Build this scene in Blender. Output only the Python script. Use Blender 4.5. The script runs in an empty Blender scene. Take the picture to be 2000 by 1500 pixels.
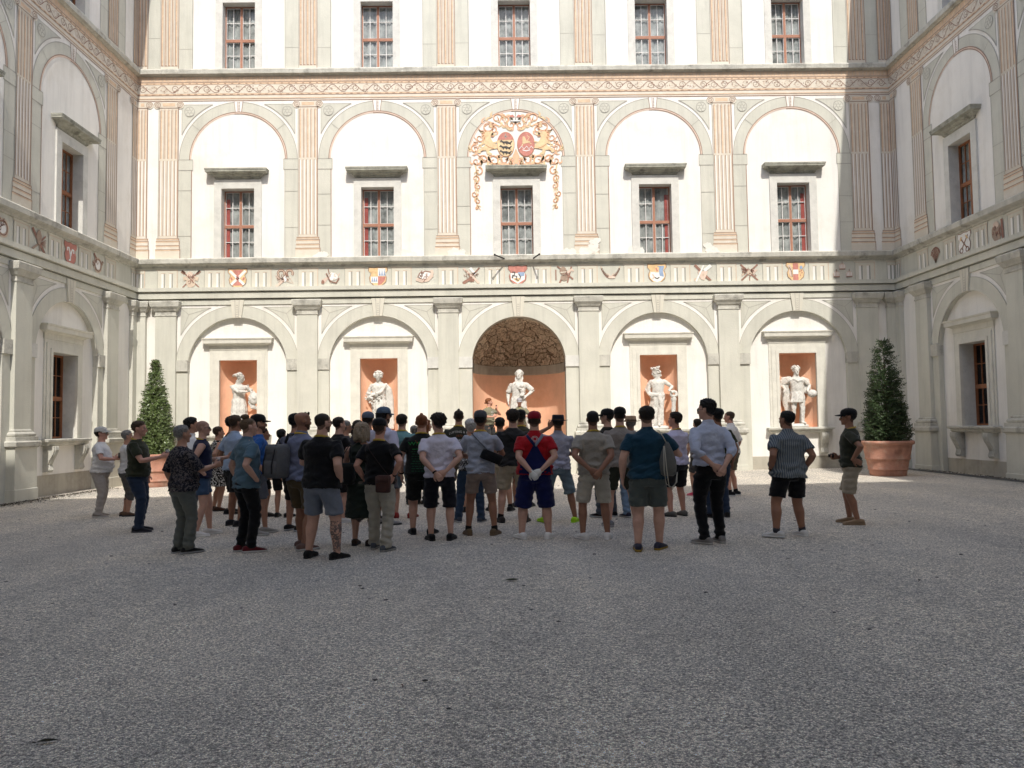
SKY_S = 0.145; SUN_E = 2.7; EXPO = 0.70
import bpy, math, random
import numpy as np
from mathutils import Vector, Matrix
from mathutils.bvhtree import BVHTree
from mathutils.geometry import delaunay_2d_cdt
R = math.radians
PI = math.pi
SC = bpy.context.scene
COL = SC.collection
random.seed(7)
RNG = np.random.default_rng(11)

# ------------------------------------------------------------------ materials
def mat(name, col, rough=0.85, var=0.0, vscale=3.0, bump=0.0, bscale=40.0, stain=None, stain_amt=0.0,
        stain_scale=1.2, spec=0.3, coords='Object', metal=0.0, sheen=0.0, detail=6.0, streak=0.0, crevice=0.0):
    m = bpy.data.materials.new(name); m.use_nodes = True
    nt = m.node_tree; N = nt.nodes; L = nt.links
    b = N['Principled BSDF']
    b.inputs['Roughness'].default_value = rough
    b.inputs['Specular IOR Level'].default_value = spec
    b.inputs['Metallic'].default_value = metal
    if sheen: b.inputs['Sheen Weight'].default_value = sheen
    c = (*col, 1)
    b.inputs['Base Color'].default_value = c
    m.diffuse_color = c
    tc = N.new('ShaderNodeTexCoord')
    src = None
    if var > 0:
        n = N.new('ShaderNodeTexNoise'); n.inputs['Scale'].default_value = vscale
        n.inputs['Detail'].default_value = detail; n.inputs['Roughness'].default_value = 0.65
        L.new(tc.outputs[coords], n.inputs['Vector'])
        r = N.new('ShaderNodeValToRGB')
        r.color_ramp.elements[0].position = 0.3; r.color_ramp.elements[1].position = 0.7
        r.color_ramp.elements[0].color = (*[max(0, x * (1 - var)) for x in col], 1)
        r.color_ramp.elements[1].color = (*[min(1, x * (1 + var)) for x in col], 1)
        L.new(n.outputs['Fac'], r.inputs['Fac']); src = r.outputs['Color']
    if stain is not None:
        n = N.new('ShaderNodeTexNoise'); n.inputs['Scale'].default_value = stain_scale
        n.inputs['Detail'].default_value = 9; n.inputs['Roughness'].default_value = 0.7
        L.new(tc.outputs[coords], n.inputs['Vector'])
        r = N.new('ShaderNodeValToRGB')
        r.color_ramp.elements[0].position = 0.52; r.color_ramp.elements[1].position = 0.66
        r.color_ramp.elements[0].color = (0, 0, 0, 1); r.color_ramp.elements[1].color = (stain_amt,) * 3 + (1,)
        L.new(n.outputs['Fac'], r.inputs['Fac'])
        mx = N.new('ShaderNodeMix'); mx.data_type = 'RGBA'
        L.new(r.outputs['Color'], mx.inputs['Factor'])
        if src: L.new(src, mx.inputs['A'])
        else: mx.inputs['A'].default_value = c
        mx.inputs['B'].default_value = (*stain, 1)
        src = mx.outputs['Result']
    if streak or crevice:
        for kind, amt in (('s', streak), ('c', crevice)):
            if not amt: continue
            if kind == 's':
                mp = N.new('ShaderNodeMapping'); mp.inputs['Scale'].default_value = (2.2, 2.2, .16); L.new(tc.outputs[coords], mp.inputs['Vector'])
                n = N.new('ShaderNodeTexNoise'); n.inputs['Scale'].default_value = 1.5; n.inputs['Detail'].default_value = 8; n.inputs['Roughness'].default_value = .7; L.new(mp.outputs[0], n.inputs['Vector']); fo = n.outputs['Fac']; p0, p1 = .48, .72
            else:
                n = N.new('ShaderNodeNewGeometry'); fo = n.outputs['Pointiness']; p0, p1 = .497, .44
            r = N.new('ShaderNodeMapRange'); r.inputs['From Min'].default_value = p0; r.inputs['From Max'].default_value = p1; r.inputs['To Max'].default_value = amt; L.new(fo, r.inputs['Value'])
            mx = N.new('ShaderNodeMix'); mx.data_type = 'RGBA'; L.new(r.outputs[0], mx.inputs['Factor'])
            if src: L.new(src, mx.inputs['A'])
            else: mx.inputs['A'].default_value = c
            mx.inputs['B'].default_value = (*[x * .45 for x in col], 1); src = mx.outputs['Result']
    if src: L.new(src, b.inputs['Base Color'])
    if bump > 0:
        n = N.new('ShaderNodeTexNoise'); n.inputs['Scale'].default_value = bscale
        n.inputs['Detail'].default_value = 5
        L.new(tc.outputs[coords], n.inputs['Vector'])
        bp = N.new('ShaderNodeBump'); bp.inputs['Strength'].default_value = bump
        bp.inputs['Distance'].default_value = 0.02
        L.new(n.outputs['Fac'], bp.inputs['Height']); L.new(bp.outputs['Normal'], b.inputs['Normal'])
    return m

_cache = {}
def cm(key, *a, **k):
    if key not in _cache: _cache[key] = mat(key, *a, **k)
    return _cache[key]

# ------------------------------------------------------------------ mesh builder
class MB:
    def __init__(self): self.v = []; self.f = []; self.m = []
    def add(self, vs, fs, mi=0):
        o = len(self.v); self.v += [tuple(p) for p in vs]
        self.f += [tuple(i + o for i in f) for f in fs]; self.m += [mi] * len(fs)
    def quad(self, a, b, c, d, mi=0): self.add([a, b, c, d], [(0, 1, 2, 3)], mi)
    def box(self, x0, x1, y0, y1, z0, z1, mi=0):
        v = [(x0, y0, z0), (x1, y0, z0), (x1, y1, z0), (x0, y1, z0), (x0, y0, z1), (x1, y0, z1), (x1, y1, z1), (x0, y1, z1)]
        self.add(v, [(3, 2, 1, 0), (4, 5, 6, 7), (0, 1, 5, 4), (1, 2, 6, 5), (2, 3, 7, 6), (3, 0, 4, 7)], mi)
    def rect(self, x0, x1, z0, z1, y, mi=0): self.quad((x0, y, z0), (x1, y, z0), (x1, y, z1), (x0, y, z1), mi)
    def poly(self, pts, y, mi=0):
        a = sum(p[0] * q[1] - q[0] * p[1] for p, q in zip(pts, pts[1:] + pts[:1]))
        if a < 0: pts = pts[::-1]
        self.add([(p[0], y, p[1]) for p in pts], [tuple(range(len(pts)))], mi)
    def disc(self, cx, cz, rx, rz, y, mi=0, n=24): self.poly([(cx + rx * math.cos(2 * PI * i / n), cz + rz * math.sin(2 * PI * i / n)) for i in range(n)], y, mi)
    def strip(self, pts, w, y, mi=0):
        n = len(pts)
        ws = w if isinstance(w, (list, tuple)) else [w] * n
        vs = []
        for i, p in enumerate(pts):
            a = pts[max(0, i - 1)]; b = pts[min(n - 1, i + 1)]
            dx, dz = b[0] - a[0], b[1] - a[1]; l = math.hypot(dx, dz) or 1
            nx, nz = -dz / l, dx / l; h = ws[i] / 2
            vs += [(p[0] - nx * h, y, p[1] - nz * h), (p[0] + nx * h, y, p[1] + nz * h)]
        self.add(vs, [(2 * i, 2 * i + 2, 2 * i + 3, 2 * i + 1) for i in range(n - 1)], mi)
    def mold(self, cx, hw, prof, y0=0.0, mi=0, hl=None):
        """mitred moulding: profile of (projection, z) from bottom to top around a wall block"""
        vs = []
        for p, z in prof:
            vs += [(cx - hw - p, y0, z), (cx - hw - p, y0 - p, z), (cx + hw + p, y0 - p, z), (cx + hw + p, y0, z)]
        fs = []
        for i in range(len(prof) - 1):
            a = 4 * i; b = a + 4
            for k in range(3): fs.append((a + k, a + k + 1, b + k + 1, b + k))
        fs.append((3, 2, 1, 0)); e = 4 * (len(prof) - 1); fs.append((e, e + 1, e + 2, e + 3))
        self.add(vs, fs, mi)
    def run(self, x0, x1, prof, y0=0.0, mi=0, jit=0.0):
        """straight moulding run between x0 and x1, profile of (projection, z) bottom to top"""
        n = 2 if jit == 0 else max(2, int((x1 - x0) / 0.6))
        k = len(prof); vs = []
        for i in range(n):
            x = x0 + (x1 - x0) * i / (n - 1)
            for p, z in prof:
                j = random.uniform(-jit, jit) if jit else 0
                vs.append((x, y0 - p - j, z + j * 0.6))
        fs = []
        for i in range(n - 1):
            for j in range(k - 1):
                a = i * k + j; fs.append((a, a + k, a + k + 1, a + 1))
        self.add(vs, fs, mi)
    def loft(self, rings, mi=0, cap=True):
        n = len(rings[0]); vs = [p for r in rings for p in r]; fs = []
        for i in range(len(rings) - 1):
            for j in range(n):
                a = i * n + j; b = i * n + (j + 1) % n
                fs.append((a, b, b + n, a + n))
        if cap:
            vs.append(tuple(np.mean(np.array(rings[0]), axis=0))); c0 = len(vs) - 1
            vs.append(tuple(np.mean(np.array(rings[-1]), axis=0))); c1 = len(vs) - 1
            e = (len(rings) - 1) * n
            for j in range(n):
                fs.append((c0, (j + 1) % n, j)); fs.append((c1, e + j, e + (j + 1) % n))
        self.add(vs, fs, mi)
    def lathe(self, prof, c=(0, 0, 0), n=24, mi=0, cap=True):
        self.loft([[(c[0] + r * math.cos(2 * PI * j / n), c[1] + r * math.sin(2 * PI * j / n), c[2] + z) for j in range(n)] for r, z in prof], mi, cap)
    def tube(self, pts, rad, n=8, mi=0, up=(0, 0, 1), flat=1.0, cap=True, exp=2.0):
        self.loft(tube_rings(pts, rad, n, up, flat, exp), mi, cap)
    def ball(self, c, r, mi=0, nu=14, nv=10):
        rx, ry, rz = (r, r, r) if not isinstance(r, (tuple, list)) else r
        rings = []
        for i in range(1, nv):
            t = -PI / 2 + PI * i / nv
            rings.append([(c[0] + rx * math.cos(t) * math.cos(2 * PI * j / nu), c[1] + ry * math.cos(t) * math.sin(2 * PI * j / nu), c[2] + rz * math.sin(t)) for j in range(nu)])
        o = len(self.v); self.loft(rings, mi, True)
        self.v[-2] = (c[0], c[1], c[2] - rz); self.v[-1] = (c[0], c[1], c[2] + rz)
    def mesh(self, name, mats, smooth=False):
        me = bpy.data.meshes.new(name); me.from_pydata(self.v, [], self.f)
        for x in mats: me.materials.append(x)
        if len(mats) > 1: me.polygons.foreach_set('material_index', self.m)
        if smooth: me.polygons.foreach_set('use_smooth', [True] * len(self.f))
        me.update(); return me
    def build(self, name, mats, parent=None, smooth=False):
        if not isinstance(mats, (list, tuple)): mats = [mats]
        return link(name, self.mesh(name, mats, smooth), parent)

def tube_rings(pts, rad, n=8, up=(0, 0, 1), flat=1.0, exp=2.0):
    P = [np.array(p, float) for p in pts]; k = len(P); rings = []
    rs = rad if isinstance(rad, (list, tuple)) else [rad] * k
    for i in range(k):
        t = P[min(k - 1, i + 1)] - P[max(0, i - 1)]; t = t / (np.linalg.norm(t) or 1)
        u = np.array(up, float)
        if abs(u @ t) > 0.95: u = np.array((0., 1., 0.)) if abs(t[1]) < 0.9 else np.array((1., 0., 0.))
        a = np.cross(t, u); a /= np.linalg.norm(a); b = np.cross(t, a)
        r = rs[i]; rx, ry = (r if isinstance(r, (tuple, list)) else (r, r * flat))
        ring = []
        for j in range(n):
            th = 2 * PI * j / n; c, s = math.cos(th), math.sin(th)
            ce = math.copysign(abs(c) ** (2 / exp), c); se = math.copysign(abs(s) ** (2 / exp), s)
            ring.append(tuple(P[i] + a * (rx * ce) + b * (ry * se)))
        rings.append(ring)
    return rings

def link(name, me, parent=None):
    o = bpy.data.objects.new(name, me); COL.objects.link(o)
    if parent is not None: o.parent = parent
    return o

def tag(o, label=None, cat=None, group=None, kind=None):
    if label: o['label'] = label
    if cat: o['category'] = cat
    if group: o['group'] = group
    if kind: o['kind'] = kind
    return o

def empty(name, loc=(0, 0, 0), rz=0.0):
    o = bpy.data.objects.new(name, None); COL.objects.link(o)
    o.location = loc; o.rotation_euler = (0, 0, rz); o.empty_display_size = 0.3
    return o

def arc(cx, cz, r, a0, a1, n=24): return [(cx + r * math.cos(R(a0 + (a1 - a0) * i / n)), cz + r * math.sin(R(a0 + (a1 - a0) * i / n))) for i in range(n + 1)]

def inpoly(p, poly):
    x, y = p; c = False; j = len(poly) - 1
    for i in range(len(poly)):
        xi, yi = poly[i]; xj, yj = poly[j]
        if (yi > y) != (yj > y) and x < (xj - xi) * (y - yi) / (yj - yi) + xi: c = not c
        j = i
    return c

def plate(mb, outline, holes, y, mi=0, depth=0.0, dmi=None, out_depth=0.0):
    """flat wall sheet (facing -y) with holes; the hole edges run back by depth as reveals"""
    loops = [outline] + holes; vs = []; es = []
    for lp in loops:
        o = len(vs); k = len(lp); vs += [Vector(p) for p in lp]
        es += [(o + i, o + (i + 1) % k) for i in range(k)]
    r = delaunay_2d_cdt(vs, es, [], 0, 1e-5)
    V = r[0]; out = []
    for f in r[2]:
        c = (sum(V[i][0] for i in f) / len(f), sum(V[i][1] for i in f) / len(f))
        if inpoly(c, outline) and not any(inpoly(c, h) for h in holes):
            a, b, d = [V[i] for i in f[:3]]
            if (b[0] - a[0]) * (d[1] - a[1]) - (d[0] - a[0]) * (b[1] - a[1]) < 0: f = f[::-1]
            out.append(tuple(f))
    mb.add([(p[0], y, p[1]) for p in V], out, mi)
    if depth:
        for h in holes: reveal(mb, h, y, depth, mi if dmi is None else dmi)

def reveal(mb, loop, y, depth, mi=0, closed=True):
    a = sum(p[0] * q[1] - q[0] * p[1] for p, q in zip(loop, loop[1:] + loop[:1]))
    lp = loop if a > 0 else loop[::-1]
    k = len(lp); vs = [(p[0], y, p[1]) for p in lp] + [(p[0], y + depth, p[1]) for p in lp]
    mb.add(vs, [(i, i + k, (i + 1) % k + k, (i + 1) % k) for i in range(k if closed else k - 1)], mi)

def rectl(x0, x1, z0, z1): return [(x0, z0), (x1, z0), (x1, z1), (x0, z1)]

def remesh(mb, voxel, smooth=2, fac=0.5):
    """union the builder's closed shells into one continuous skin; returns vertex and face arrays"""
    me = mb.mesh('tmp', []); o = bpy.data.objects.new('tmp', me); COL.objects.link(o)
    md = o.modifiers.new('r', 'REMESH'); md.mode = 'VOXEL'; md.voxel_size = voxel
    if smooth:
        ms = o.modifiers.new('s', 'SMOOTH'); ms.factor = fac; ms.iterations = smooth
    dg = bpy.context.evaluated_depsgraph_get()
    ev = o.evaluated_get(dg); em = ev.to_mesh()
    n = len(em.vertices); co = np.empty(n * 3, np.float32); em.vertices.foreach_get('co', co)
    no = np.empty(n * 3, np.float32); em.vertices.foreach_get('normal', no)
    nl = len(em.loops); lv = np.empty(nl, np.int32); em.loops.foreach_get('vertex_index', lv)
    npo = len(em.polygons); ls = np.empty(npo, np.int32); em.polygons.foreach_get('loop_start', ls)
    lt = np.empty(npo, np.int32); em.polygons.foreach_get('loop_total', lt)
    ev.to_mesh_clear(); bpy.data.objects.remove(o); bpy.data.meshes.remove(me)
    return co.reshape(-1, 3).astype(float), no.reshape(-1, 3).astype(float), lv, ls, lt

def arrays_to_mesh(name, parts, mats):
    """parts: list of (co, lv, ls, lt, matidx array or int)"""
    vo = 0; lo = 0; C = []; LV = []; LS = []; LT = []; MI = []
    for co, lv, ls, lt, mi in parts:
        C.append(co); LV.append(lv + vo); LS.append(ls + lo); LT.append(lt)
        MI.append(np.full(len(ls), mi, np.int32) if np.isscalar(mi) else mi.astype(np.int32))
        vo += len(co); lo += len(lv)
    C = np.concatenate(C); LV = np.concatenate(LV); LS = np.concatenate(LS); LT = np.concatenate(LT); MI = np.concatenate(MI)
    me = bpy.data.meshes.new(name)
    me.vertices.add(len(C)); me.vertices.foreach_set('co', C.astype(np.float32).ravel())
    me.loops.add(len(LV)); me.loops.foreach_set('vertex_index', LV)
    me.polygons.add(len(LS)); me.polygons.foreach_set('loop_start', LS); me.polygons.foreach_set('loop_total', LT)
    for m in mats: me.materials.append(m)
    me.polygons.foreach_set('material_index', MI); me.polygons.foreach_set('use_smooth', np.ones(len(LS), bool))
    me.update(); me.validate(); return me

def fcent(co, lv, ls, lt):
    return np.add.reduceat(co[lv], ls, axis=0) / lt[:, None]

# ------------------------------------------------------------------ setting constants (metres)
XL, XR, YB = -12.3, 13.34, 26.0
BAY = 4.7; X0 = 0.52
def gz(x): return min(0.0, 0.0065 * (x - 10))
SUN = Vector((-0.119, 1.0, -1.19)).normalized()
# ------------------------------------------------------------------ architecture materials
WHITE = mat('white_plaster', (0.80, 0.775, 0.725), 0.9, 0.05, 0.7, 0.25, 25, (0.66, 0.615, 0.53), 0.5, 0.45, streak=.26)
GREEN = mat('grey_green_plaster', (0.575, 0.565, 0.49), 0.9, 0.08, 0.9, 0.25, 25, (0.66, 0.635, 0.56), 0.45, 0.6, streak=.30)
DADO = mat('tan_plaster', (0.43, 0.40, 0.335), 0.9, 0.10, 1.2, 0.3, 20, (0.27, 0.25, 0.21), 0.7, 0.8, streak=.4)
STONE = mat('weathered_stone', (0.52, 0.505, 0.445), 0.9, 0.16, 2.5, 0.5, 18, (0.17, 0.16, 0.14), 0.65, 2.2, streak=.45)
DARKST = mat('mossy_stone', (0.36, 0.355, 0.30), 0.92, 0.3, 4.0, 0.6, 15, (0.09, 0.09, 0.07), 0.7, 3.0)
PALEST = mat('pale_stone_frame', (0.62, 0.61, 0.565), 0.9, 0.10, 3.0, 0.35, 22, (0.40, 0.39, 0.36), 0.4, 2.0)
CREAM = mat('cream_paint', (0.66, 0.60, 0.50), 0.9, 0.06, 2.0, stain=(0.76, 0.73, 0.68), stain_amt=0.6, stain_scale=1.6)
TAN = mat('tan_paint', (0.60, 0.485, 0.38), 0.9, 0.12, 2.0)
OCHRE = mat('ochre_paint', (0.66, 0.49, 0.345), 0.9, 0.18, 4.0)
BROWN = mat('brown_line_paint', (0.32, 0.205, 0.155), 0.9, 0.15, 3.0)
GLINE = mat('grey_line_paint', (0.38, 0.36, 0.315), 0.9, 0.15, 3.0)
PINK = mat('pink_fresco', (0.66, 0.52, 0.43), 0.9, 0.15, 3.0)
SIENNA = mat('sienna_fresco', (0.30, 0.17, 0.13), 0.9, 0.25, 12.0)
ORANGE = mat('orange_niche_plaster', (0.86, 0.52, 0.35), 0.9, 0.10, 1.8, 0.3, 20, (0.78, 0.42, 0.25), 0.5, 1.1)
REDP = mat('red_paint', (0.52, 0.225, 0.185), 0.9, 0.2, 9)
YELP = mat('yellow_paint', (0.72, 0.51, 0.28), 0.9, 0.2, 9)
BLUEP = mat('blue_paint', (0.30, 0.39, 0.54), 0.9, 0.15, 9)
WHP = mat('white_paint', (0.80, 0.78, 0.75), 0.9)
BLKP = mat('black_paint', (0.10, 0.095, 0.09), 0.9)
WOOD = mat('window_wood', (0.36, 0.175, 0.115), 0.6, 0.15, 8)
WOODD = mat('dark_window_wood', (0.30, 0.125, 0.06), 0.5, 0.2, 8)
MUNT = mat('window_bar_white', (0.72, 0.70, 0.68), 0.6)
CURT = mat('net_curtain', (0.36, 0.352, 0.34), 0.95, 0.6, 2.6)
REDC = mat('red_curtain', (0.42, 0.10, 0.085), 0.9, 0.25, 5)
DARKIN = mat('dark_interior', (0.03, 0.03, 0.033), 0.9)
TILE = mat('roof_tiles', (0.30, 0.14, 0.09), 0.9, 0.2, 3)
def glass_mat():
    m = bpy.data.materials.new('window_glass'); m.use_nodes = True; N = m.node_tree.nodes; L = m.node_tree.links
    for n in list(N): N.remove(n)
    o = N.new('ShaderNodeOutputMaterial'); mx = N.new('ShaderNodeMixShader'); t = N.new('ShaderNodeBsdfTransparent')
    g = N.new('ShaderNodeBsdfGlossy'); g.inputs['Roughness'].default_value = 0.03; lw = N.new('ShaderNodeLayerWeight'); lw.inputs['Blend'].default_value = .5; pw = N.new('ShaderNodeMath'); pw.operation = 'POWER'; pw.inputs[1].default_value = 3; fr = N.new('ShaderNodeMath'); fr.operation = 'MULTIPLY_ADD'; fr.inputs[1].default_value = .13; fr.inputs[2].default_value = .045; L.new(lw.outputs['Facing'], pw.inputs[0]); L.new(pw.outputs[0], fr.inputs[0])
    t.inputs['Color'].default_value = (0.86, 0.90, 0.90, 1)
    tc = N.new('ShaderNodeTexCoord'); nz = N.new('ShaderNodeTexNoise'); nz.inputs['Scale'].default_value = 1.7
    bp = N.new('ShaderNodeBump'); bp.inputs['Strength'].default_value = 0.12; bp.inputs['Distance'].default_value = 0.05
    L.new(tc.outputs['Object'], nz.inputs['Vector']); L.new(nz.outputs['Fac'], bp.inputs['Height']); L.new(bp.outputs['Normal'], g.inputs['Normal'])
    L.new(fr.outputs[0], mx.inputs['Fac']); L.new(t.outputs[0], mx.inputs[1]); L.new(g.outputs[0], mx.inputs[2]); L.new(mx.outputs[0], o.inputs['Surface'])
    return m
GLASS = glass_mat()
def rubble_mat():
    m = mat('rubble_vault', (0.30, 0.20, 0.135), 0.95); N = m.node_tree.nodes; L = m.node_tree.links; b = N['Principled BSDF']
    tc = N.new('ShaderNodeTexCoord'); nz = N.new('ShaderNodeTexNoise'); nz.inputs['Scale'].default_value = 2.0
    mp = N.new('ShaderNodeVectorMath'); mp.operation = 'MULTIPLY_ADD'; mp.inputs[1].default_value = (0.5, 0.5, 0.5)
    L.new(tc.outputs['Object'], nz.inputs['Vector']); L.new(nz.outputs['Color'], mp.inputs[0]); L.new(tc.outputs['Object'], mp.inputs[2])
    sc = N.new('ShaderNodeMapping'); sc.inputs['Scale'].default_value = (1.0, 1.0, 1.9); L.new(mp.outputs[0], sc.inputs['Vector'])
    vo = N.new('ShaderNodeTexVoronoi'); vo.feature = 'DISTANCE_TO_EDGE'; vo.inputs['Scale'].default_value = 2.1; L.new(sc.outputs[0], vo.inputs['Vector'])
    vc = N.new('ShaderNodeTexVoronoi'); vc.inputs['Scale'].default_value = 2.1; L.new(sc.outputs[0], vc.inputs['Vector'])
    r = N.new('ShaderNodeValToRGB'); r.color_ramp.elements[0].position = 0.0; r.color_ramp.elements[1].position = 0.045
    r.color_ramp.elements[0].color = (0.25, 0.185, 0.135, 1); r.color_ramp.elements[1].color = (1, 1, 1, 1); L.new(vo.outputs['Distance'], r.inputs['Fac'])
    r2 = N.new('ShaderNodeValToRGB'); r2.color_ramp.elements[0].color = (0.50, 0.39, 0.28, 1); r2.color_ramp.elements[1].color = (0.78, 0.64, 0.49, 1)
    L.new(vc.outputs['Color'], r2.inputs['Fac'])
    n2 = N.new('ShaderNodeTexNoise'); n2.inputs['Scale'].default_value = 14; n2.inputs['Detail'].default_value = 8; L.new(tc.outputs['Object'], n2.inputs['Vector'])
    r3 = N.new('ShaderNodeValToRGB'); r3.color_ramp.elements[0].position = .35; r3.color_ramp.elements[0].color = (.35, .35, .35, 1); r3.color_ramp.elements[1].position = .6; L.new(n2.outputs['Fac'], r3.inputs['Fac'])
    mx = N.new('ShaderNodeMix'); mx.data_type = 'RGBA'; mx.blend_type = 'MULTIPLY'; mx.inputs['Factor'].default_value = .85; L.new(r2.outputs[0], mx.inputs['A']); L.new(r.outputs[0], mx.inputs['B'])
    m2 = N.new('ShaderNodeMix'); m2.data_type = 'RGBA'; m2.blend_type = 'MULTIPLY'; m2.inputs['Factor'].default_value = .8; L.new(mx.outputs['Result'], m2.inputs['A']); L.new(r3.outputs[0], m2.inputs['B'])
    L.new(m2.outputs['Result'], b.inputs['Base Color'])
    ad = N.new('ShaderNodeMath'); ad.operation = 'ADD'; L.new(r.outputs[0], ad.inputs[0]); L.new(n2.outputs['Fac'], ad.inputs[1])
    bp = N.new('ShaderNodeBump'); bp.inputs['Strength'].default_value = 1; bp.inputs['Distance'].default_value = .06; L.new(ad.outputs[0], bp.inputs['Height']); L.new(bp.outputs[0], b.inputs['Normal'])
    return m
RUBBLE = rubble_mat()

CREAMST = mat('cream_stucco_frame', (0.66, 0.64, 0.565), 0.9, 0.08, 3.0, 0.3, 22, (0.50, 0.48, 0.42), 0.4, 2.0, streak=.25)
# ------------------------------------------------------------------ facade pieces
def window(par, cx, z0, w, h, y, wood=WOOD, red=None, curtain=True, open_leaf=False, bars=2, rows=2):
    """casement window set y metres behind the wall face: wooden cross frame > bars, glass, curtain"""
    x0, x1, z1 = cx - w / 2, cx + w / 2, z0 + h; zt = z0 + h * 0.475; e = 0.035
    f = MB()
    f.box(x0, x0 + e, y, y + .07, z0, z1); f.box(x1 - e, x1, y, y + .07, z0, z1)
    f.box(x0 + e, x1 - e, y, y + .07, z0, z0 + e); f.box(x0 + e, x1 - e, y, y + .07, z1 - e, z1)
    f.box(cx - .04, cx + .04, y - .004, y + .07, z0 + e, z1 - e)
    f.box(x0 + e, cx - .04, y - .002, y + .07, zt - .05, zt + .05); f.box(cx + .04, x1 - e, y - .002, y + .07, zt - .05, zt + .05)
    F = f.build('window', wood, par)
    b = MB()
    for a0, a1 in ((x0 + e, cx - .04), (cx + .04, x1 - e)):
        for c0, c1 in ((z0 + e, zt - .05), (zt + .05, z1 - e)):
            if open_leaf and a0 > cx and c0 > zt: continue
            b.box(a0, a0 + .014, y + .02, y + .06, c0, c1); b.box(a1 - .014, a1, y + .02, y + .06, c0, c1)
            b.box(a0 + .014, a1 - .014, y + .02, y + .06, c0, c0 + .014); b.box(a0 + .014, a1 - .014, y + .02, y + .06, c1 - .014, c1)
            xm = (a0 + a1) / 2; zm = (c0 + c1) / 2 + .03
            b.box(xm - .011, xm + .011, y + .022, y + .058, c0 + .014, c1 - .014)
            b.box(a0 + .014, xm - .011, y + .024, y + .056, zm - .009, zm + .009); b.box(xm + .011, a1 - .014, y + .024, y + .056, zm - .009, zm + .009)
    b.build('glazing_bar', MUNT if wood is WOOD else wood, F)
    g = MB(); g.rect(x0 + e, x1 - e, z0 + e, z1 - e, y + .045); g.build('glass', GLASS, F)
    if open_leaf:
        q = MB(); c0, c1 = zt + .05, z1 - e; hx = x1 - e; a = R(62)
        def P(u, v): return (hx - u * math.cos(a), y + .05 + u * math.sin(a), v)
        wd = x1 - e - cx - .04
        for u0, u1, v0, v1 in ((0, .03, c0, c1), (wd - .03, wd, c0, c1), (.03, wd - .03, c0, c0 + .03), (.03, wd - .03, c1 - .03, c1), (wd / 2 - .01, wd / 2 + .01, c0 + .03, c1 - .03), (.03, wd - .03, (c0 + c1) / 2, (c0 + c1) / 2 + .02)):
            q.quad(P(u1, v0), P(u0, v0), P(u0, v1), P(u1, v1))
        q.build('open_casement', MUNT, F)
    if curtain:
        c = MB(); n = 26; ph = random.random() * 6; vs = []; nz = 3
        for j in range(nz):
            for i in range(n):
                x = x0 + e + (w - 2 * e) * i / (n - 1); vs.append((x, y + .09 + .02 * math.sin(i * 1.9 + ph) + .015 * math.sin(i * .7 + ph * 2), z0 + (h) * j / (nz - 1)))
        c.add(vs, [(j * n + i, j * n + i + 1, (j + 1) * n + i + 1, (j + 1) * n + i) for j in range(nz - 1) for i in range(n - 1)])
        c.build('net_curtain', CURT, F, True)
    if red:
        c = MB(); n = 12; vs = []; xa, xb = (x0 + e, x0 + e + .14) if red < 0 else (x1 - e - .14, x1 - e)
        for j in range(2):
            for i in range(n): vs.append((xa + (xb - xa) * i / (n - 1), y + .062 + .01 * math.sin(i * 1.6), z0 + .04 + (h - .3) * j))
        c.add(vs, [(i, i + 1, n + i + 1, n + i) for i in range(n - 1)]); c.build('red_curtain', REDC, F, True)
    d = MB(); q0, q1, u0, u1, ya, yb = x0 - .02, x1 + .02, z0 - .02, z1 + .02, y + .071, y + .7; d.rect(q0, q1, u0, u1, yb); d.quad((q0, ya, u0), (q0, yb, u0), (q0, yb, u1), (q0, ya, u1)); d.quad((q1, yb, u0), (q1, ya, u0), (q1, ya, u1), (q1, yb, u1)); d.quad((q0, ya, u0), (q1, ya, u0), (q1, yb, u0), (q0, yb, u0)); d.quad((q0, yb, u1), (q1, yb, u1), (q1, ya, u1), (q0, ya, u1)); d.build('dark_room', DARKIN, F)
    return F

def surround(par, cx, z0, z1, w, fw, ztop, name='window_frame', m=None, proud=.05):
    """flat stone frame: two jambs and a lintel"""
    mb = MB(); h = w / 2
    mb.box(cx - h - fw, cx - h, -proud, 0, z0, z1); mb.box(cx + h, cx + h + fw, -proud, 0, z0, z1)
    mb.box(cx - h - fw, cx + h + fw, -proud, 0, z1, ztop)
    return mb.build(name, m or PALEST, par)

def hood(par, cx, z0, z1, hw, proj=.30, m=None):
    mb = MB(); d = z1 - z0
    mb.mold(cx, hw, [(.03, z0), (.06, z0 + .1 * d), (.07, z0 + .25 * d), (proj * .45, z0 + .36 * d), (proj * .55, z0 + .50 * d), (proj * .92, z0 + .56 * d), (proj, z0 + .62 * d), (proj, z0 + .9 * d), (proj * .93, z1)])
    mb.mold(cx, hw, [(proj + .012, z1 - .055), (proj + .02, z1), (proj * .9, z1 + .02), (proj * .4, z1 + .04)], mi=1); return mb.build('window_hood', [m or STONE, DARKST], par)

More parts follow.
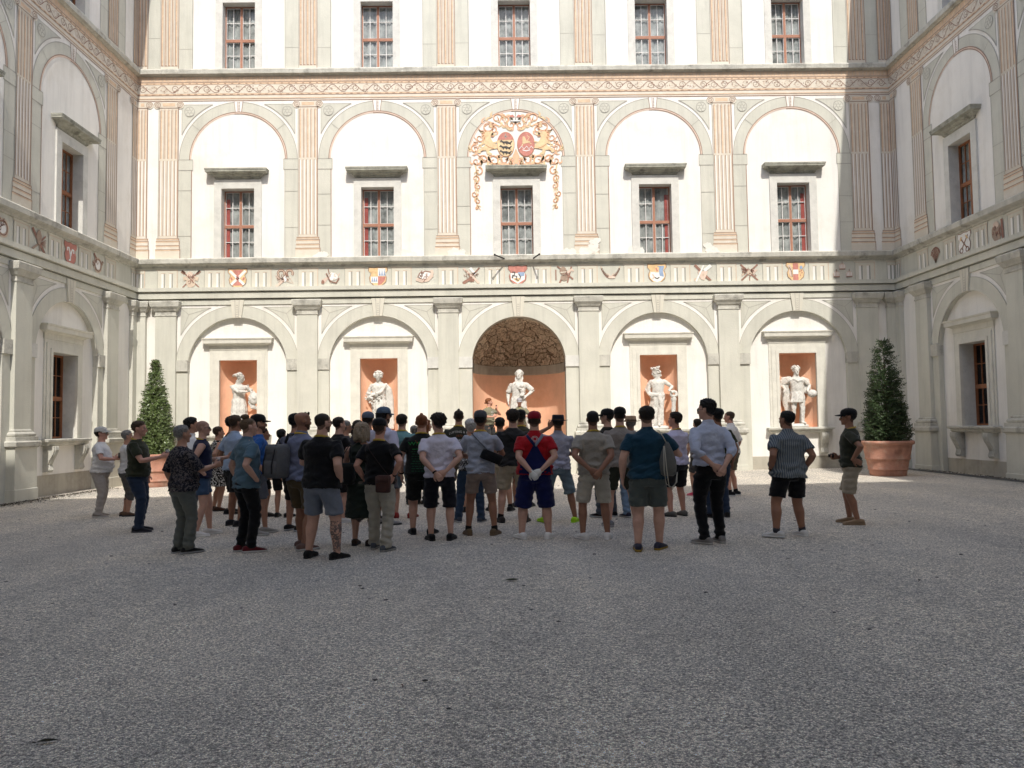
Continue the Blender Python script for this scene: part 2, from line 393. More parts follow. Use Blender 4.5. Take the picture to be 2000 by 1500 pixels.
def ionic(par, cx, half=None, k=1.0):
    """painted Ionic pilaster on the first floor, flat on the plaster; half = -1/+1 for a corner half"""
    mb = MB(); C, T, O, B, G, W = range(6); y1, y2, y3 = -.010, -.014, -.018
    xa, xb = (-.33, .33)
    if half == 1: xa, xb = 0.0, .36          # wall begins at cx and runs right
    if half == -1: xa, xb = -.36, 0.0
    mb.rect(cx + xa, cx + xb, 8.03, 12.5, y1, C)
    n = 5 if half is None else 3; p = (xb - xa) / (n + .25)
    for i in range(n):
        x = cx + xa + p * (i + .62)
        mb.strip([(x - .030, 10.74), (x - .030, 12.40)], .018, y2, B); mb.strip([(x + .004, 10.74), (x + .004, 12.42)], .040, y2, O if i % 2 == 0 else T)
        mb.disc(x - .008, 12.42, .034, .03, y3, T, 10)
        mb.strip([(x - .040, 8.10), (x - .040, 10.68)], .020, y2, B); mb.strip([(x + .042, 8.10), (x + .042, 10.66)], .016, y2, T); mb.strip([(x, 8.12), (x, 10.70)], .04, y2, W)
        mb.disc(x, 10.69, .035, .03, y3, C, 10)
    mb.strip([(cx + xa, 8.03), (cx + xa, 12.5)], .02, y3, G); mb.strip([(cx + xb - .01, 8.03), (cx + xb - .01, 12.5)], .03, y3, B)
    # base mouldings
    e = .0
    for z0, z1, ov, c in ((7.95, 8.03, .05, C), (7.80, 7.95, .07, C), (7.66, 7.80, .07, C), (7.315, 7.66, .09, C)):
        l = xa - (ov if half != 1 else 0); r = xb + (ov if half != -1 else 0)
        mb.rect(cx + l, cx + r, z0, z1, y2, c); mb.rect(cx + l, cx + r, z1 - .03, z1 - .012, y3, B)
        mb.rect(cx + l, cx + r, z1 - .065, z1 - .035, y3, O)
        if half != -1: mb.rect(cx + r - .022, cx + r, z0, z1 - .03, y3 - .002, B)
    # capital
    l = xa - (.06 if half != 1 else 0); r = xb + (.06 if half != -1 else 0)
    mb.rect(cx + l, cx + r, 12.50, 12.70, y2, C); mb.rect(cx + xa + .12, cx + xb - .12, 12.55, 12.66, y3, O)
    mb.rect(cx + l, cx + r, 12.485, 12.505, y3, B)
    for s in (-1, 1):
        if half is not None and s != half: continue
        vx = cx + (xb + .05 if s > 0 else xa - .05); vz = 12.59
        mb.disc(vx, vz, .135, .13, y3, C, 20)
        mb.strip([(vx + s * .125 * (1 - t / 26) * math.cos(t * .6), vz + .12 * (1 - t / 26) * math.sin(t * .6)) for t in range(24)], .018, y3 - .004, B)
    return mb.build('painted_pilaster', [CREAM, TAN, OCHRE, BROWN, GLINE, WHITE], par)

def flutes2(par, cx, half=None):
    """painted fluted pilaster strip on the second floor"""
    mb = MB(); C, T, O, B, G = range(5); xa, xb = (-.31, .31)
    if half == 1: xa, xb = 0, .34
    if half == -1: xa, xb = -.34, 0
    n = 5 if half is None else 3; p = (xb - xa) / (n + .25)
    mb.rect(cx + xa, cx + xb, 13.84, 19.0, -.010, C)
    for i in range(n):
        x = cx + xa + p * (i + .62)
        mb.strip([(x - .035, 13.96), (x - .035, 19)], .022, -.014, B); mb.strip([(x, 13.97), (x, 19)], .045, -.014, T if i % 2 else O); mb.strip([(x + .035, 13.96), (x + .035, 19)], .012, -.014, G)
        mb.rect(x - .045, x + .04, 13.945, 13.968, -.018, B)
    mb.strip([(cx + xa, 13.84), (cx + xa, 19)], .018, -.018, G); mb.strip([(cx + xb, 13.84), (cx + xb, 19)], .022, -.018, B)
    return mb.build('painted_pilaster', [CREAM, TAN, OCHRE, BROWN, GLINE], par)

def rosette(mb, cx, cz, y, r, fill, ln):
    mb.disc(cx, cz, r, r, y, fill, 24)
    mb.strip([(cx + r * math.cos(t * PI / 12), cz + r * math.sin(t * PI / 12)) for t in range(25)], .018, y - .003, ln)
    mb.strip([(cx + r * .35 * math.cos(t * PI / 6), cz + r * .35 * math.sin(t * PI / 6)) for t in range(13)], .014, y - .003, ln)
    for k in range(6):
        a = k * PI / 3 + .3
        mb.strip([(cx + r * q * math.cos(a + (q - .4) * .9), cz + r * q * math.sin(a + (q - .4) * .9)) for q in (.4, .6, .85)], .014, y - .003, ln)

def first_floor_paint(par, cx, hb, tint=False):
    """painted arcade of one bay on the first floor (arch ring, spandrels with rosettes, imposts)"""
    k = hb / 2.35; ro, ri, cz = 1.99 * k, 1.645 * k, 10.69
    zc = cz
    mb = MB(); G, B, L, W, P = range(5); y1, y2, y3 = -.004, -.008, -.012
    o = arc(cx, zc, ro, 0, 180, 40); i_ = arc(cx, zc, ri, 180, 0, 40)
    vs = o + i_[::-1]
    n = len(o); mb.add([(p[0], y1, p[1]) for p in o] + [(p[0], y1, p[1]) for p in i_[::-1]], [(a, a + 1, n + a + 1, n + a) for a in range(n - 1)], G)
    mb.m[-(n - 1):] = [G] * (n - 1)
    # flip so the ring faces the court
    for q in range(len(mb.f) - (n - 1), len(mb.f)): mb.f[q] = mb.f[q][::-1]
    mb.strip(arc(cx, zc, ro, 0, 180, 40), .018, y2, L)
    mb.strip(arc(cx, zc, ri - .03, 0, 180, 40), .06, y2, P); mb.strip(arc(cx, zc, ri, 0, 180, 40), .022, y3, B); mb.strip(arc(cx, zc, ri - .06, 0, 95, 24), .022, y3, B)
    for a in (38, 142): mb.strip([(cx + r * math.cos(R(a)), zc + r * math.sin(R(a))) for r in (ri, ro)], .012, y3, L)
    # keystone
    mb.poly([(cx - .10, zc + ri - .02), (cx + .10, zc + ri - .02), (cx + .15, 12.71), (cx - .15, 12.71)], y2 - .002, W)
    for s in (-1, 1): mb.strip([(cx + s * .10, zc + ri - .02), (cx + s * .15, 12.71)], .018, y3 - .002, B)
    mb.strip([(cx - .02, zc + ri), (cx - .03, 12.69)], .016, y3 - .002, B)
    for t in range(7): mb.rect(cx, cx + .045, zc + ri + .02 + t * .05, zc + ri + .045 + t * .05, y3 - .002, B)
    for s in (-1, 1):
        xo = cx + s * hb; xi = xo - s * .44; rr = ro + .11
        # spandrel panel
        a1 = math.degrees(math.acos(min(1, (abs(xi - cx)) / rr))); a2 = math.degrees(math.asin((12.60 - zc) / rr)) if 12.60 - zc < rr else 90
        pts = [(cx + s * rr * math.cos(R(a1 + (a2 - a1) * t / 14)), zc + rr * math.sin(R(a1 + (a2 - a1) * t / 14))) for t in range(15)] + [(xi, 12.60)]
        mb.poly(pts, y1, G); mb.strip(pts + [pts[0]], .016, y2, L); mb.strip(pts[:15], .026, y3, L)
        rosette(mb, xo - s * .70, 12.36, y2 - .006, .165, G, B if tint else L)
        # pier and impost
        x_a, x_b = sorted((xo - s * .33, xo - s * .78)); mb.rect(x_a, x_b, 7.315, 10.34, y1, G)
        x_a, x_b = sorted((xo - s * .33, xo - s * .82)); mb.rect(x_a, x_b, 10.34, 10.70, y2, G)
        for z in (10.34, 10.70): mb.rect(x_a, x_b, z - .01, z + .012, y3, L)
        ex = xo - s * .78
        mb.strip([(ex, 7.32), (ex, 10.34)], .026 if s < 0 else .014, y3, B if s < 0 else L)
        mb.strip([(xo - s * .82, 10.34), (xo - s * .82, 10.7)], .014, y3, L)
        for z in (8.15 + random.uniform(-.3, .3), 9.2 + random.uniform(-.3, .5)): mb.rect(min(xo - s * .33, ex), max(xo - s * .33, ex), z, z + .012, y3, L)
    return mb.build('painted_arcade', [GREEN, BROWN, GLINE, WHITE, PINK], par)

def upper_paint(par, cx, w):
    mb = MB(); mb.rect(cx - .78, cx - .31, 13.84, 19, -.004); mb.rect(cx + .31, cx + .78, 13.84, 19, -.004)
    for s in (-1, 1): mb.strip([(cx + s * .78, 13.84), (cx + s * .78, 19)], .016 if s < 0 else .03, -.008, 1)
    for s in (-1, 1):
        z = 14.6 + random.uniform(-.2, .4); a, b = sorted((cx + s * .31, cx + s * .78)); mb.rect(a, b, z, z + .012, -.008, 1)
    return mb.build('painted_pier', [GREEN, GLINE], par)

def scroll_frieze(par, x0, x1):
    """painted entablature under the upper cornice: dentils, bead rows and a running acanthus scroll"""
    mb = MB(); C, O, B, T, P, S = range(6); y1, y2, y3 = -.006, -.010, -.014
    mb.rect(x0, x1, 12.72, 13.58, y1, C)
    mb.rect(x0, x1, 13.37, 13.58, y2, T)
    d = .122; n = int((x1 - x0) / d)
    for i in range(n): mb.rect(x0 + i * d + .012, x0 + (i + 1) * d - .012, 13.40, 13.55, y3, O)
    mb.rect(x0, x1, 13.365, 13.382, y3, B)
    mb.rect(x0, x1, 13.30, 13.362, y2, O); mb.rect(x0, x1, 13.292, 13.304, y3, B)
    mb.rect(x0, x1, 12.99, 13.292, y2, C)
    mb.rect(x0, x1, 12.93, 12.985, y2, O); mb.rect(x0, x1, 12.918, 12.934, y3, B)
    for i in range(int((x1 - x0) / .24)): mb.rect(x0 + i * .24, x0 + i * .24 + .1, 12.945, 12.962, y3, B); mb.rect(x0 + i * .24 + .05, x0 + i * .24 + .12, 13.322, 13.34, y3, B)
    mb.rect(x0, x1, 12.80, 12.83, y2, O); mb.rect(x0, x1, 12.79, 12.803, y3, B)
    mb.rect(x0, x1, 12.722, 12.742, y2, S)
    # scroll
    p = .36; n = int((x1 - x0) / p); cz = 13.142
    for i in range(n):
        cx = x0 + (i + .5) * p; s = 1 if i % 2 else -1; ph = random.uniform(-.3, .3)
        rj = random.uniform(.85, 1.1); mb.strip([(cx + .125 * rj * (1 - t / 20) * math.cos(s * (t * .52) + ph), cz + .125 * (1 - t / 20) * math.sin(s * (t * .52) + ph)) for t in range(18)], [.020 - t * .0006 for t in range(18)], y3, B if random.random() < .6 else T)
        mb.strip([(cx - p / 2, cz - s * .06), (cx - p / 4, cz - s * .125), (cx, cz - s * .12), (cx + p / 4, cz - s * .03), (cx + p / 2, cz + s * .06)], .018, y3 - .002, S)
        for q in range(9):
            a = random.uniform(0, 6.28); rr = random.uniform(.05, .15); bx, bz = cx + rr * 1.2 * math.cos(a), cz + rr * .85 * math.sin(a)
            mb.strip([(bx, bz), (bx + .03 * math.cos(a + 1), bz + .03 * math.sin(a + 1)), (bx + .05 * math.cos(a + 2.2), bz + .03 * math.sin(a + 2.2))], [.018, .014, .006], y3 - .004, (B, S, P, T)[q % 4])
    return mb.build('painted_frieze', [CREAM, OCHRE, BROWN, TAN, PINK, SIENNA], par)

def spiral(cx, cz, r, a0, turns, n=18, shrink=.85): return [(cx + r * (1 - shrink * t / n) * math.cos(a0 + turns * 2 * PI * t / n), cz + r * (1 - shrink * t / n) * math.sin(a0 + turns * 2 * PI * t / n)) for t in range(n + 1)]

def shield(par, cx, cz, kind):
    mb = MB(); RD, YL, BL, WH, BK, BR, PK = range(7); y = -.016; s = .31
    o = [(-.95, 1.0), (-.45, .92), (0, 1.0), (.45, .92), (.95, 1.0), (1.0, .62), (.72, .3), (.9, -.1), (.82, -.55), (.45, -.9), (0, -1.05), (-.45, -.9), (-.82, -.55), (-.9, -.1), (-.72, .3), (-1.0, .62)]
    P = lambda q, k=1.0: [(cx + p[0] * s * k, cz + p[1] * s * k) for p in q]
    base = {'saltire': YL, 'quarter': YL, 'rooster': RD, 'lamb': YL, 'stripe': YL, 'hooks': RD, 'keys': WH}[kind]
    mb.poly(P(o, 1.08), y, BR); mb.poly(P(o), y - .004, base)
    def R_(x0, x1, z0, z1, c, d=.008): mb.rect(cx + x0 * s, cx + x1 * s, cz + z0 * s, cz + z1 * s, y - d, c)
    def S_(pts, w, c, d=.010): mb.strip(P(pts), w, y - d, c)
    if kind == 'saltire':
        mb.poly(P([(-.6, .9), (.6, .9), (0, .15)]), y - .006, RD); mb.poly(P([(-.55, -.8), (.55, -.8), (0, -.1)]), y - .006, RD)
        S_([(-.85, .8), (.7, -.7)], .085, WH); S_([(.85, .8), (-.7, -.7)], .085, WH); S_([(-.16, .18), (.16, .18), (-.16, -.2), (.16, -.2)], .035, RD, .014)
        S_([(-.7, .1), (-.6, -.2)], .06, RD, .012); S_([(.7, .1), (.6, -.2)], .06, RD, .012)
    if kind == 'quarter':
        R_(0, .8, .05, .9, WH); R_(-.75, 0, -.7, 0, WH)
        for i in range(3):
            mb.poly(P([(.1 + i * .25, .1), (.3 + i * .25, .1), (.2 + i * .25, .85)]), y - .012, BL); mb.poly(P([(-.7 + i * .22, -.55), (-.5 + i * .22, -.55), (-.6 + i * .22, 0)]), y - .012, BL)
        mb.poly(P([(0, 0), (.85, 0), (.7, -.5), (.35, -.85), (0, -.95)]), y - .008, RD); mb.poly(P([(-.85, .9), (-.1, .9), (-.1, .5), (-.8, .35)]), y - .010, YL)
    if kind == 'rooster':
        mb.poly(P([(-.8, .2), (.8, .2), (.75, -.5), (0, -.95), (-.75, -.5)]), y - .006, WH); mb.poly(P([(0, .3), (.75, .3), (.7, -.1), (.2, -.2)]), y - .010, BL)
        mb.poly(P([(-.5, -.4), (0, -.3), (.35, -.45), (0, -.8)]), y - .010, YL)
        S_([(-.6, .3), (-.3, .3), (-.4, -.1), (-.1, -.15), (-.2, -.5), (.1, -.6)], .04, BK, .014); S_([(-.5, 0), (-.6, -.35)], .05, BK, .014); S_([(.1, .1), (.3, -.2), (.2, -.5)], .03, BK, .014)
    if kind == 'lamb':
        mb.poly(P([(-.7, .15), (.7, .15), (.8, -.4), (.4, -.85), (0, -.95), (-.4, -.85), (-.8, -.4)]), y - .006, WH)
        mb.poly(P([(.1, .8), (.8, .8), (.65, .2), (.75, -.4), (.3, -.3)]), y - .008, BL); mb.poly(P([(-.3, .7), (.25, .7), (.2, .1), (-.2, .1)]), y - .010, YL)
        S_([(-.5, -.1), (-.3, -.4), (-.5, -.6)], .05, PK); S_([(-.25, -.45), (0, -.6), (.25, -.45)], .035, BK, .012); S_([(-.1, .6), (.05, .2)], .05, RD, .014)
    if kind == 'stripe':
        R_(-.3, .28, -1.0, .92, RD); R_(-.3, .28, -.28, .22, WH, .012)
        S_([(-.75, .75), (-.55, .3), (-.62, -.1), (-.45, -.5)], .09, PK); S_([(-.7, .5), (-.45, 0), (-.4, -.6)], .03, BR, .014)
        mb.disc(cx + .6 * s, cz + .45 * s, .05, .06, y - .012, BL, 10)
        for q in ((.45, 0), (.68, -.1), (.5, -.4), (.62, .12)): mb.disc(cx + q[0] * s, cz + q[1] * s, .022, .022, y - .012, RD, 8)
    if kind == 'hooks':
        S_([(-.5, .2), (-.55, .45), (-.3, .5), (-.15, .2), (-.05, -.2), (-.05, -.6), (-.3, -.62)], .06, WH); S_([(.5, .1), (.5, .4), (.25, .42), (.1, .1), (.02, -.2)], .06, WH)
    if kind == 'keys':
        S_([(-.55, .6), (.4, -.5)], .045, BR); S_([(.6, .7), (-.4, -.5)], .045, BR); S_(spiral(.45, -.62, .22, 0, 1, 12, 0), .035, BR); S_(spiral(-.45, -.62, .22, 0, 1, 12, 0), .035, BR)
        S_([(-.6, .35), (-.35, .65)], .07, YL, .012); S_([(.25, .7), (.6, .35)], .05, YL, .012)
    return mb.build('painted_shield', [REDP, YELP, BLUEP, WHP, BLKP, BROWN, PINK], par)

def trophy(par, cx, cz, kind, tone=0):
    mb = MB(); A, B, C, D = range(4); s = .33; y = -.016
    P = lambda q: [(cx + p[0] * s, cz + p[1] * s) for p in q]
    def S_(pts, w, c, d=0): mb.strip(P(pts), w, y - d, c)
    def blob(x, z, rx, rz, c, d=.004, n=14, j=.12): mb.poly(P([(x + rx * (1 + random.uniform(-j, j)) * math.cos(2 * PI * t / n), z + rz * (1 + random.uniform(-j, j)) * math.sin(2 * PI * t / n)) for t in range(n)]), y - d, c)
    def curls(n, r0, c, w=.02):
        for i in range(n):
            a = random.uniform(0, 6.28); rr = random.uniform(.2, r0); S_(spiral(rr * math.cos(a), rr * .8 * math.sin(a), random.uniform(.1, .2), a, .8, 8, .5), w, c, .010)
    if kind == 0:   # cuirass with halberds
        S_([(-.9, .85), (.85, -.9)], .04, B); S_([(.9, .85), (-.85, -.9)], .04, B); S_([(-.95, .8), (-.6, .55)], .1, B); S_([(.95, .8), (.6, .5)], .08, B)
        blob(0, -.4, .45, .5, C); blob(-.1, .45, .28, .28, A, .008); S_([(-.75, 0), (-.3, .1)], .13, C, .006); S_([(.75, -.05), (.3, .1)], .13, C, .006); S_([(-.3, .3), (.3, -.4)], .03, B, .012); S_([(-.3, -.8), (.3, -.75)], .03, A, .012); curls(6, .5, B)
    elif kind == 1:   # wreaths and quiver
        for q in (-.35, .5): S_(spiral(q, .45, .34, -.6, .75, 14, .1), .075, B); S_(spiral(q, .45, .34, -.6, .75, 14, .1), .03, C, .004)
        for i in range(7): S_([(-.2, -.1), (-.95 + i * .07, .25 - i * .17)], .022, A)
        S_([(-.85, -.9), (-.1, -.3)], .07, A, .006); S_([(.1, -.3), (.55, 0), (.9, -.6), (.2, -.35)], .025, A, .004); curls(7, .6, B); blob(.05, -.1, .18, .3, D, .008)
    elif kind == 2:   # horn and flask
        S_([(-.85, -.45), (-.4, -.1), (.1, .1), (.6, .0), (.85, .4)], [.16, .08, .07, .06, .03], C); blob(.15, .05, .5, .42, D, .004); S_([(-.5, .4), (-.1, -.45), (.5, -.6), (.8, -.1)], .045, B, .010); blob(-.85, -.5, .17, .2, B, .008); S_([(-.3, .85), (-.2, .3)], .03, B, .01); curls(6, .55, A)
    elif kind == 3:   # plumed cap and gloves
        blob(0, .1, .62, .42, D); S_([(-.85, -.3), (-.3, -.5), (.3, -.4), (.8, .1)], .12, C, .006); S_([(.5, -.2), (.8, .3), (.7, .6)], .09, C, .008); S_([(-.7, -.1), (-.5, .3), (.1, .5), (.6, .4)], .03, B, .012); curls(9, .6, B)
    elif kind == 4:   # crossed pipes
        S_([(-.8, .75), (.8, -.8)], .07, C, .004); S_([(.85, .8), (-.5, -.7)], .05, B); S_([(-.1, .8), (.4, .1)], .09, D); S_([(-.85, -.8), (-.3, -.45), (.3, -.5)], .10, B, .006); curls(9, .75, B)
    elif kind == 5:   # helmet with weapons
        S_([(-.7, .85), (.9, -.5)], .05, B, .004); S_([(.3, -.9), (.75, .8)], .05, B); S_([(-.5, -.9), (.1, .2)], .06, B); blob(-.1, .35, .34, .48, A, .006); blob(0, -.35, .4, .3, A, .006); S_([(-.85, .5), (-.85, -.6)], .04, B); S_([(.2, .1), (.8, .5), (.95, .3)], .08, C, .004); S_([(-.4, .2), (.2, .25)], .035, D, .012); curls(5, .5, B)
    elif kind == 6:   # laurel branches
        for q in (-1, 1):
            S_([(q * .05, -.35), (q * .5, -.2), (q * .9, .6)], .03, B)
            for i in range(8):
                t = i / 7; bx, bz = q * (.15 + .75 * t), -.35 + .8 * t * t + .1; S_([(bx, bz), (bx + q * .1, bz + .28)], [.06, .01], A if i % 2 else C, .004); S_([(bx, bz), (bx - q * .05, bz - .25)], [.05, .01], B, .004)
        blob(.1, -.35, .4, .14, C, .008)
    elif kind == 7:   # palette and brushes
        S_([(-.85, .8), (.5, -.6)], .09, B); S_([(.8, .75), (.1, .2)], .11, 3, .004); S_([(-.75, -.9), (.05, .75)], .05, D, .010); mb.poly(P([(-.6, .15), (.5, .15), (.1, -.75), (-.25, -.7)]), y - .006, 2); blob(.0, -.2, .1, .12, A, .012); mb.poly(P([(.35, -.3), (.85, -.75), (.6, -.85), (.2, -.5)]), y - .008, 1); blob(-.8, -.7, .17, .17, A, .006)
    elif kind == 8:   # crossed swords and knots
        S_([(-.9, .8), (.85, -.85)], .055, B); S_([(.85, .8), (-.85, -.85)], .055, B); blob(0, -.05, .28, .26, A, .006); S_([(.1, .2), (.7, .15), (.3, -.1)], .12, C, .004); curls(14, .8, B, .024); S_([(-.8, -.2), (-.3, 0), (-.8, -.35)], .04, A, .006); S_([(0, -.4), (.0, -.9)], .03, B)
    elif kind == 9:   # three crowns
        for ox, oz in ((-.55, -.35), (.05, .45), (.75, -.35)):
            mb.poly(P([(ox - .3, oz - .25), (ox + .3, oz - .25), (ox + .36, oz + .1), (ox + .18, oz + .3), (ox, oz + .35), (ox - .18, oz + .3), (ox - .36, oz + .1)]), y - .004, 0)
            for q in (-.2, -.07, .07, .2): S_([(ox + q, oz - .15), (ox + q * 1.2, oz + .22)], .022, 3, .010)
            S_([(ox - .32, oz - .25), (ox + .32, oz - .25)], .03, 1, .010); S_([(ox, oz + .3), (ox, oz + .55)], .02, 1, .010)
    elif kind == 10:   # drum cuirass (side wings)
        blob(-.1, -.1, .6, .8, 0); blob(-.15, .5, .4, .25, 2, .006); S_([(.6, .8), (.7, -.9)], .09, 1, .006); curls(8, .7, 1, .03)
    elif kind == 11:   # bagpipe
        blob(0, .3, .35, .6, 0, .008); S_([(-.9, .9), (.9, -.95)], .10, 1, .004); S_([(.9, .6), (-.1, -.2)], .05, 1, .004); S_([(-.9, -.8), (0, -.2), (.2, -.9)], .07, 0)
        for i in range(6): S_([(.2, -.1), (.95, .3 - i * .13)], .016, 1, .002)
    elif kind == 12:   # round mirror wreath
        S_(spiral(0, -.05, .55, 0, 1, 20, 0), .13, 0); blob(0, -.05, .42, .42, 3, .002, 20, .02); S_(spiral(0, -.05, .55, 0, 1, 20, 0), .03, 1, .010); S_([(-.7, .9), (-.3, .5)], .08, 1, .004); curls(8, .9, 1)
    elif kind == 13:   # shell
        for i in range(9): S_([(0, -.8), (-.7 + i * .175, .75 - abs(i - 4) * .13)], [.02, .05], i % 2, .002)
        S_(arc(0, -.1, .75, 10, 170, 12), .04, 1, .008); curls(4, .5, 1)
    mats = [PINK, SIENNA, TAN, WHP] if kind in (0, 1, 9) else [TAN, SIENNA, PINK, WHP]
    if kind in (5, 10, 11, 13): mats = [mat('umber_fresco', (.36, .27, .21), .9, .2, 6), SIENNA, PINK, CREAM]
    return mb.build('painted_trophy', mats, par)

def triglyph(par, cx, wid=.66):
    mb = MB(); h = wid / 2; y = -.012
    mb.rect(cx - h, cx + h, 6.325, 6.98, y, 0); mb.rect(cx - h - .03, cx + h + .03, 6.94, 7.0, y - .004, 0); mb.rect(cx - h - .03, cx + h + .03, 6.925, 6.942, y - .008, 2)
    for s in (-1, 1):
        x = cx + s * wid * .2; mb.rect(x - .07, x + .07, 6.335, 6.83, y - .004, 1); mb.rect(x + .01, x + .06, 6.335, 6.83, y - .008, 3); mb.rect(x - .07, x + .07, 6.82, 6.84, y - .010, 2)
    mb.rect(cx + h - .014, cx + h + .014, 6.33, 6.93, y - .008, 2); mb.rect(cx - h - .007, cx - h + .007, 6.33, 6.93, y - .008, 3)
    return mb.build('painted_triglyph', [CREAMG, WHITE, TAN, GREYP], par)
CREAMG = mat('pale_cream_paint', (0.62, 0.59, 0.50), 0.9, 0.06, 2)
GREYP = mat('mid_grey_paint', (0.34, 0.335, 0.29), 0.9, 0.1, 4)

def pilaster(par, cx, half=None):
    """ground floor plaster pilaster: shaft > capital, base, pedestal"""
    c, hw = cx, .34
    if half == 1: c, hw = cx + .2, .2
    if half == -1: c, hw = cx - .2, .2
    zb = -.3
    s = MB(); s.mold(c, hw - .13, [(.13, 1.66), (.13, 5.37)]); S = s.build('pilaster', GREEN, par)
    b = MB(); w = hw - .13
    b.mold(c, w, [(.13, 5.37), (.15, 5.375), (.15, 5.41), (.135, 5.42), (.135, 5.52), (.17, 5.54), (.20, 5.60), (.26, 5.68), (.27, 5.74), (.275, 5.76), (.285, 5.84), (.27, 5.868)]); b.build('capital', STONE, S)
    b = MB(); b.mold(c, w, [(.26, 1.37), (.26, 1.47), (.20, 1.475), (.22, 1.50), (.225, 1.54), (.20, 1.58), (.15, 1.60), (.16, 1.63), (.13, 1.66)]); b.build('pilaster_base', STONE, S)
    b = MB(); b.mold(c, w, [(.27, zb), (.27, .16), (.25, .17), (.24, 1.16), (.25, 1.2)], mi=0)
    b.mold(c, w, [(.26, 1.201), (.31, 1.24), (.32, 1.34), (.29, 1.37)], mi=1); b.build('pedestal', [GREEN, STONE], S)
    return S

def ground_arch(par, cx, hb, inner=None):
    """plaster arch ring with imposts and keystone on the ground floor"""
    k = hb / 2.35; zc = 3.67; ri = (1.65 if inner is None else inner) * (k if inner is None else 1); ro = 2.05 * k; pr = .02
    mb = MB(); n = 40
    o = arc(cx, zc, ro, 0, 180, n); i_ = arc(cx, zc, ri, 0, 180, n); m = n + 1
    mb.add([(p[0], -pr, p[1]) for p in o] + [(p[0], -pr, p[1]) for p in i_] + [(p[0], 0, p[1]) for p in o], [(a + 1, a, m + a, m + a + 1) for a in range(n)] + [(a, a + 1, 2 * m + a + 1, 2 * m + a) for a in range(n)])
    mb.strip(arc(cx, zc, ro, 0, 180, n), .014, -pr - .003, 1)
    for s in (-1, 1):
        a, b = sorted((cx + s * ri, cx + s * (hb - .22))); mb.box(a, b, -pr, 0, -.3, 3.67)
    A = mb.build('arch_band', [GREEN, GLINE], par)
    for s in (-1, 1):
        b = MB(); a0, a1 = sorted((cx + s * (ri - .012), cx + s * (hb - .25))); jj = random.uniform(0, .02)
        b.box(a0, a1, -.055 - jj, .16, 3.53, 3.90); b.build('impost_block', STONE if random.random() < .6 else PALEST, A)
    b = MB()
    z0, z1 = zc + ri - .015, 5.90
    f = [(cx - .14, z0), (cx + .14, z0), (cx + .225, z1), (cx - .225, z1)]
    b.add([(p[0], -.07, p[1]) for p in f] + [(p[0], .0, p[1]) for p in f], [(0, 1, 2, 3), (0, 4, 5, 1), (1, 5, 6, 2), (2, 6, 7, 3), (3, 7, 4, 0)])
    for s in (-1, 1): b.strip([(cx + s * .05, z0), (cx + s * .075, z1)], .016, -.074, 1)
    for t in range(6): b.strip([(cx - .035, z0 + .05 + t * .075), (cx, z0 + .02 + t * .075), (cx + .035, z0 + .05 + t * .075)], .014, -.074, 1)
    b.build('keystone', [CREAMG, GLINE], A)
    # spandrel panels
    rr = ro + .12
    for s in (-1, 1):
        p_ = MB(); xi = cx + s * (hb - .46); a1 = math.degrees(math.acos(min(1, (hb - .46) / rr))); zt = 5.655; a2 = math.degrees(math.asin(min(1, (zt - zc) / rr)))
        pts = [(cx + s * rr * math.cos(R(a1 + (a2 - a1) * t / 12)), zc + rr * math.sin(R(a1 + (a2 - a1) * t / 12))) for t in range(13)] + [(xi, zt)]
        p_.poly(pts, -.004, 0); p_.strip(pts + [pts[0]], .014, -.008, 1)
        c = (xi - s * .26, zt - .22)
        for q in (pts[0], pts[12], pts[13]): p_.strip([c, q], .012, -.008, 1)
        p_.build('painted_spandrel', [GREEN, GLINE], A)
    return A

def console(par, cx, y=.14):
    prof = [(.0, 1.20), (.30, 1.20), (.31, 1.10), (.27, .98), (.18, .82), (.13, .70), (.15, .62), (.17, .56), (.13, .50), (.0, .49)]
    b = MB(); h = .12
    for s in (-1, 1):
        vs = [(cx + s * h, y - p, z) for p, z in prof]; b.add(vs, [tuple(range(len(vs))) if s < 0 else tuple(range(len(vs)))[::-1]])
    b.add([(cx - h, y - p, z) for p, z in prof] + [(cx + h, y - p, z) for p, z in prof], [(i, i + 1, i + 11, i + 10)[::-1] for i in range(9)])
    for q in (-.06, 0, .06): b.tube([(cx + q, y - p - .006, z) for p, z in prof[1:9]], .022, 6)
    return b.build('console_bracket', STONE, par)

def sill(par, cx, hw, y=.14):
    b = MB(); b.mold(cx, hw, [(.16, 1.20), (.20, 1.235), (.21, 1.30), (.27, 1.32), (.275, 1.37), (.25, 1.39)], y0=y); return b.build('sill', STONE, par)

def aedicule(par, cx, w, z0, z1, y, m=None):
    """moulded stone frame with cornice around a ground floor niche or window"""
    m = m or CREAMST; b = MB(); h = w / 2
    for wi, wd, pr in ((.25, .33, .035), (.10, .25, .06), (0, .10, .085)):
        b.box(cx - h - wd, cx - h - wi, y - pr, y, z0, z1 + wd); b.box(cx + h + wi, cx + h + wd, y - pr, y, z0, z1 + wd)
        b.box(cx - h - wi, cx + h + wi, y - pr, y, z1 + wi, z1 + wd)
    F = b.build('aedicule_frame', m, par)
    c = MB(); zt = z1 + .33; c.mold(cx, h + .30, [(.03, zt), (.05, zt + .02), (.05, zt + .16), (.08, zt + .18), (.10, zt + .20), (.21, zt + .23), (.22, zt + .34), (.24, zt + .36), (.25, zt + .40), (.22, zt + .41)], y0=y)
    c.build('aedicule_cornice', m, F); return F

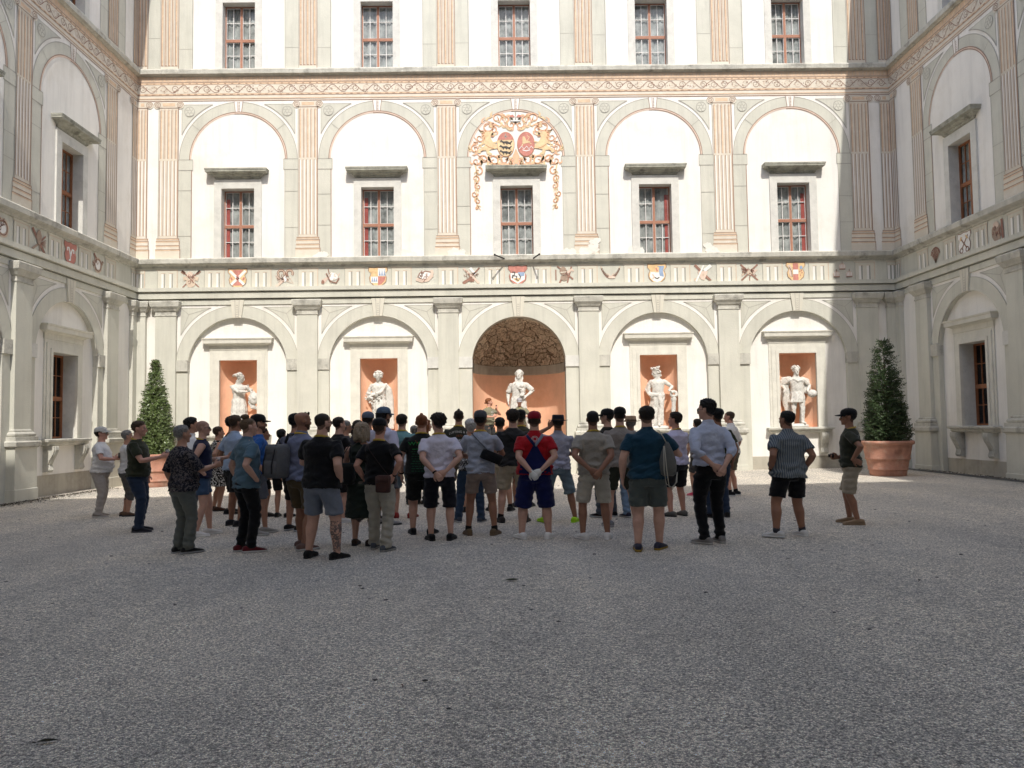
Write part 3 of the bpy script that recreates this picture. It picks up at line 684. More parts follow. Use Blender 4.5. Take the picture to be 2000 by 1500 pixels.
def niche(par, cx, w, z0, z1, y, depth=.58):
    b = MB(); h = w / 2; n = 20; rv = .05
    ang = [PI * i / n for i in range(n + 1)]; pts = [(cx + h * math.cos(a), y + rv + depth * math.sin(a)) for a in ang]
    ring = [(cx + h, y)] + pts + [(cx - h, y)]; k = len(ring)
    b.add([(p[0], p[1], z0) for p in ring] + [(p[0], p[1], z1) for p in ring], [(i, i + k, i + k + 1, i + 1)[::-1] for i in range(k - 1)])
    b.add([(p[0], p[1], z1) for p in ring], [tuple(range(k))]); b.add([(p[0], p[1], z0) for p in ring], [tuple(range(k))[::-1]])
    return b.build('niche', ORANGE, par)

def cornices(par, x0, x1, xs):
    """stone string courses and painted entablature of one wing"""
    b = MB(); b.run(x0, x1, [(.0, 5.74), (.035, 5.75), (.035, 5.92), (.0, 5.925), (.0, 5.955), (.10, 5.96), (.105, 6.15), (.04, 6.155), (.04, 6.185), (.165, 6.19), (.17, 6.20), (.17, 6.32), (.0, 6.325)]); b.build('architrave', GREEN, par)
    b = MB(); b.run(x0, x1, [(.0, 7.0), (.04, 7.005), (.05, 7.06), (.15, 7.10), (.19, 7.13), (.20, 7.27), (.17, 7.30), (.0, 7.315)], jit=.006); b.build('string_course', STONE, par)
    b = MB(); b.run(x0, x1, [(.0, 13.58), (.05, 13.585), (.07, 13.60), (.15, 13.62), (.16, 13.75), (.13, 13.80), (.0, 13.82)], jit=.006); b.build('upper_cornice', STONE, par)

def ground_bay(par, cx, hb, kind, wood=WOODD):
    y = .14
    if kind == 'niche':
        b = MB(); plate(b, rectl(cx - hb + .3, cx + hb - .3, -.3, 5.5), [rectl(cx - .63, cx + .63, 1.39, 3.89)], y, 0); b.rect(cx - hb + .3, cx + hb - .3, -.3, .42, y - .006, 1)
        b.build('recess_wall', [WHITE, DADO], par)
        aedicule(par, cx, 1.26, 1.39, 3.89, y); niche(par, cx, 1.26, 1.385, 3.895, y + .02); sill(par, cx, .83); console(par, cx - .78); console(par, cx + .78)
    elif kind == 'window':
        b = MB(); plate(b, rectl(cx - hb + .3, cx + hb - .3, -.3, 5.5), [rectl(cx - .62, cx + .62, 1.39, 3.78)], y, 0, .42, 2); b.rect(cx - hb + .3, cx + hb - .3, -.3, .42, y - .006, 1)
        b.build('recess_wall', [WHITE, DADO, PALEST], par)
        aedicule(par, cx, 1.24, 1.39, 3.78, y); sill(par, cx, .83); console(par, cx - .78); console(par, cx + .78)
        window(par, cx, 1.40, 1.22, 2.37, y + .34, wood, curtain=False)
    elif kind == 'apse':
        r = 1.57; zc = 3.67; yj = .50
        b = MB(); n = 28; zf = .72
        # jamb reveal
        loop = [(cx - r, zf)] + arc(cx, zc, r, 180, 0, 36) + [(cx + r, zf)]
        lp = loop[::-1]; k = len(lp)
        b.add([(p[0], 0, p[1]) for p in lp] + [(p[0], yj, p[1]) for p in lp], [(i, i + k, i + k + 1, i + 1) for i in range(k - 1)], 0)
        dep = 1.95; er = r
        def ring(z, sc=1.0): return [(cx + er * sc * math.cos(PI * i / n), yj + dep * sc * math.sin(PI * i / n), z) for i in range(n + 1)]
        def wall(za, zb, mi, sa=1.0, sb=1.0):
            b.add(ring(za, sa) + ring(zb, sb), [(i, i + 1, n + 1 + i + 1, n + 1 + i) for i in range(n)], mi)
        wall(zf, 3.40, 1); wall(3.40, 3.42, 0, 1, .985); wall(3.42, 3.72, 0, .985, .985); wall(3.72, 3.735, 0, .985, 1.0)
        b.add([(p[0], p[1], zf) for p in ring(zf)] + [(cx - r, 0, zf), (cx + r, 0, zf)], [tuple(range(n + 3))], 2)
        b.build('apse_niche', [DADO, ORANGE, STONE], par, False)
        c = MB(); m_ = 16; rings = []
        for j in range(m_ + 1):
            t = PI / 2 * j / m_; row = []
            for i in range(n + 1):
                a = PI * i / n; jx = .0 if j in (0, m_) or i in (0, n) else random.uniform(-.035, .035)
                row.append((cx + (er + jx) * math.cos(t) * math.cos(a), yj + (dep * (1 - .0) + jx) * math.cos(t) * math.sin(a), 3.735 + (zc + r - 3.735 + jx) * math.sin(t)))
            rings.append(row)
        for j in range(m_): c.add(rings[j] + rings[j + 1], [(i, i + 1, n + 2 + i, n + 1 + i) for i in range(n)])
        c.build('rubble_conch', RUBBLE, par)
        s = MB(); s.box(cx - 1.50, cx + 1.50, -.55, -.001, -.3, .36); s.box(cx - 1.3, cx + 1.3, -.28, -.002, .36, .70); s.build('niche_step', STONE, par)

def wing(name, label, origin, rz, x0, x1, pil, bays, corners, hb, emblems, fullz=20.5, back=False):
    W = tag(empty(name, origin, rz), label, 'building')
    outline = [(x0, -.3)]; holes = []
    for cx, kind in bays:
        k = hb / 2.35; ri = 1.57 if kind == 'apse' else 1.65 * k
        zlo = .72 if kind == 'apse' else -.3
        lp = [(cx - ri, zlo)] + arc(cx, 3.67, ri, 180, 0, 36) + [(cx + ri, zlo)]
        if kind == 'apse': holes.append(lp[::-1])
        else: outline += lp
    outline += [(x1, -.3), (x1, 5.95), (x0, 5.95)]
    b = MB(); plate(b, outline, holes, 0, 0)
    for cx, kind in bays:
        if kind == 'apse': continue
        ri = 1.65 * hb / 2.35; lp = [(cx - ri, -.3)] + arc(cx, 3.67, ri, 180, 0, 36) + [(cx + ri, -.3)]
        k = len(lp); vs = [(p[0], 0, p[1]) for p in lp] + [(p[0], .14, p[1]) for p in lp]
        b.add(vs, [(i + 1, i + k + 1, i + k, i) for i in range(k - 1)], 1)
    wh = []
    for cx, kind in bays: wh += [rectl(cx - .55, cx + .55, 7.35, 9.69), rectl(cx - .55, cx + .55, 13.85, 16.15)]
    plate(b, rectl(x0, x1, 5.95, fullz), wh, 0, 0, .36, 2)
    b.rect(x0, x1, 6.33, 7.0, -.004, 1)
    b.build('wall', [WHITE, GREEN, PALEST], W)
    cornices(W, x0, x1, None)
    for c in pil: pilaster(W, c); ionic(W, c); upper_paint(W, c, 0); flutes2(W, c)
    for c, s in corners: pilaster(W, c, s); ionic(W, c, s); flutes2(W, c, s)
    for i, (cx, kind) in enumerate(bays):
        ground_arch(W, cx, hb, 1.57 if kind == 'apse' else None)
        ground_bay(W, cx, hb, kind)
        first_floor_paint(W, cx, hb)
        wood = WOOD if back else WOODD
        red = {0: -1, 1: -1, 3: 1, 4: 1}.get(i) if back else None
        window(W, cx, 7.36, 1.10, 2.32, .26, wood, red, True, open_leaf=(back and i == 3))
        window(W, cx, 13.86, 1.10, 2.28, .26, wood)
        surround(W, cx, 7.317, 9.69, 1.10, .25, 9.99); hood(W, cx, 10.02, 10.31, .72, m=DARKST)
        surround(W, cx, 13.822, 16.15, 1.10, .24, 16.4, proud=.03)
    scroll_frieze(W, x0, x1)
    return W

def roof(W, x0, x1, z, over, depth=9.0):
    b = MB(); b.box(x0, x1, -over, .2, z - .25, z); b.add([(x0, -over, z + .004), (x1, -over, z + .004), (x1, depth / 2, z + 2.2), (x0, depth / 2, z + 2.2)], [(0, 1, 2, 3)])
    b.add([(x0, depth / 2, z + 2.2), (x1, depth / 2, z + 2.2), (x1, depth, z), (x0, depth, z)], [(0, 1, 2, 3)]); b.build('roof', TILE, W)
    c = MB(); c.quad((x1, depth, -.3), (x0, depth, -.3), (x0, depth, z), (x1, depth, z)); c.build('rear_wall', WHITE, W)

def rods(W):
    for x, z0, dx in ((.10, 7.16, -.34), (1.03, 7.16, .20)):
        b = MB(); b.tube([(x, .0, z0), (x, -.14, z0), (x + dx, -.58, z0 + .05)], .024, 8); b.ball((x + dx, -.58, z0 + .05), .036); b.build('flag_holder', cm('black_iron', (.03, .03, .03), .6), W)

# back wing
pils = [X0 + BAY * (i - 2.5) for i in range(6)]
bays = [(X0 + BAY * (i - 2), 'apse' if i == 2 else 'niche') for i in range(5)]
WB = wing('castle_wing', 'sunlit painted facade at the far side with statue niches and tall arched niche', (0, YB, 0), 0, XL, XR, pils, bays, [(XL, 1), (XR, -1)], 2.35, None, back=True)
roof(WB, XL - 8, XR + 8, 20.506, .75); rods(WB)
kinds = ['saltire', 'quarter', 'rooster', 'lamb', 'stripe']
tr = [(0, 1), (2, 3), (4, 5), (6, 7), (8, 9)]
for i, (cx, _) in enumerate(bays):
    shield(WB, cx, 6.64, kinds[i]); trophy(WB, cx - BAY / 3, 6.64, tr[i][0]); trophy(WB, cx + BAY / 3, 6.64, tr[i][1])
    for q in (-.5, .5): triglyph(WB, cx + q * BAY / 3)
for p in pils: triglyph(WB, p)
triglyph(WB, XL + .16, .3); triglyph(WB, XR - .16, .3)

# painted coat of arms over the middle window
def coat_of_arms(W, cx):
    mb = MB(); O, Y_, RD, BK, WH, BR, GR = range(7); y = -.016
    P = lambda q: [(cx + p[0], p[1]) for p in q]
    def S_(pts, w, c, d=0):
        mb.strip(P(pts), w, y - d, c)
    def mir(pts, w, c, d=0):
        S_(pts, w, c, d); S_([(-p[0], p[1]) for p in pts], w, c, d)
    tp = lambda n, a=.055, b=.012: [a + (b - a) * i / (n - 1) for i in range(n)]
    def sp(x, z, r, a0, tn, c=O, w=.05, d=0):
        q = spiral(x, z, r, a0, tn, 16, .8); mir(q, tp(17, w * 1.2, .020), c, d)
        q2 = spiral(x, z, r * .93, a0 + .1, tn, 16, .8); mir(q2, .010, BR, d + .004)
    def leafy(pts, c=O, w=.06, step=1):
        mir(pts, tp(len(pts), w * 1.1, .024), c)
        for i in range(1, len(pts) - 1, step):
            a, b = pts[i], pts[i + 1]; dx, dz = b[0] - a[0], b[1] - a[1]; l = math.hypot(dx, dz)
            for s in (-1, 1): mir([a, (a[0] + dx / l * .05 - s * dz / l * .06, a[1] + dz / l * .05 + s * dx / l * .06), (a[0] + dx / l * .12 - s * dz / l * .08, a[1] + dz / l * .12 + s * dx / l * .08)], [.045, .03, .006], c if s > 0 else Y_, .003)
    zc = 10.69
    # acanthus scrolls following the arch
    for x, z, r, a0, t in ((.95, 11.75, .22, 2.5, 1.2), (.62, 12.02, .20, 3.4, -1.1), (.35, 11.95, .17, .3, 1.0), (1.22, 11.35, .17, 2.0, 1.2), (1.38, 10.98, .16, 1.6, -1.2), (.75, 10.55, .20, .6, 1.2), (.38, 10.58, .18, 2.4, -1.1), (1.10, 10.60, .17, 0.2, 1.1), (1.35, 10.55, .15, 3, 1), (.15, 11.80, .14, 0, -1.0), (.75, 11.62, .13, 1, 1.1), (.2, 10.50, .12, 1.2, 1)):
        sp(x, z, r, a0, t)
        for q in range(5):
            a = random.uniform(0, 6.28); mir([(x + r * math.cos(a), z + r * math.sin(a)), (x + 1.35 * r * math.cos(a + .35), z + 1.35 * r * math.sin(a + .35)), (x + 1.5 * r * math.cos(a + .75), z + 1.5 * r * math.sin(a + .75))], [.08, .055, .012], O if q % 2 else Y_, .002)
    leafy([(.05, 10.42), (.4, 10.44), (.8, 10.47), (1.15, 10.62), (1.36, 10.85), (1.42, 11.1)])
    leafy([(.1, 11.62), (.35, 11.72), (.55, 11.9), (.62, 12.1)], O, .05); leafy([(.55, 11.75), (.85, 11.9), (1.05, 11.75)], O, .05)
    for x, z, r, a0, t in ((1.28, 10.2, .16, 1.6, 1.1), (1.38, 9.95, .13, 4, -1), (1.30, 9.68, .13, 1.6, -1.1), (1.42, 9.42, .12, 3, 1.1), (1.30, 9.18, .11, 1.5, -1.1), (1.36, 8.95, .07, 1.5, 1)): sp(x, z, r, a0, t, O, .045)
    leafy([(1.40, 10.5), (1.34, 10.2), (1.37, 9.9), (1.33, 9.6), (1.37, 9.3), (1.33, 9.02), (1.22, 8.86)], Y_, .045)
    mb.poly(P([(-.06, 10.45), (.06, 10.45), (.12, 10.7), (0, 10.98), (-.12, 10.7)]), y - .002, O)
    # oval shields
    for s in (-1, 1):
        ox, oz = s * .345, 11.12
        mb.disc(cx + ox, oz, .30, .43, y - .006, BR, 32); mb.disc(cx + ox, oz, .285, .415, y - .010, RD if s > 0 else Y_, 32)
    ox, oz = -.345, 11.12
    mb.poly(P([(ox + .285 * math.cos(t), oz + .415 * math.sin(t)) for t in [R(22 + 136 * i / 14) for i in range(15)]]), y - .014, RD)
    S_([(ox, oz + .37), (ox, oz + .2)], .03, GR, .018); S_([(ox - .06, oz + .28), (ox + .06, oz + .26)], .03, GR, .018)
    for k in range(3):
        zz = oz + .08 - k * .17; xx = ox + (.0 if k else .02)
        S_([(xx - .19, zz + .05), (xx - .1, zz - .01), (xx + .02, zz - .01), (xx + .12, zz - .05), (xx + .2, zz + .03)], [.04, .06, .08, .06, .03], BK, .018)
        for q in (-.1, .0, .12): S_([(xx + q, zz - .02), (xx + q + .03, zz - .09)], .03, BK, .018)
        S_([(xx - .16, zz + .06), (xx - .2, zz)], .04, BK, .020)
    ox = .345
    S_([(ox - .24, oz - .18), (ox - .15, oz - .07), (ox - .07, oz - .17), (ox + .02, oz - .07), (ox + .1, oz - .17), (ox + .18, oz - .07), (ox + .25, oz - .16)], .022, WH, .016)
    S_([(ox - .12, oz - .2), (ox, oz - .235), (ox + .14, oz - .2)], .03, WH, .016)
    # small golden lion on the red oval
    mb.poly(P([(ox - .12, oz + .0), (ox - .02, oz + .02), (ox + .12, oz + .05), (ox + .15, oz + .10), (ox + .02, oz + .12), (ox - .04, oz + .26), (ox - .10, oz + .28), (ox - .12, oz + .18)]), y - .016, Y_)
    S_([(ox - .1, oz + .02), (ox - .14, oz - .06)], .035, Y_, .016); S_([(ox + .12, oz + .05), (ox + .18, oz - .0)], .03, Y_, .016); S_([(ox + .05, oz + .12), (ox + .12, oz + .24), (ox + .04, oz + .3)], .02, Y_, .016)
    # lions holding the shields
    for s in (-1, 1):
        L_ = [(.62, 10.98), (.66, 11.12), (.80, 11.24), (.86, 11.38), (.82, 11.46), (.90, 11.56), (1.02, 11.60), (1.12, 11.52), (1.15, 11.36), (1.08, 11.18), (1.04, 11.10), (1.14, 11.02), (1.26, 10.96), (1.32, 10.84), (1.22, 10.82), (1.16, 10.90), (1.02, 10.92), (.98, 10.80), (.84, 10.74), (.80, 10.80), (.90, 10.86), (.90, 10.93), (.78, 10.96)]
        mb.poly(P([(s * p[0], p[1]) for p in L_]), y - .008, Y_)
        S_([(s * .74, 11.18), (s * .60, 11.22), (s * .55, 11.14)], .05, Y_, .008); S_([(s * .84, 11.40), (s * .74, 11.40)], .04, BR, .012)
        for q in range(9):
            a = -1.0 + q * .34; S_([(s * (.98 + .10 * math.cos(a)), 11.44 + .13 * math.sin(a)), (s * (.98 + .19 * math.cos(a - .3)), 11.42 + .21 * math.sin(a - .3))], [.04, .012], BR if q % 2 else O, .012)
        S_([(s * 1.24, 11.0), (s * 1.36, 11.1), (s * 1.34, 11.3), (s * 1.42, 11.4)], .025, O, .010); S_([(s * 1.02, 11.1), (s * .9, 11.02), (s * .74, 10.97)], .018, BR, .012); S_([(s * 1.1, 10.93), (s * 1.2, 10.88)], .014, BR, .012)
    # crown
    S_([(-.17, 11.93), (.17, 11.93)], .045, WH, .006); S_([(-.17, 11.905), (.17, 11.905)], .014, BK, .010)
    for q in (-.16, -.08, 0, .08, .16): S_([(q, 11.95), (q * 1.25, 12.05)], .03, GR, .008)
    for s in (-1, 1): mb.poly(P([(s * .02, 12.06), (s * .20, 12.06), (s * .17, 12.13), (s * .09, 12.15)]), y - .008, RD)
    S_([(0, 12.1), (0, 12.24)], .03, GR, .010); S_([(-.03, 12.2), (.03, 12.2)], .02, GR, .012)
    return mb.build('painted_coat_of_arms', [mat('orange_fresco', (.72, .44, .29), .9, .15, 5), mat('gold_fresco', (.70, .53, .32), .9, .2, 6), REDP, BLKP, WHP, mat('red_brown_fresco', (.45, .20, .10), .9, .2, 5), GLINE], W)
coat_of_arms(WB, X0)

# flaked paint patches near the string course
PEEL = mat('flaked_plaster', (.73, .70, .64), .95, .08, 3, .5, 12)
def flake(W, cx, cz, rx, rz, n, seed):
    rs = np.random.default_rng(seed); b = MB()
    x, z, r = cx, cz, .1
    for i in range(n):
        a_ = rs.uniform(0, 2 * PI); x = cx + max(-rx * 1.6, min(rx * 1.6, x + r * math.cos(a_) - cx)); z = max(7.34, cz + max(-rz, min(rz * 1.5, z + r * .8 * math.sin(a_) - cz))); r = rs.uniform(.07, .15); k = 16
        b.poly([(x + r * rs.uniform(.65, 1.2) * math.cos(2 * PI * t / k), z + r * .8 * rs.uniform(.65, 1.2) * math.sin(2 * PI * t / k)) for t in range(k)], -.022 - i * .0004)
    b.build('flaked_patch', PEEL, W)
for i, (fx, fz, rx, rz, n) in enumerate(((-3.0, 7.4, .35, .35, 26), (-1.5, 7.5, .3, .4, 22), (3.2, 7.4, .3, .5, 26), (4.3, 7.4, .25, .35, 16), (7.0, 7.4, .4, .25, 14), (-6.2, 7.4, .3, .2, 10), (2.2, 7.35, .3, .3, 10))): flake(WB, fx, fz, rx, rz, n, i)

# side wings (local x runs to the right as seen from the court)
SP = 4.5
lp = [24.3 - SP * i for i in range(4)]; lb = [(24.3 - SP * (i + .5), 'window') for i in range(3)]
WLc = wing('castle_wing', 'shaded wing on the left side of the court behind the man in white cap', (XL, 0, 0), R(90), -1.0, YB, lp, lb[::-1], [(YB, -1)], SP / 2, None)
roof(WLc, -1, YB + 8, 20.5, .8)
WRc = wing('castle_wing', 'shaded wing closing the right side of the courtyard beside the conifer', (XR, 0, 0), R(-90), -YB, 1.0, [-p for p in lp], [(-c, k) for c, k in lb], [(-YB, 1)], SP / 2, None)
roof(WRc, -YB - 8, 1, 20.5, .75)
tk = [12, 11, 10, 13, 12, 10, 11]
for W, sg, ks in ((WLc, 1, 'hooks'), (WRc, -1, 'keys')):
    for i in range(4):
        cx = sg * (24.3 - SP * i); triglyph(W, cx, .62)
        if i < 3:
            bx = cx - sg * SP / 2
            for q in (-.5, .5): triglyph(W, bx + q * SP / 3, .62)
            if i == 0: shield(W, bx, 6.64, ks)
            else: trophy(W, bx, 6.64, 12)
            trophy(W, bx + sg * SP / 3, 6.64, 12 if sg > 0 else 13); trophy(W, bx - sg * SP / 3, 6.64, 11 if (i + (sg < 0)) % 2 == 0 else 10)
    triglyph(W, sg * (YB - .17), .3)

# wing behind the camera: it throws the big shadow over the court
WF = tag(empty('castle_wing', (0, -.25, 0), R(180)), 'tall plain gate wing behind the viewer that shades the gravel court', 'building')
b = MB(); gate = [(-1.6, -.3)] + arc(0, 2.6, 1.6, 180, 0, 20) + [(1.6, -.3)]
fx0, fx1 = -XR, -XL
wn = [rectl(c - .55, c + .55, z, z + 2.3) for c in (-8.5, -4.2, 4.2, 8.5) for z in (7.35, 13.85)]
plate(b, [(fx0, -.3)] + gate + [(fx1, -.3), (fx1, 23.2), (fx0, 23.2)], wn, 0, 0, .3, 0); b.build('wall', WHITE, WF)
for c in (-8.5, -4.2, 4.2, 8.5):
    for z in (7.36, 13.86): window(WF, c, z, 1.1, 2.28, .2, WOODD)
cornices(WF, fx0, fx1, None)
roof(WF, fx0 - 8, fx1 + 8, 23.2, .85)
# ------------------------------------------------------------------ people
A3 = lambda *a: np.array(a, float)
def unit(v): v = np.asarray(v, float); return v / (np.linalg.norm(v) or 1)
def two_bone(S, Wr, l1, l2, pole):
    d = Wr - S; L = np.linalg.norm(d); mx = (l1 + l2) * .995
    if L > mx: Wr = S + d * (mx / L); d = Wr - S; L = mx
    u = d / L; a = (l1 * l1 - l2 * l2 + L * L) / (2 * L); h = math.sqrt(max(0, l1 * l1 - a * a))
    p = unit(pole); p = p - u * (p @ u); p = unit(p)
    return S + u * a + p * h, Wr

ARM = {  # wrist (x is multiplied by side), elbow pole, hand direction, palm normal, curl
    'down': ((.265, .03, .90), (.5, -1, 0), (-.03, .14, -1), (-1, 0, 0), .35),
    'pocket': ((.215, .02, .955), (.4, -1, 0), (-.12, .3, -1), (-1, 0, 0), .2),
    'back': ((.075, -.215, .985), (1, -.35, -.1), (-.85, -.10, -.42), (0, 1, 0), .75),
    'back2': ((.055, -.245, .965), (1, -.35, -.1), (-.55, -.05, -.85), (0, 1, .2), .8),
    'front': ((.10, .27, 1.10), (1, -.5, -.2), (-.55, .8, .15), (-.5, -.5, 0), .7),
    'cross': ((-.05, .235, 1.20), (1, -.1, -.5), (-1, .05, .12), (0, -1, 0), .4),
    'glass': ((.15, .34, 1.20), (.6, -1, -.6), (-.15, .95, .25), (-1, 0, 0), .95),
    'hip': ((.205, -.05, 1.02), (1, -.9, .3), (-.35, -.75, -.5), (-.8, .5, 0), .4),
    'face': ((.10, .22, 1.58), (1, .25, -.5), (-.5, .15, .8), (-.3, -1, 0), .6),
    'mic': ((.06, .24, 1.40), (1, -.2, -.8), (-.4, .5, .75), (-.5, -.8, 0), 1.0),
    'low': ((.08, .155, 1.03), (1, -.6, -.1), (-.5, .75, .1), (-.5, -.5, 0), .8),
    'strap': ((.15, .15, 1.27), (1, -.3, -.8), (-.35, .2, .9), (0, -1, 0), .8),
    'chest': ((.12, .25, 1.16), (1, -.5, -.3), (-.5, .7, .45), (-.5, -.6, 0), .85),
}
def arm_of(side, pose):
    w, pole, hd, pn, curl = ARM[pose] if isinstance(pose, str) else pose
    m = A3(side, 1, 1); S = A3(side * .180, -.015, 1.395)
    E, Wr = two_bone(S, A3(*w) * m, .28, .26, A3(*pole) * m)
    return dict(S=S, E=E, W=Wr, d=unit(A3(*hd) * m), n=unit(A3(*pn) * m), curl=curl, side=side)

def ering(c, rx, ry, n=20, e=2.2):
    out = []
    for j in range(n):
        t = 2 * PI * j / n; a, b = math.cos(t), math.sin(t)
        out.append((c[0] + rx * math.copysign(abs(a) ** (2 / e), a), c[1] + ry * math.copysign(abs(b) ** (2 / e), b), c[2]))
    return out

TORSO = [(.80, .10, .085, -.005), (.86, .150, .108, -.014), (.92, .166, .122, -.020), (.98, .163, .116, -.012), (1.06, .150, .106, .0), (1.14, .148, .106, .006), (1.24, .158, .113, .002),
         (1.34, .168, .118, -.006), (1.40, .166, .108, -.014), (1.44, .138, .088, -.018), (1.475, .092, .068, -.016), (1.51, .064, .060, -.008), (1.54, .057, .058, -.004), (1.61, .055, .058, .006)]
def torso(mb, g=1.0, belly=0.0, fem=False, grow=0.0, zmin=.8, zmax=2):
    rr = []
    for z, rx, ry, y in TORSO:
        if z < zmin or z > zmax: continue
        k = g if z < 1.42 else 1 + (g - 1) * .4
        bb = belly * math.exp(-((z - 1.08) / .13) ** 2)
        if fem and 1.0 < z < 1.2: rx *= .93
        if fem and z < 1.0: rx *= 1.05
        rr.append(ering((0, y + bb * .55, z), rx * k + grow + bb * .3, ry * k + grow + bb * .5))
    mb.loft(rr)

def legs_of(sp):
    out = []
    for side, (x, y, toe) in zip((1, -1), sp.get('legs', ((.11, 0, 14), (-.11, .02, 14)))):
        t = R(toe) * side; f = A3(math.sin(t), math.cos(t), 0)
        H_ = A3(side * .09, -.012, .90); An = A3(x, y, .085)
        K, An = two_bone(H_, An, .425, .40, f + A3(0, .2, 0)); out.append(dict(H=H_, K=K, A=An, f=f, side=side))
    return out

def leg_loft(mb, lg, k=1.0, grow=0.0):
    H_, K, An = lg['H'], lg['K'], lg['A']; b = A3(0, -.014, 0)
    mid = H_ * .5 + K * .5; c1 = K * .68 + An * .32 + b; c2 = K * .35 + An * .65 + b * .5
    pts = [H_ + A3(0, 0, .03), H_, mid + A3(0, .006, 0), K * .85 + H_ * .15, K, K * .88 + An * .12, c1, c2, An + A3(0, -.006, .02), An + A3(0, 0, -.03)]
    rad = [.070, .088, .076, .060, .055, .053, .057, .043, .035, .034]
    mb.tube([tuple(p) for p in pts], [r * k + grow for r in rad], 14, up=(0, 1, 0))

def arm_loft(mb, a, k=1.0):
    S, E, Wr = a['S'], a['E'], a['W']
    ins = S + A3(-a['side'] * .07, 0, .0)
    pts = [ins, S + A3(-a['side'] * .01, 0, .0), S * .7 + E * .3, S * .3 + E * .7, E, E * .75 + Wr * .25, E * .35 + Wr * .65, Wr, Wr + a['d'] * .025]
    rad = [.048, .060, .053, .045, .040, .043, .034, (.028, .024), (.027, .020)]
    mb.tube([tuple(p) for p in pts], [r * k if not isinstance(r, tuple) else (r[0] * k, r[1] * k) for r in rad], 12, up=tuple(unit(a['n'])))

def hand_mb(a, k=1.0):
    mb = MB(); d, n, sd = a['d'], a['n'], a['side']; n = unit(n - d * (n @ d)); t = np.cross(d, n) * (1 if sd > 0 else -1)
    # t points to the thumb side
    if sd > 0: t = np.cross(n, d) * -1
    else: t = np.cross(n, d)
    O = a['W']; c = a['curl']
    def ring(p, w, h): return [tuple(p + t * (w * math.copysign(abs(math.cos(q)) ** .8, math.cos(q))) + n * (h * math.sin(q))) for q in [2 * PI * j / 12 for j in range(12)]]
    mb.loft([ring(O - d * .02, .027, .020), ring(O + d * .01, .028, .019), ring(O + d * .04, .037, .017), ring(O + d * .075, .042, .0145), ring(O + d * .092, .040, .012)])
    for off, ln, r in ((.031, .070, .0092), (.0105, .080, .0095), (-.0105, .074, .0092), (-.030, .057, .0082)):
        p = O + d * .082 + t * off; q = [p]; ang = 0; dd = d
        for s_, f in ((.45, .55), (.31, .9), (.24, .6)):
            ang += c * f; dd = d * math.cos(ang) + n * math.sin(ang); p = p + dd * ln * s_; q.append(p)
        mb.tube([tuple(x) for x in q], [r, r, r * .93, r * .75], 8, up=tuple(t))
    p = O + d * .02 + t * .024; q = [p]
    for s_, an in ((.042, .75), (.030, .45 - c * .2), (.022, .2 - c * .3)):
        p = p + (d * math.cos(an) + t * math.sin(an) + n * .35 * c) * s_; q.append(p)
    mb.tube([tuple(x) for x in q], [.014, .0125, .0105, .008], 8, up=tuple(n))
    if k != 1:
        mb.v = [tuple(O + (np.array(v) - O) * k) for v in mb.v]
    return mb

CH = 1.545  # chin height
HEAD = [(0, .024, .074, .020), (.018, .040, .090, -.005), (.045, .053, .093, -.040), (.075, .061, .091, -.066), (.105, .067, .090, -.084), (.135, .0715, .089, -.094), (.165, .0735, .089, -.098), (.19, .070, .081, -.094), (.212, .057, .060, -.078), (.228, .036, .034, -.050), (.236, .014, .008, -.024)]
def head_mb(fem=False):
    mb = MB(); rr = []
    for z, w, yf, yb in HEAD:
        n = 24; row = []; cy, d = (yf + yb) / 2, (yf - yb) / 2; w2 = w * (.95 if fem else 1.0)
        for j in range(n):
            t = 2 * PI * j / n; a, b = math.cos(t), math.sin(t); e = 2.0 if b < 0 else 2.25
            row.append((w2 * math.copysign(abs(a) ** (2 / e), a), cy + d * math.copysign(abs(b) ** (2 / e), b), CH + z))
        rr.append(row)
    mb.loft(rr)
    mb.tube([(0, .082, CH + .135), (0, .096, CH + .118), (0, .110, CH + .096), (0, .108, CH + .085), (0, .086, CH + .080)], [(.010, .008), (.011, .010), (.014, .012), (.017, .011), (.014, .008)], 10, up=(1, 0, 0))
    for s in (-1, 1):
        mb.ball((s * .030, .080, CH + .138), (.026, .014, .009)); mb.ball((s * .040, .062, CH + .098), (.022, .022, .020)); mb.ball((s * .074, -.008, CH + .112), (.012, .020, .032)); mb.ball((s * .079, -.016, CH + .120), (.008, .012, .022))
    mb.ball((0, .088, CH + .058), (.024, .010, .007)); mb.ball((0, .087, CH + .046), (.020, .010, .007)); mb.ball((0, .082, CH + .016), (.022, .014, .014))
    mb.tube([(0, -.012, CH - .08), (0, -.004, CH + .02), (0, -.012, CH + .08)], [.056, .054, .05], 14)
    return mb

def rotM(yaw, pitch=0, tilt=0): return np.array((Matrix.Rotation(R(-yaw), 3, 'Z') @ Matrix.Rotation(R(pitch), 3, 'X') @ Matrix.Rotation(R(tilt), 3, 'Y')))
NECK = A3(0, -.012, 1.52)
def turn(v, M_): return (np.asarray(v, float) - NECK) @ M_.T + NECK

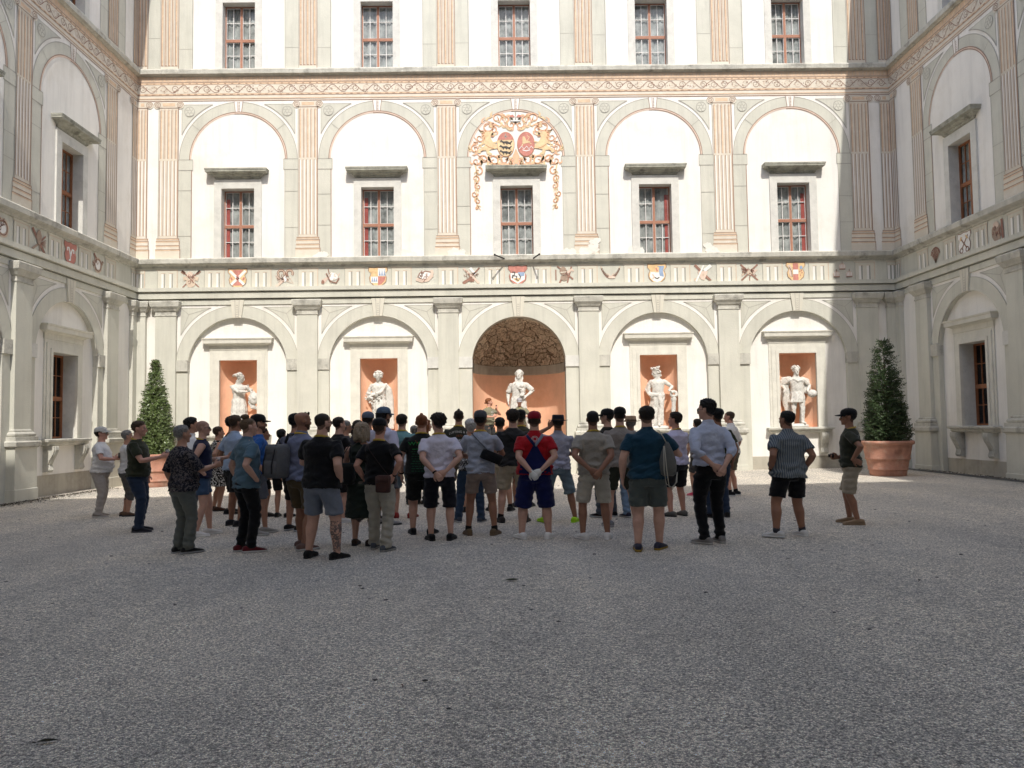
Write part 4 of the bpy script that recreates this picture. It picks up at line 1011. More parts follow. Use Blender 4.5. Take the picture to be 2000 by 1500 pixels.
def hair_parts(style, seed, hd, cap=False):
    """hair shell lifted off the head surface above the hairline"""
    co, no, lv, ls, lt = hd; rs = np.random.default_rng(seed); ph = rs.uniform(0, 6, 8)
    th, am = {'buzz': (.004, .0012), 'short': (.012, .0055), 'medium': (.019, .009), 'curly': (.026, .012), 'fringe': (.005, .001), 'long': (.022, .008)}[style]
    x, y, z = co.T
    xp = [-.12, -.06, -.03, -.005, .018, .03, .055, .075, .10]
    zc = np.interp(y, xp, [.030, .030, .055, .105, .125, .165, .178, .190, .194]) if style != 'long' else np.interp(y, [-.1, -.02, .02, .05, .08], [-.02, -.02, .07, .17, .192])
    if style in ('short', 'buzz', 'medium', 'curly'): zc = zc + np.interp(y, [-.12, -.02, .02, .05], [.028, .030, .012, 0]) * (.6 if style in ('medium', 'curly') else 1)
    f = np.clip((z - CH - zc) / (.05 if style != 'long' else .014), 0, 1); f = f * f * (3 - 2 * f)
    if style != 'long': f[(np.abs(x) > .0705) & (z < CH + .147) & (y > -.034) & (y < .02)] = 0
    if cap: f[z > CH + .168] = 0
    q = (np.sin(220 * x + 120 * z + ph[0] + 2 * np.sin(70 * y + ph[1])) + np.sin(260 * y - 150 * x + ph[2] + 2 * np.sin(90 * z + ph[3])) + .8 * np.sin(420 * z + 300 * x + ph[4]) * np.sin(350 * y + ph[5])) / 2
    top = 1 + (.55 * np.clip((z - CH - .15) / .08, 0, 1) if style in ('short', 'medium') else 0)
    c2 = co + no * ((th * top + am * q) * f - .003 * (1 - f))[:, None]
    keep = np.maximum.reduceat(f[lv], ls) > .02
    kl = np.repeat(keep, lt); used = np.unique(lv[kl]); mp = np.full(len(co), -1); mp[used] = np.arange(len(used))
    lt2 = lt[keep]; ls2 = np.concatenate([[0], np.cumsum(lt2)[:-1]]).astype(np.int32)
    out = [c2[used], mp[lv[kl]].astype(np.int32), ls2, lt2]
    if style == 'long':
        mb = MB()
        for k in range(17):
            a = R(72 + 216 * k / 16); bx, by_ = .080 * math.sin(a), -.012 + .095 * math.cos(a); ln = .17 + .05 * rs.random()
            mb.tube([(bx * (1 + .10 * q_), by_ * (1 + .10 * q_) - .008 * q_ + .012 * math.sin(q_ * 6 + k * 1.7), CH + .16 - ln * q_) for q_ in (0, .3, .6, .85, 1.0)], [.018, .024, .025, .021, .006], 8, up=(1, 0, 0))
        a_, n_, l_, s_, t_ = remesh(mb, .007, 1); a_ = a_ + n_ * (.004 * np.sin(260 * np.arctan2(a_[:, 0], a_[:, 1]) * .1 * 2 + 30 * a_[:, 2]))[:, None]
        return [out, [a_, l_, s_, t_]]
    return [out]

def cap_mb(kind='cap', back=False):
    mb = MB(); n = 28; z0 = CH + .158; rr = []
    prof = [(1.0, 0), (1.02, .012), (1.015, .035), (.95, .062), (.78, .086), (.5, .100), (.2, .106)]
    for k, dz in prof: rr.append([(.087 * k * math.cos(2 * PI * j / n), -.006 + .108 * k * math.sin(2 * PI * j / n), z0 + dz + (.004 if abs(j % 5) == 0 and k < 1 else 0)) for j in range(n)])
    mb.loft(rr); mb.ball((0, -.006, z0 + .108), (.011, .011, .006))
    if kind == 'cap':
        s = -1 if back else 1; vs = []; m = 13
        for i in range(m):
            t = -1 + 2 * i / (m - 1); x = .078 * t; yb = -.006 + s * .104 * math.sqrt(max(0, 1 - (x / .0875) ** 2)); yo = yb + s * .072 * math.sqrt(max(0, 1 - t ** 4)) + s * .004
            dz = -.016 * t * t
            for y, q in ((yb - s * .012, 0), (yo, -.016)):
                for h in (.004, -.004): vs.append((x, y, z0 + .010 + dz + q + h))
        fs = []
        for i in range(m - 1):
            a, b = 4 * i, 4 * i + 4
            fs += [(a, b, b + 2, a + 2), (a + 1, a + 3, b + 3, b + 1), (a + 2, b + 2, b + 3, a + 3)]
        mb.add(vs, fs)
    elif kind in ('fedora', 'straw'):
        w = .055 if kind == 'fedora' else .085; mb.v = []; mb.f = []; mb.m = []
        def rg(k, w_, z): return [((.088 * k + w_) * math.cos(2 * PI * j / n), -.006 + (.106 * k + w_) * math.sin(2 * PI * j / n), z0 + z + (.018 * abs(math.cos(2 * PI * j / n)) ** 2 * (w_ / .06) if w_ > .02 else 0)) for j in range(n)]
        mb.loft([rg(1, 0, -.006), rg(1, w, -.006), rg(1, w + .002, -.002), rg(1.0, .002, .004), rg(.99, 0, .05), rg(.95, 0, .088), rg(.8, 0, .10), rg(.45, 0, .088)])
        mb.m = [0] * len(mb.f); mb.loft([rg(1.0, .004, .004), rg(1.0, .0045, .02), rg(.99, .0035, .030)], 1, False)
    return mb

def glasses_mb(sun=False):
    mb = MB()
    for s in (-1, 1):
        c = (s * .033, .099, CH + .120); pts = [(c[0] + .026 * math.cos(t), c[1] - abs(c[0] + .026 * math.cos(t)) * .12, c[2] + .020 * math.sin(t)) for t in [2 * PI * i / 16 for i in range(17)]]
        mb.tube(pts, .0028, 6, 0, cap=False); mb.add([(p[0], p[1] - .001, p[2]) for p in pts[:16]], [tuple(range(16))], 1)
        mb.tube([(s * .060, .090, CH + .124), (s * .078, .06, CH + .126), (s * .080, -.02, CH + .122)], .0028, 6)
    mb.tube([(-.008, .099, CH + .124), (0, .101, CH + .127), (.008, .099, CH + .124)], .0025, 6)
    return mb

def shoe_mb(lg, k=1.0, high=0):
    mb = MB(); f = lg['f']; s = A3(f[1], -f[0], 0); A0 = A3(lg['A'][0], lg['A'][1], 0) - f * .045
    def rg(d, w, h, z0=.012, n=14):
        out = []
        for j in range(n):
            t = 2 * PI * j / n; a, b = math.cos(t), math.sin(t); e = 2.6
            x = w * math.copysign(abs(a) ** (2 / e), a); z = (h - z0) / 2 * math.copysign(abs(b) ** (2 / e), b) + (h + z0) / 2
            out.append(tuple(A0 + f * d * k + s * x * k + A3(0, 0, z * k)))
        return out
    mb.loft([rg(-.052, .018, .055), rg(-.045, .030, .078 + high), rg(-.02, .036, .088 + high), (rg(.03, .039, .096 + high)), rg(.07, .042, .082), rg(.11, .047, .064), rg(.15, .048, .052), rg(.185, .040, .042), rg(.207, .020, .032)], 0)
    o = [(-.058, .012), (-.052, .024), (-.03, .034), (.0, .036), (.05, .037), (.10, .046), (.145, .051), (.18, .046), (.205, .030), (.214, .010)]
    out = [A0 + f * d * k + s * w * k for d, w in o] + [A0 + f * d * k - s * w * k for d, w in o[::-1]]
    m = len(out); mb.add([tuple(p) for p in out] + [tuple(p + A3(0, 0, .026)) for p in out], [tuple(range(m))[::-1], tuple(range(m, 2 * m))] + [(i, (i + 1) % m, (i + 1) % m + m, i + m) for i in range(m)], 1)
    # laces
    for d in (.05, .07, .09): mb.tube([tuple(A0 + f * d * k + s * x * k + A3(0, 0, (.098 - (d - .03) * .55 - abs(x) * .5 + .002) * k)) for x in (-.022, 0, .022)], .0032, 5, 2)
    return mb

def wob(co, seed, waves, amp):
    rs = np.random.default_rng(seed); f = np.zeros(len(co))
    for kx, ky, kz, a in waves:
        k = A3(kx, ky, kz) * rs.uniform(.8, 1.2); q = rs.normal(size=3) * 5
        f += a * np.sin(co @ k + rs.uniform(0, 6) + 1.6 * np.sin(co @ q + rs.uniform(0, 6)))
    return f * amp

def shirt_mb(sp, arms):
    mb = MB(); g, b = sp.get('g', 1.0), sp.get('belly', 0.0); hem = sp.get('hem', .885); fem = sp.get('fem', False)
    T = [(1.0, .184, .138, -.008), (1.1, .170, .125, .0), (1.2, .172, .127, .002), (1.32, .182, .131, -.006), (1.385, .183, .122, -.014), (1.42, .165, .106, -.018), (1.452, .128, .088, -.018), (1.482, .090, .074, -.015), (1.503, .070, .066, -.011)]
    if fem: T = [(z, rx * .95, ry * .97, y) for z, rx, ry, y in T]
    lo = [(hem, .192, .150, -.012)] if hem > .6 else [(hem, .235, .20, .0), (hem + .2, .212, .17, -.005), (.88, .187, .142, -.014)]
    rr = []
    def rg(z, rx, ry, y, k=1.0):
        kk = g if z < 1.42 else 1 + (g - 1) * .35; bb = b * math.exp(-((z - 1.06) / .16) ** 2)
        return ering((0, y + bb * .55, z), (rx * kk + bb * .3) * k, (ry * kk + bb * .5) * k, 24, 2.25)
    z, rx, ry, y = lo[0]
    rr.append(rg(hem + .05, rx, ry, y, .80)); rr.append(rg(hem + .012, rx, ry, y, .93)); rr.append(rg(hem, rx, ry, y, .99))
    for q in lo[1:] + T: rr.append(rg(*q))
    mb.loft(rr)
    if sp.get('collar'): mb.tube([(0, -.014, 1.475), (0, -.010, 1.50), (0, -.006, 1.532)], [(.082, .080), (.070, .070), (.066, .066)], 20, up=(0, 1, 0))
    sl = sp.get('sleeve', 'short'); k = sp.get('armk', 1.0) * (1 + (g - 1) * .2)
    for a in arms:
        S, E, Wr = a['S'], a['E'], a['W']; ins = S + A3(-a['side'] * .075, 0, -.005)
        if sl == 'none':
            continue
        t = {'short': .66, 'half': .97, 'roll': 1.0, 'long': 1.0}[sl]
        pts = [ins, S + A3(-a['side'] * .005, 0, .0)] + [S + (E - S) * q for q in (.3, .55)]
        rad = [.052 * k, .066 * k, .068 * k, .067 * k]
        if sl in ('roll', 'long'):
            pts += [E]; rad += [.054 * k]; q1 = .38 if sl == 'roll' else .95
            pts += [E + (Wr - E) * (q1 * .5), E + (Wr - E) * q1]; rad += [.053 * k, .052 * k if sl == 'roll' else .036 * k]
            dr = unit(Wr - E)
        else:
            pts += [S + (E - S) * t]; rad += [.068 * k]; dr = unit(E - S)
        e = pts[-1]; r = rad[-1]; pts += [e + dr * .001, e - dr * .03]; rad += [r * .9, r * .55]
        mb.tube([tuple(p) for p in pts[:-1]], rad[:-1], 14, up=(0, 1, 0))
    return mb

def bottom_mb(sp, legs):
    mb = MB(); kind = sp.get('bottom', 'shorts'); g, b = sp.get('g', 1.0), sp.get('belly', 0) * .5
    kz = sp.get('bk', 1.0)
    rr = [ering((0, y + b * .4, z), rx * (1 + (g - 1) * .8) + b * .2, ry * (1 + (g - 1) * .8) + b * .4, 20) for z, rx, ry, y in ((1.0, .150, .108, -.008), (.985, .158, .114, -.01), (.92, .170, .127, -.020), (.86, .172, .130, -.018), (.80, .13, .11, -.01))]
    mb.loft(rr)
    for lg in legs:
        H_, K, An = lg['H'], lg['K'], lg['A']; sx = A3(lg['side'] * .004, 0, 0)
        hp = [H_ + A3(0, -.006, .03), H_ + A3(0, -.006, -.05) * 1.0, H_ * .5 + K * .5 + sx, ]; hr = [.082 * g, .099 * g, .090 * g * kz]
        if kind == 'shorts':
            q = sp.get('slen', .84); e = H_ + (K - H_) * q; hp += [e]; hr += [.088 * kz * g]
        elif kind == 'capri':
            hp += [K, K * .62 + An * .38]; hr += [.070 * kz, .066 * kz]
        else:
            w = sp.get('hemw', .062); hp += [K * .9 + H_ * .1, K * .75 + An * .25 + A3(0, -.008, 0), K * .35 + An * .65 + A3(0, -.01, 0), An + A3(0, -.006, .03), An + A3(0, 0, -.03)]; hr += [.072 * kz, .069 * kz, w * 1.02, w, w * 1.02]
        d = unit(hp[-1] - hp[-2]); e = hp[-1]; r = hr[-1]
        hp += [e + d * .001]; hr += [r * .9]
        mb.tube([tuple(p) for p in hp], hr, 16, up=(0, 1, 0))
    return mb

def to_obj(name, mb, mats, parent, s, vox=0, seed=0, waves=None, amp=0, smooth=2, mask=None):
    if not isinstance(mats, (list, tuple)): mats = [mats]
    if vox:
        co, no, lv, ls, lt = remesh(mb, vox, smooth)
        if waves:
            f = wob(co, seed, waves, amp)
            if mask is not None: f = f * mask(co)
            co = co + no * f[:, None]
        me = arrays_to_mesh(name, [(co * s, lv, ls, lt, 0)], mats)
    else:
        mb.v = [tuple(c * s for c in p) for p in mb.v]; me = mb.mesh(name, mats, True)
    return link(name, me, parent)

SHW = [(6, 3, 60, .5), (-25, 8, 55, .5), (28, 5, 48, .5), (45, 10, 20, .25), (-50, 0, 90, .25), (20, 40, -30, .3)]
PTW = [(10, 5, 70, .5), (-30, 5, 55, .45), (35, 10, 60, .45), (20, -30, 25, .3), (5, 15, 110, .2)]
def shmask(z0): return lambda co: .40 + .85 * np.exp(-((co[:, 2] - z0 - .10) / .12) ** 2) - .15 * np.clip((np.abs(co[:, 0]) - .19) / .04, 0, 1)
def ptmask(co): return .5 + .7 * np.exp(-((co[:, 2] - .14) / .10) ** 2) + .5 * np.exp(-((co[:, 2] - .50) / .10) ** 2) + .5 * np.exp(-((co[:, 2] - .86) / .07) ** 2)

SKIN = {'fair': (.55, .325, .245), 'mid': (.43, .235, .16), 'tan': (.30, .15, .095), 'dark': (.16, .08, .05), 'red': (.55, .29, .215)}
def skin(t): return cm('skin_' + t, SKIN[t], .55, .10, 14, .05, 120, spec=.35)
def wrinkle(m):
    N = m.node_tree.nodes; L = m.node_tree.links; b = N['Principled BSDF']; tc = N.new('ShaderNodeTexCoord')
    n = N.new('ShaderNodeTexNoise'); n.inputs['Scale'].default_value = 7; n.inputs['Detail'].default_value = 3; n.inputs['Distortion'].default_value = 1.8; L.new(tc.outputs['Object'], n.inputs['Vector'])
    bp = N.new('ShaderNodeBump'); bp.inputs['Strength'].default_value = .38; bp.inputs['Distance'].default_value = .05; L.new(n.outputs['Fac'], bp.inputs['Height'])
    if b.inputs['Normal'].links: L.new(b.inputs['Normal'].links[0].from_socket, bp.inputs['Normal']) if False else None
    L.new(bp.outputs[0], b.inputs['Normal'])
def cloth(c, key=None):
    k = key or 'cloth_%02x%02x%02x' % tuple(int(255 * x) for x in c); 
    new = k not in _cache; m = cm(k, c, .92, .10, 9, .25, 260, spec=.12, sheen=.15)
    if new: wrinkle(m)
    return m
def hairm(c): return cm('hair_%02x%02x%02x' % tuple(int(255 * x) for x in c), c, .55, .35, 55, .6, 130, spec=.3)
HC = dict(black=(.010, .009, .008), dark=(.022, .015, .010), brown=(.055, .032, .018), grey=(.22, .21, .195), white=(.52, .51, .49), blond=(.33, .26, .18), red=(.20, .070, .025), light=(.12, .075, .04))
LIP = cm('lips', (.36, .13, .11), .5); EYEW = cm('eye_white', (.7, .68, .66), .3); IRIS = cm('iris', (.03, .02, .015), .25)
LENS = cm('dark_lens', (.01, .01, .012), .12, spec=.6); CLEAR = cm('clear_lens', (.30, .30, .30), .1, spec=.5); FRAME = cm('spectacle_frame', (.015, .013, .012), .4)
LAN = cm('yellow_lanyard', (.52, .36, .07), .8); LACE = cm('lace', (.45, .44, .42), .9)

def pattern(key, kind, c1, c2, scale=30.0, c3=None):
    if key in _cache: return _cache[key]
    m = mat(key, c1, .92, spec=.12); N = m.node_tree.nodes; L = m.node_tree.links; b = N['Principled BSDF']; tc = N.new('ShaderNodeTexCoord')
    r = N.new('ShaderNodeValToRGB'); r.color_ramp.interpolation = 'LINEAR'
    if kind == 'stripe':
        w = N.new('ShaderNodeTexWave'); w.bands_direction = 'X'; w.inputs['Scale'].default_value = scale; w.inputs['Distortion'].default_value = .6; w.inputs['Detail Scale'].default_value = .5; L.new(tc.outputs['Object'], w.inputs['Vector']); L.new(w.outputs['Fac'], r.inputs[0]); p0, p1 = .42, .6
    elif kind == 'dots':
        w = N.new('ShaderNodeTexVoronoi'); w.inputs['Scale'].default_value = scale; L.new(tc.outputs['Object'], w.inputs['Vector']); L.new(w.outputs['Distance'], r.inputs[0]); p0, p1 = .42, .5
    elif kind == 'vertical':
        w = N.new('ShaderNodeSeparateXYZ'); L.new(tc.outputs['Object'], w.inputs[0]); L.new(w.outputs['Z'], r.inputs[0]); p0, p1 = .95, 1.0
        mr = N.new('ShaderNodeMapRange'); mr.inputs['From Min'].default_value = .9; mr.inputs['From Max'].default_value = 1.5; L.new(w.outputs['Z'], mr.inputs[0]); L.new(mr.outputs[0], r.inputs[0]); p0, p1 = .1, .8
    else:
        w = N.new('ShaderNodeTexNoise'); w.inputs['Scale'].default_value = scale; w.inputs['Detail'].default_value = 3; w.inputs['Distortion'].default_value = 1.5; L.new(tc.outputs['Object'], w.inputs['Vector']); L.new(w.outputs['Fac'], r.inputs[0]); p0, p1 = .50, .56
    e = r.color_ramp.elements; e[0].position = p0; e[1].position = p1; e[0].color = (*c1, 1); e[1].color = (*c2, 1)
    if c3: q = e.new(min(1, p1 + .12)); q.color = (*c3, 1)
    L.new(r.outputs[0], b.inputs['Base Color']); _cache[key] = m; wrinkle(m); return m

def bvh_of(o): me = o.data; return BVHTree.FromPolygons([v.co.copy() for v in me.vertices], [tuple(p.vertices) for p in me.polygons])
def back_y(bvh, x, z, front=False):
    h = bvh.ray_cast(Vector((x, 2 if front else -2, z)), Vector((0, -1 if front else 1, 0))); return h[0].y if h[0] is not None else None

def text_on(par, bvh, txt, size, cx, cz, m, bend=0.0, front=False, name='print', align='CENTER', sx=1.0):
    c = bpy.data.curves.new('t', 'FONT'); c.body = txt; c.size = size; c.align_x = align; c.resolution_u = 2
    o = bpy.data.objects.new('t', c); COL.objects.link(o); dg = bpy.context.evaluated_depsgraph_get(); ev = o.evaluated_get(dg); me = ev.to_mesh()
    vs = [(v.co.x * sx, v.co.y) for v in me.vertices]; fs = [tuple(p.vertices) for p in me.polygons]; ev.to_mesh_clear(); bpy.data.objects.remove(o); bpy.data.curves.remove(c)
    mb = MB(); out = []; sg = -1 if front else 1; yl = None
    for x, z in vs:
        zz = cz + z - bend * x * x; xx = cx + sg * x; y = back_y(bvh, xx, zz, front); y = yl if y is None else y; yl = y; out.append((xx, (y or 0) - sg * .004, zz))
    mb.add(out, fs); return mb.build(name, m, par)

def patch_on(mb, bvh, x0, x1, z0, z1, mi=0, front=False, n=6, off=.004):
    sg = -1 if front else 1; vs = []
    for i in range(n + 1):
        x = x0 + (x1 - x0) * i / n
        for z in (z0, z1):
            y = back_y(bvh, x, z, front); vs.append((x, (y if y is not None else 0) - sg * off, z))
    fs = [(2 * i, 2 * i + 2, 2 * i + 3, 2 * i + 1) for i in range(n)]
    mb.add(vs, fs if sg > 0 else [f[::-1] for f in fs], mi)

def prop(name, mb, mats, M_, label, cat, group=None, smooth=True):
    V = np.array(mb.v); c = A3(V[:, 0].mean(), V[:, 1].mean(), V[:, 2].min()); mb.v = [tuple(p) for p in V - c]
    o = link(name, mb.mesh(name, mats if isinstance(mats, (list, tuple)) else [mats], smooth)); o.matrix_world = M_ @ Matrix.Translation(Vector(c)); return tag(o, label, cat, group)

def person(sp, label):
    s = sp['h'] / 1.78; x, y = sp['x'], sp['y']; z = sp.get('z', gz(x)); seed = int(abs(x * 971 + y * 373)) % 9999
    arms = [arm_of(1, sp.get('ra', 'down')), arm_of(-1, sp.get('la', 'down'))]; legs = legs_of(sp); g = sp.get('g', 1.0)
    ak = sp.get('armk', 1.0); lk = sp.get('legk', 1.0) * (1 + (g - 1) * .4); fem = sp.get('fem', False)
    M_h = rotM(sp.get('hy', 0), sp.get('hp', 0), sp.get('ht', 0))
    # body: one skin with head and hands
    mb = MB(); torso(mb, g * .94, sp.get('belly', 0) * .7, fem)
    for l in legs:
        leg_loft(mb, l, lk); foot = l['f']; mb.tube([tuple(l['A'] + A3(0, 0, -.03) - foot * .03), tuple(l['A'] + A3(0, 0, -.05) + foot * .04), tuple(A3(l['A'][0], l['A'][1], .03) + foot * .12)], [.034, .036, .025], 10)
    for a in arms: arm_loft(mb, a, ak)
    co, no, lv, ls, lt = remesh(mb, .0135, 2)
    parts = []
    mi = np.zeros(len(ls), np.int32)
    if sp.get('tattoo'):
        fc = fcent(co, lv, ls, lt); mi[(fc[:, 0] > 0) & (fc[:, 2] < .46) & (fc[:, 2] > .1) & (np.abs(fc[:, 0]) < .3)] = 4
    parts.append((co * s, lv, ls, lt, mi))
    hm = head_mb(fem); co, no, lv, ls, lt = remesh(hm, .0068, 2)
    fc = fcent(co, lv, ls, lt); mi = np.zeros(len(ls), np.int32)
    mi[(fc[:, 1] > .086) & (np.abs(fc[:, 0]) < .022) & (np.abs(fc[:, 2] - CH - .052) < .0075)] = 1
    hs = sp.get('hair', 'short'); hcol = HC[sp.get('hc', 'dark')]
    if hs == 'stubble': mi[(fc[:, 2] > CH + .03 + np.interp(fc[:, 1], [-.09, -.02, .02, .05, .09], [0, .06, .12, .15, .165])) ] = 5
    if hs in ('short', 'buzz', 'medium', 'curly'): mi[(fc[:, 2] > CH + np.interp(fc[:, 1], [-.12, -.06, -.03, -.005, .018, .03, .055, .075, .10], [.026, .028, .052, .10, .122, .162, .176, .188, .192])) & ~((np.abs(fc[:, 0]) > .0705) & (fc[:, 2] < CH + .147) & (fc[:, 1] > -.034) & (fc[:, 1] < .02))] = 5
    if sp.get('beard'): mi[(fc[:, 2] < CH + .075) & (fc[:, 1] > .0) & (fc[:, 2] > CH - .012) & ~((np.abs(fc[:, 0]) < .02) & (np.abs(fc[:, 2] - CH - .052) < .009))] = 5
    mi[(fc[:, 1] > .07) & (np.abs(fc[:, 2] - CH - .145) < .006) & (np.abs(np.abs(fc[:, 0]) - .031) < .02)] = 5
    parts.append((turn(co, M_h) * s, lv, ls, lt, mi)); hd_ = (co, no, lv, ls, lt)
    eb = MB()
    for q in (-1, 1): eb.ball((q * .030, .0795, CH + .1215), (.0135, .010, .0075), 0, 10, 8); eb.ball((q * .030, .0865, CH + .1215), (.0055, .0045, .0055), 1, 8, 6)
    V = turn(np.array(eb.v), M_h) * s; q0 = 0
    lv_ = np.array([i for f in eb.f for i in f], np.int32); lt_ = np.array([len(f) for f in eb.f], np.int32); ls_ = np.concatenate([[0], np.cumsum(lt_)[:-1]]).astype(np.int32)
    parts.append((V, lv_, ls_, lt_, np.array(eb.m) + 2))
    for a, nm in zip(arms, ('ra', 'la')):
        if sp.get(nm) in ('pocket',): continue
        co, no, lv, ls, lt = remesh(hand_mb(a, 1.04), .0058, 1); parts.append((co * s, lv, ls, lt, 6 if sp.get('gloves') else 0))
    sk = skin(sp.get('skin', 'fair')); tat = pattern('tattooed_skin', 'noise', (.15, .12, .11), SKIN['fair'], 30) if sp.get('tattoo') else sk
    st = cm('stubble_%s_%s_%s' % (sp.get('hc', 'dark'), sp.get('skin', 'fair'), hs == 'stubble'), tuple(.45 * a + .55 * b for a, b in zip(hcol, SKIN[sp.get('skin', 'fair')])) if hs == 'stubble' and not sp.get('beard') else tuple(.72 * a + .28 * b for a, b in zip(hcol, SKIN[sp.get('skin', 'fair')])), .7, .2, 60)
    me = arrays_to_mesh('person', parts, [sk, LIP, EYEW, IRIS, tat, st, cloth((.72, .72, .70), 'white_glove')])
    P_ = link('person', me); P_.location = (x, y, z); wx = sp.get('wx', 1.09 + .08 * ((seed % 97) / 97)); P_.scale = (wx, wx * .985, 1); P_.rotation_euler = (R(((seed * 7) % 30 - 17) * .09), R(((seed * 13) % 31 - 15) * .09), R(-sp.get('face', 0))); tag(P_, label, 'person', 'visitors gathered in the courtyard')
    M_ = Matrix.Translation((x, y, z)) @ P_.rotation_euler.to_matrix().to_4x4() @ Matrix.Diagonal((wx, wx * .985, 1, 1))
    def kid(name, mb_, mats, hd=False, **k):
        if hd: mb_.v = [tuple(p) for p in turn(np.array(mb_.v), M_h)]
        return to_obj(name, mb_, mats, P_, s, **k)
    if hs not in ('stubble', 'bald'):
        link('hair', arrays_to_mesh('hair', [(turn(p_[0], M_h) * s, p_[1], p_[2], p_[3], 0) for p_ in hair_parts(hs, seed, hd_, bool(sp.get('cap')))], [hairm(hcol)]), P_)
    if sp.get('bun'):
        b_ = MB(); c_ = (0, -.115, CH + .10) if sp['bun'] == 'low' else (0, -.04, CH + .255); b_.ball(c_, (.034, .032, .030) if sp['bun'] == 'low' else (.044, .052, .038)); kid('hair_bun', b_, hairm(hcol), True)
    if sp.get('mohawk'):
        b_ = MB(); b_.tube([(0, .07, CH + .205), (0, .03, CH + .240), (0, -.03, CH + .245), (0, -.08, CH + .21), (0, -.10, CH + .16)], [(.012, .012), (.02, .02), (.022, .022), (.020, .018), (.010, .01)], 8, up=(1, 0, 0)); kid('hair_crest', b_, hairm(hcol), True)
    if sp.get('cap'):
        k = sp.get('capk', 'cap'); cc = sp['cap']; kid(k if k != 'straw' else 'straw_hat', cap_mb(k, sp.get('capback', False)), [cloth(cc), cm('hat_band', (.06, .04, .03), .9)], True)
    if sp.get('specs'):
        g_ = glasses_mb()
        if sp['specs'] == 'top': g_.v = [(p[0], p[1] - .035, p[2] + .10) for p in g_.v]
        kid('glasses', g_, [FRAME, LENS if sp['specs'] in ('sun', 'top') else CLEAR], True)
    top = sp['top']; tm = top if not isinstance(top, tuple) else cloth(top); hem = sp.get('hem', .885)
    sh = kid('dress' if hem < .6 else ('tank_top' if sp.get('sleeve') == 'none' else 'shirt'), shirt_mb(sp, arms), tm, vox=.0105, seed=seed, waves=SHW, amp=sp.get('fold', .0042) * 2.0, mask=shmask(hem if hem > .6 else .9))
    bot = sp.get('bcol', (.02, .02, .022)); bm = bot if not isinstance(bot, tuple) else cloth(bot)
    kid({'shorts': 'shorts', 'capri': 'capri_trousers', 'long': 'trousers'}[sp.get('bottom', 'shorts')], bottom_mb(sp, legs), bm, vox=.0115, seed=seed + 5, waves=PTW, amp=.0065, mask=ptmask)
    sc, so_ = sp.get('shoe', (.02, .02, .02)), sp.get('sole', (.03, .03, .03))
    for l in legs:
        kid('shoe', shoe_mb(l, 1.06), [cloth(sc), cloth(so_), cloth(sp['lace']) if sp.get('lace') else cloth(sc)])
        if sp.get('sock'):
            b_ = MB(); b_.tube([tuple(l['A'] + A3(0, -.004, -.02)), tuple(l['A'] + A3(0, -.004, .03)), tuple(l['A'] * .88 + l['K'] * .12 + A3(0, -.006, 0))], [.044, .042, .043], 12, up=(0, 1, 0)); kid('sock', b_, cloth(sp['sock']))
    if sp.get('lanyard', False):
        b_ = MB(); pts = []
        for i in range(25):
            t = 2 * PI * i / 24; c_, s_ = math.cos(t), math.sin(t); pts.append((.079 * s_, -.012 - .075 * c_, 1.512 - .05 * (1 - c_) / 2))
        b_.tube(pts, [(.006, .013)] * 25, 8, cap=False, up=(0, 0, 1)); kid('lanyard', b_, LAN)
    if sp.get('belt'):
        b_ = MB(); b_.loft([ering((0, sp.get('belly', 0) * .3 - .01, zz), .172 * g * e_ + sp.get('belly', 0) * .1, .128 * g * e_ + sp.get('belly', 0) * .22, 24) for zz, e_ in ((.955, .98), (.957, 1.03), (.992, 1.03), (.994, .98))], 0, False); kid('belt', b_, cloth((.012, .012, .012)))
    if sp.get('watch'):
        a = arms[0 if sp['watch'] > 0 else 1]; d_ = unit(a['W'] - a['E']); b_ = MB(); b_.tube([tuple(a['W'] - d_ * .022), tuple(a['W'] - d_ * .002)], .0325, 12, up=tuple(a['n'])); kid('wristwatch', b_, cloth((.012, .012, .012)))
    bv = bvh_of(sh) if sp.get('bvh') or sp.get('text') else None
    return dict(o=P_, M=M_, s=s, arms=arms, sh=sh, bvh=bv, P=P_)

def strap_pts(bvh, a, b, n=16, front=False, off=.006, ext=0.0):
    """points over the clothed back from a to b (person-local, already scaled)"""
    a, b = Vector(a), Vector(b); out = []
    c = (a + b) / 2; u = (a - b).normalized(); yv = Vector((0, 1 if front else -1, 0))
    for i in range(n + 1):
        t = -ext + (PI + 2 * ext) * i / n; d = u * math.cos(t) + yv * math.sin(t); h = bvh.ray_cast(c + d * 1.2, -d)
        if h[0] is not None: out.append(tuple(h[0] + d * off))
    return out
# ------------------------------------------------------------------ the crowd
BLK = (.011, .011, .012); WHT = (.72, .71, .70)
CROWD = {}
def V(key, label, **sp): CROWD[key] = person(sp, label); return CROWD[key]
wide = ((.17, 0, 18), (-.17, .02, -0 + 18)); std = ((.12, 0, 16), (-.12, .03, 14)); step = ((.11, -.08, 14), (-.12, .10, 10)); narrow = ((.09, .02, 12), (-.09, -.02, 14))
pr_text = cm('white_print', (.55, .54, .50), .8)
green_text = cm('green_print', (.03, .28, .07), .8); dgreen_text = cm('dark_green_print', (.012, .085, .035), .8); rust_text = cm('rust_print', (.30, .10, .03), .8)
FLORAL = pattern('floral_cloth', 'noise', (.018, .018, .026), (.16, .145, .14), 26, (.05, .03, .035)); BWP = pattern('black_white_print', 'noise', (.015, .015, .02), (.5, .5, .5), 34)
DOTS = pattern('dotted_cloth', 'dots', (.6, .6, .58), (.012, .012, .012), 40); STRB = pattern('blue_striped_cloth', 'stripe', (.55, .56, .62), (.13, .14, .26), 24); STRG = pattern('grey_striped_cloth', 'stripe', (.085, .105, .13), (.21, .23, .235), 13)
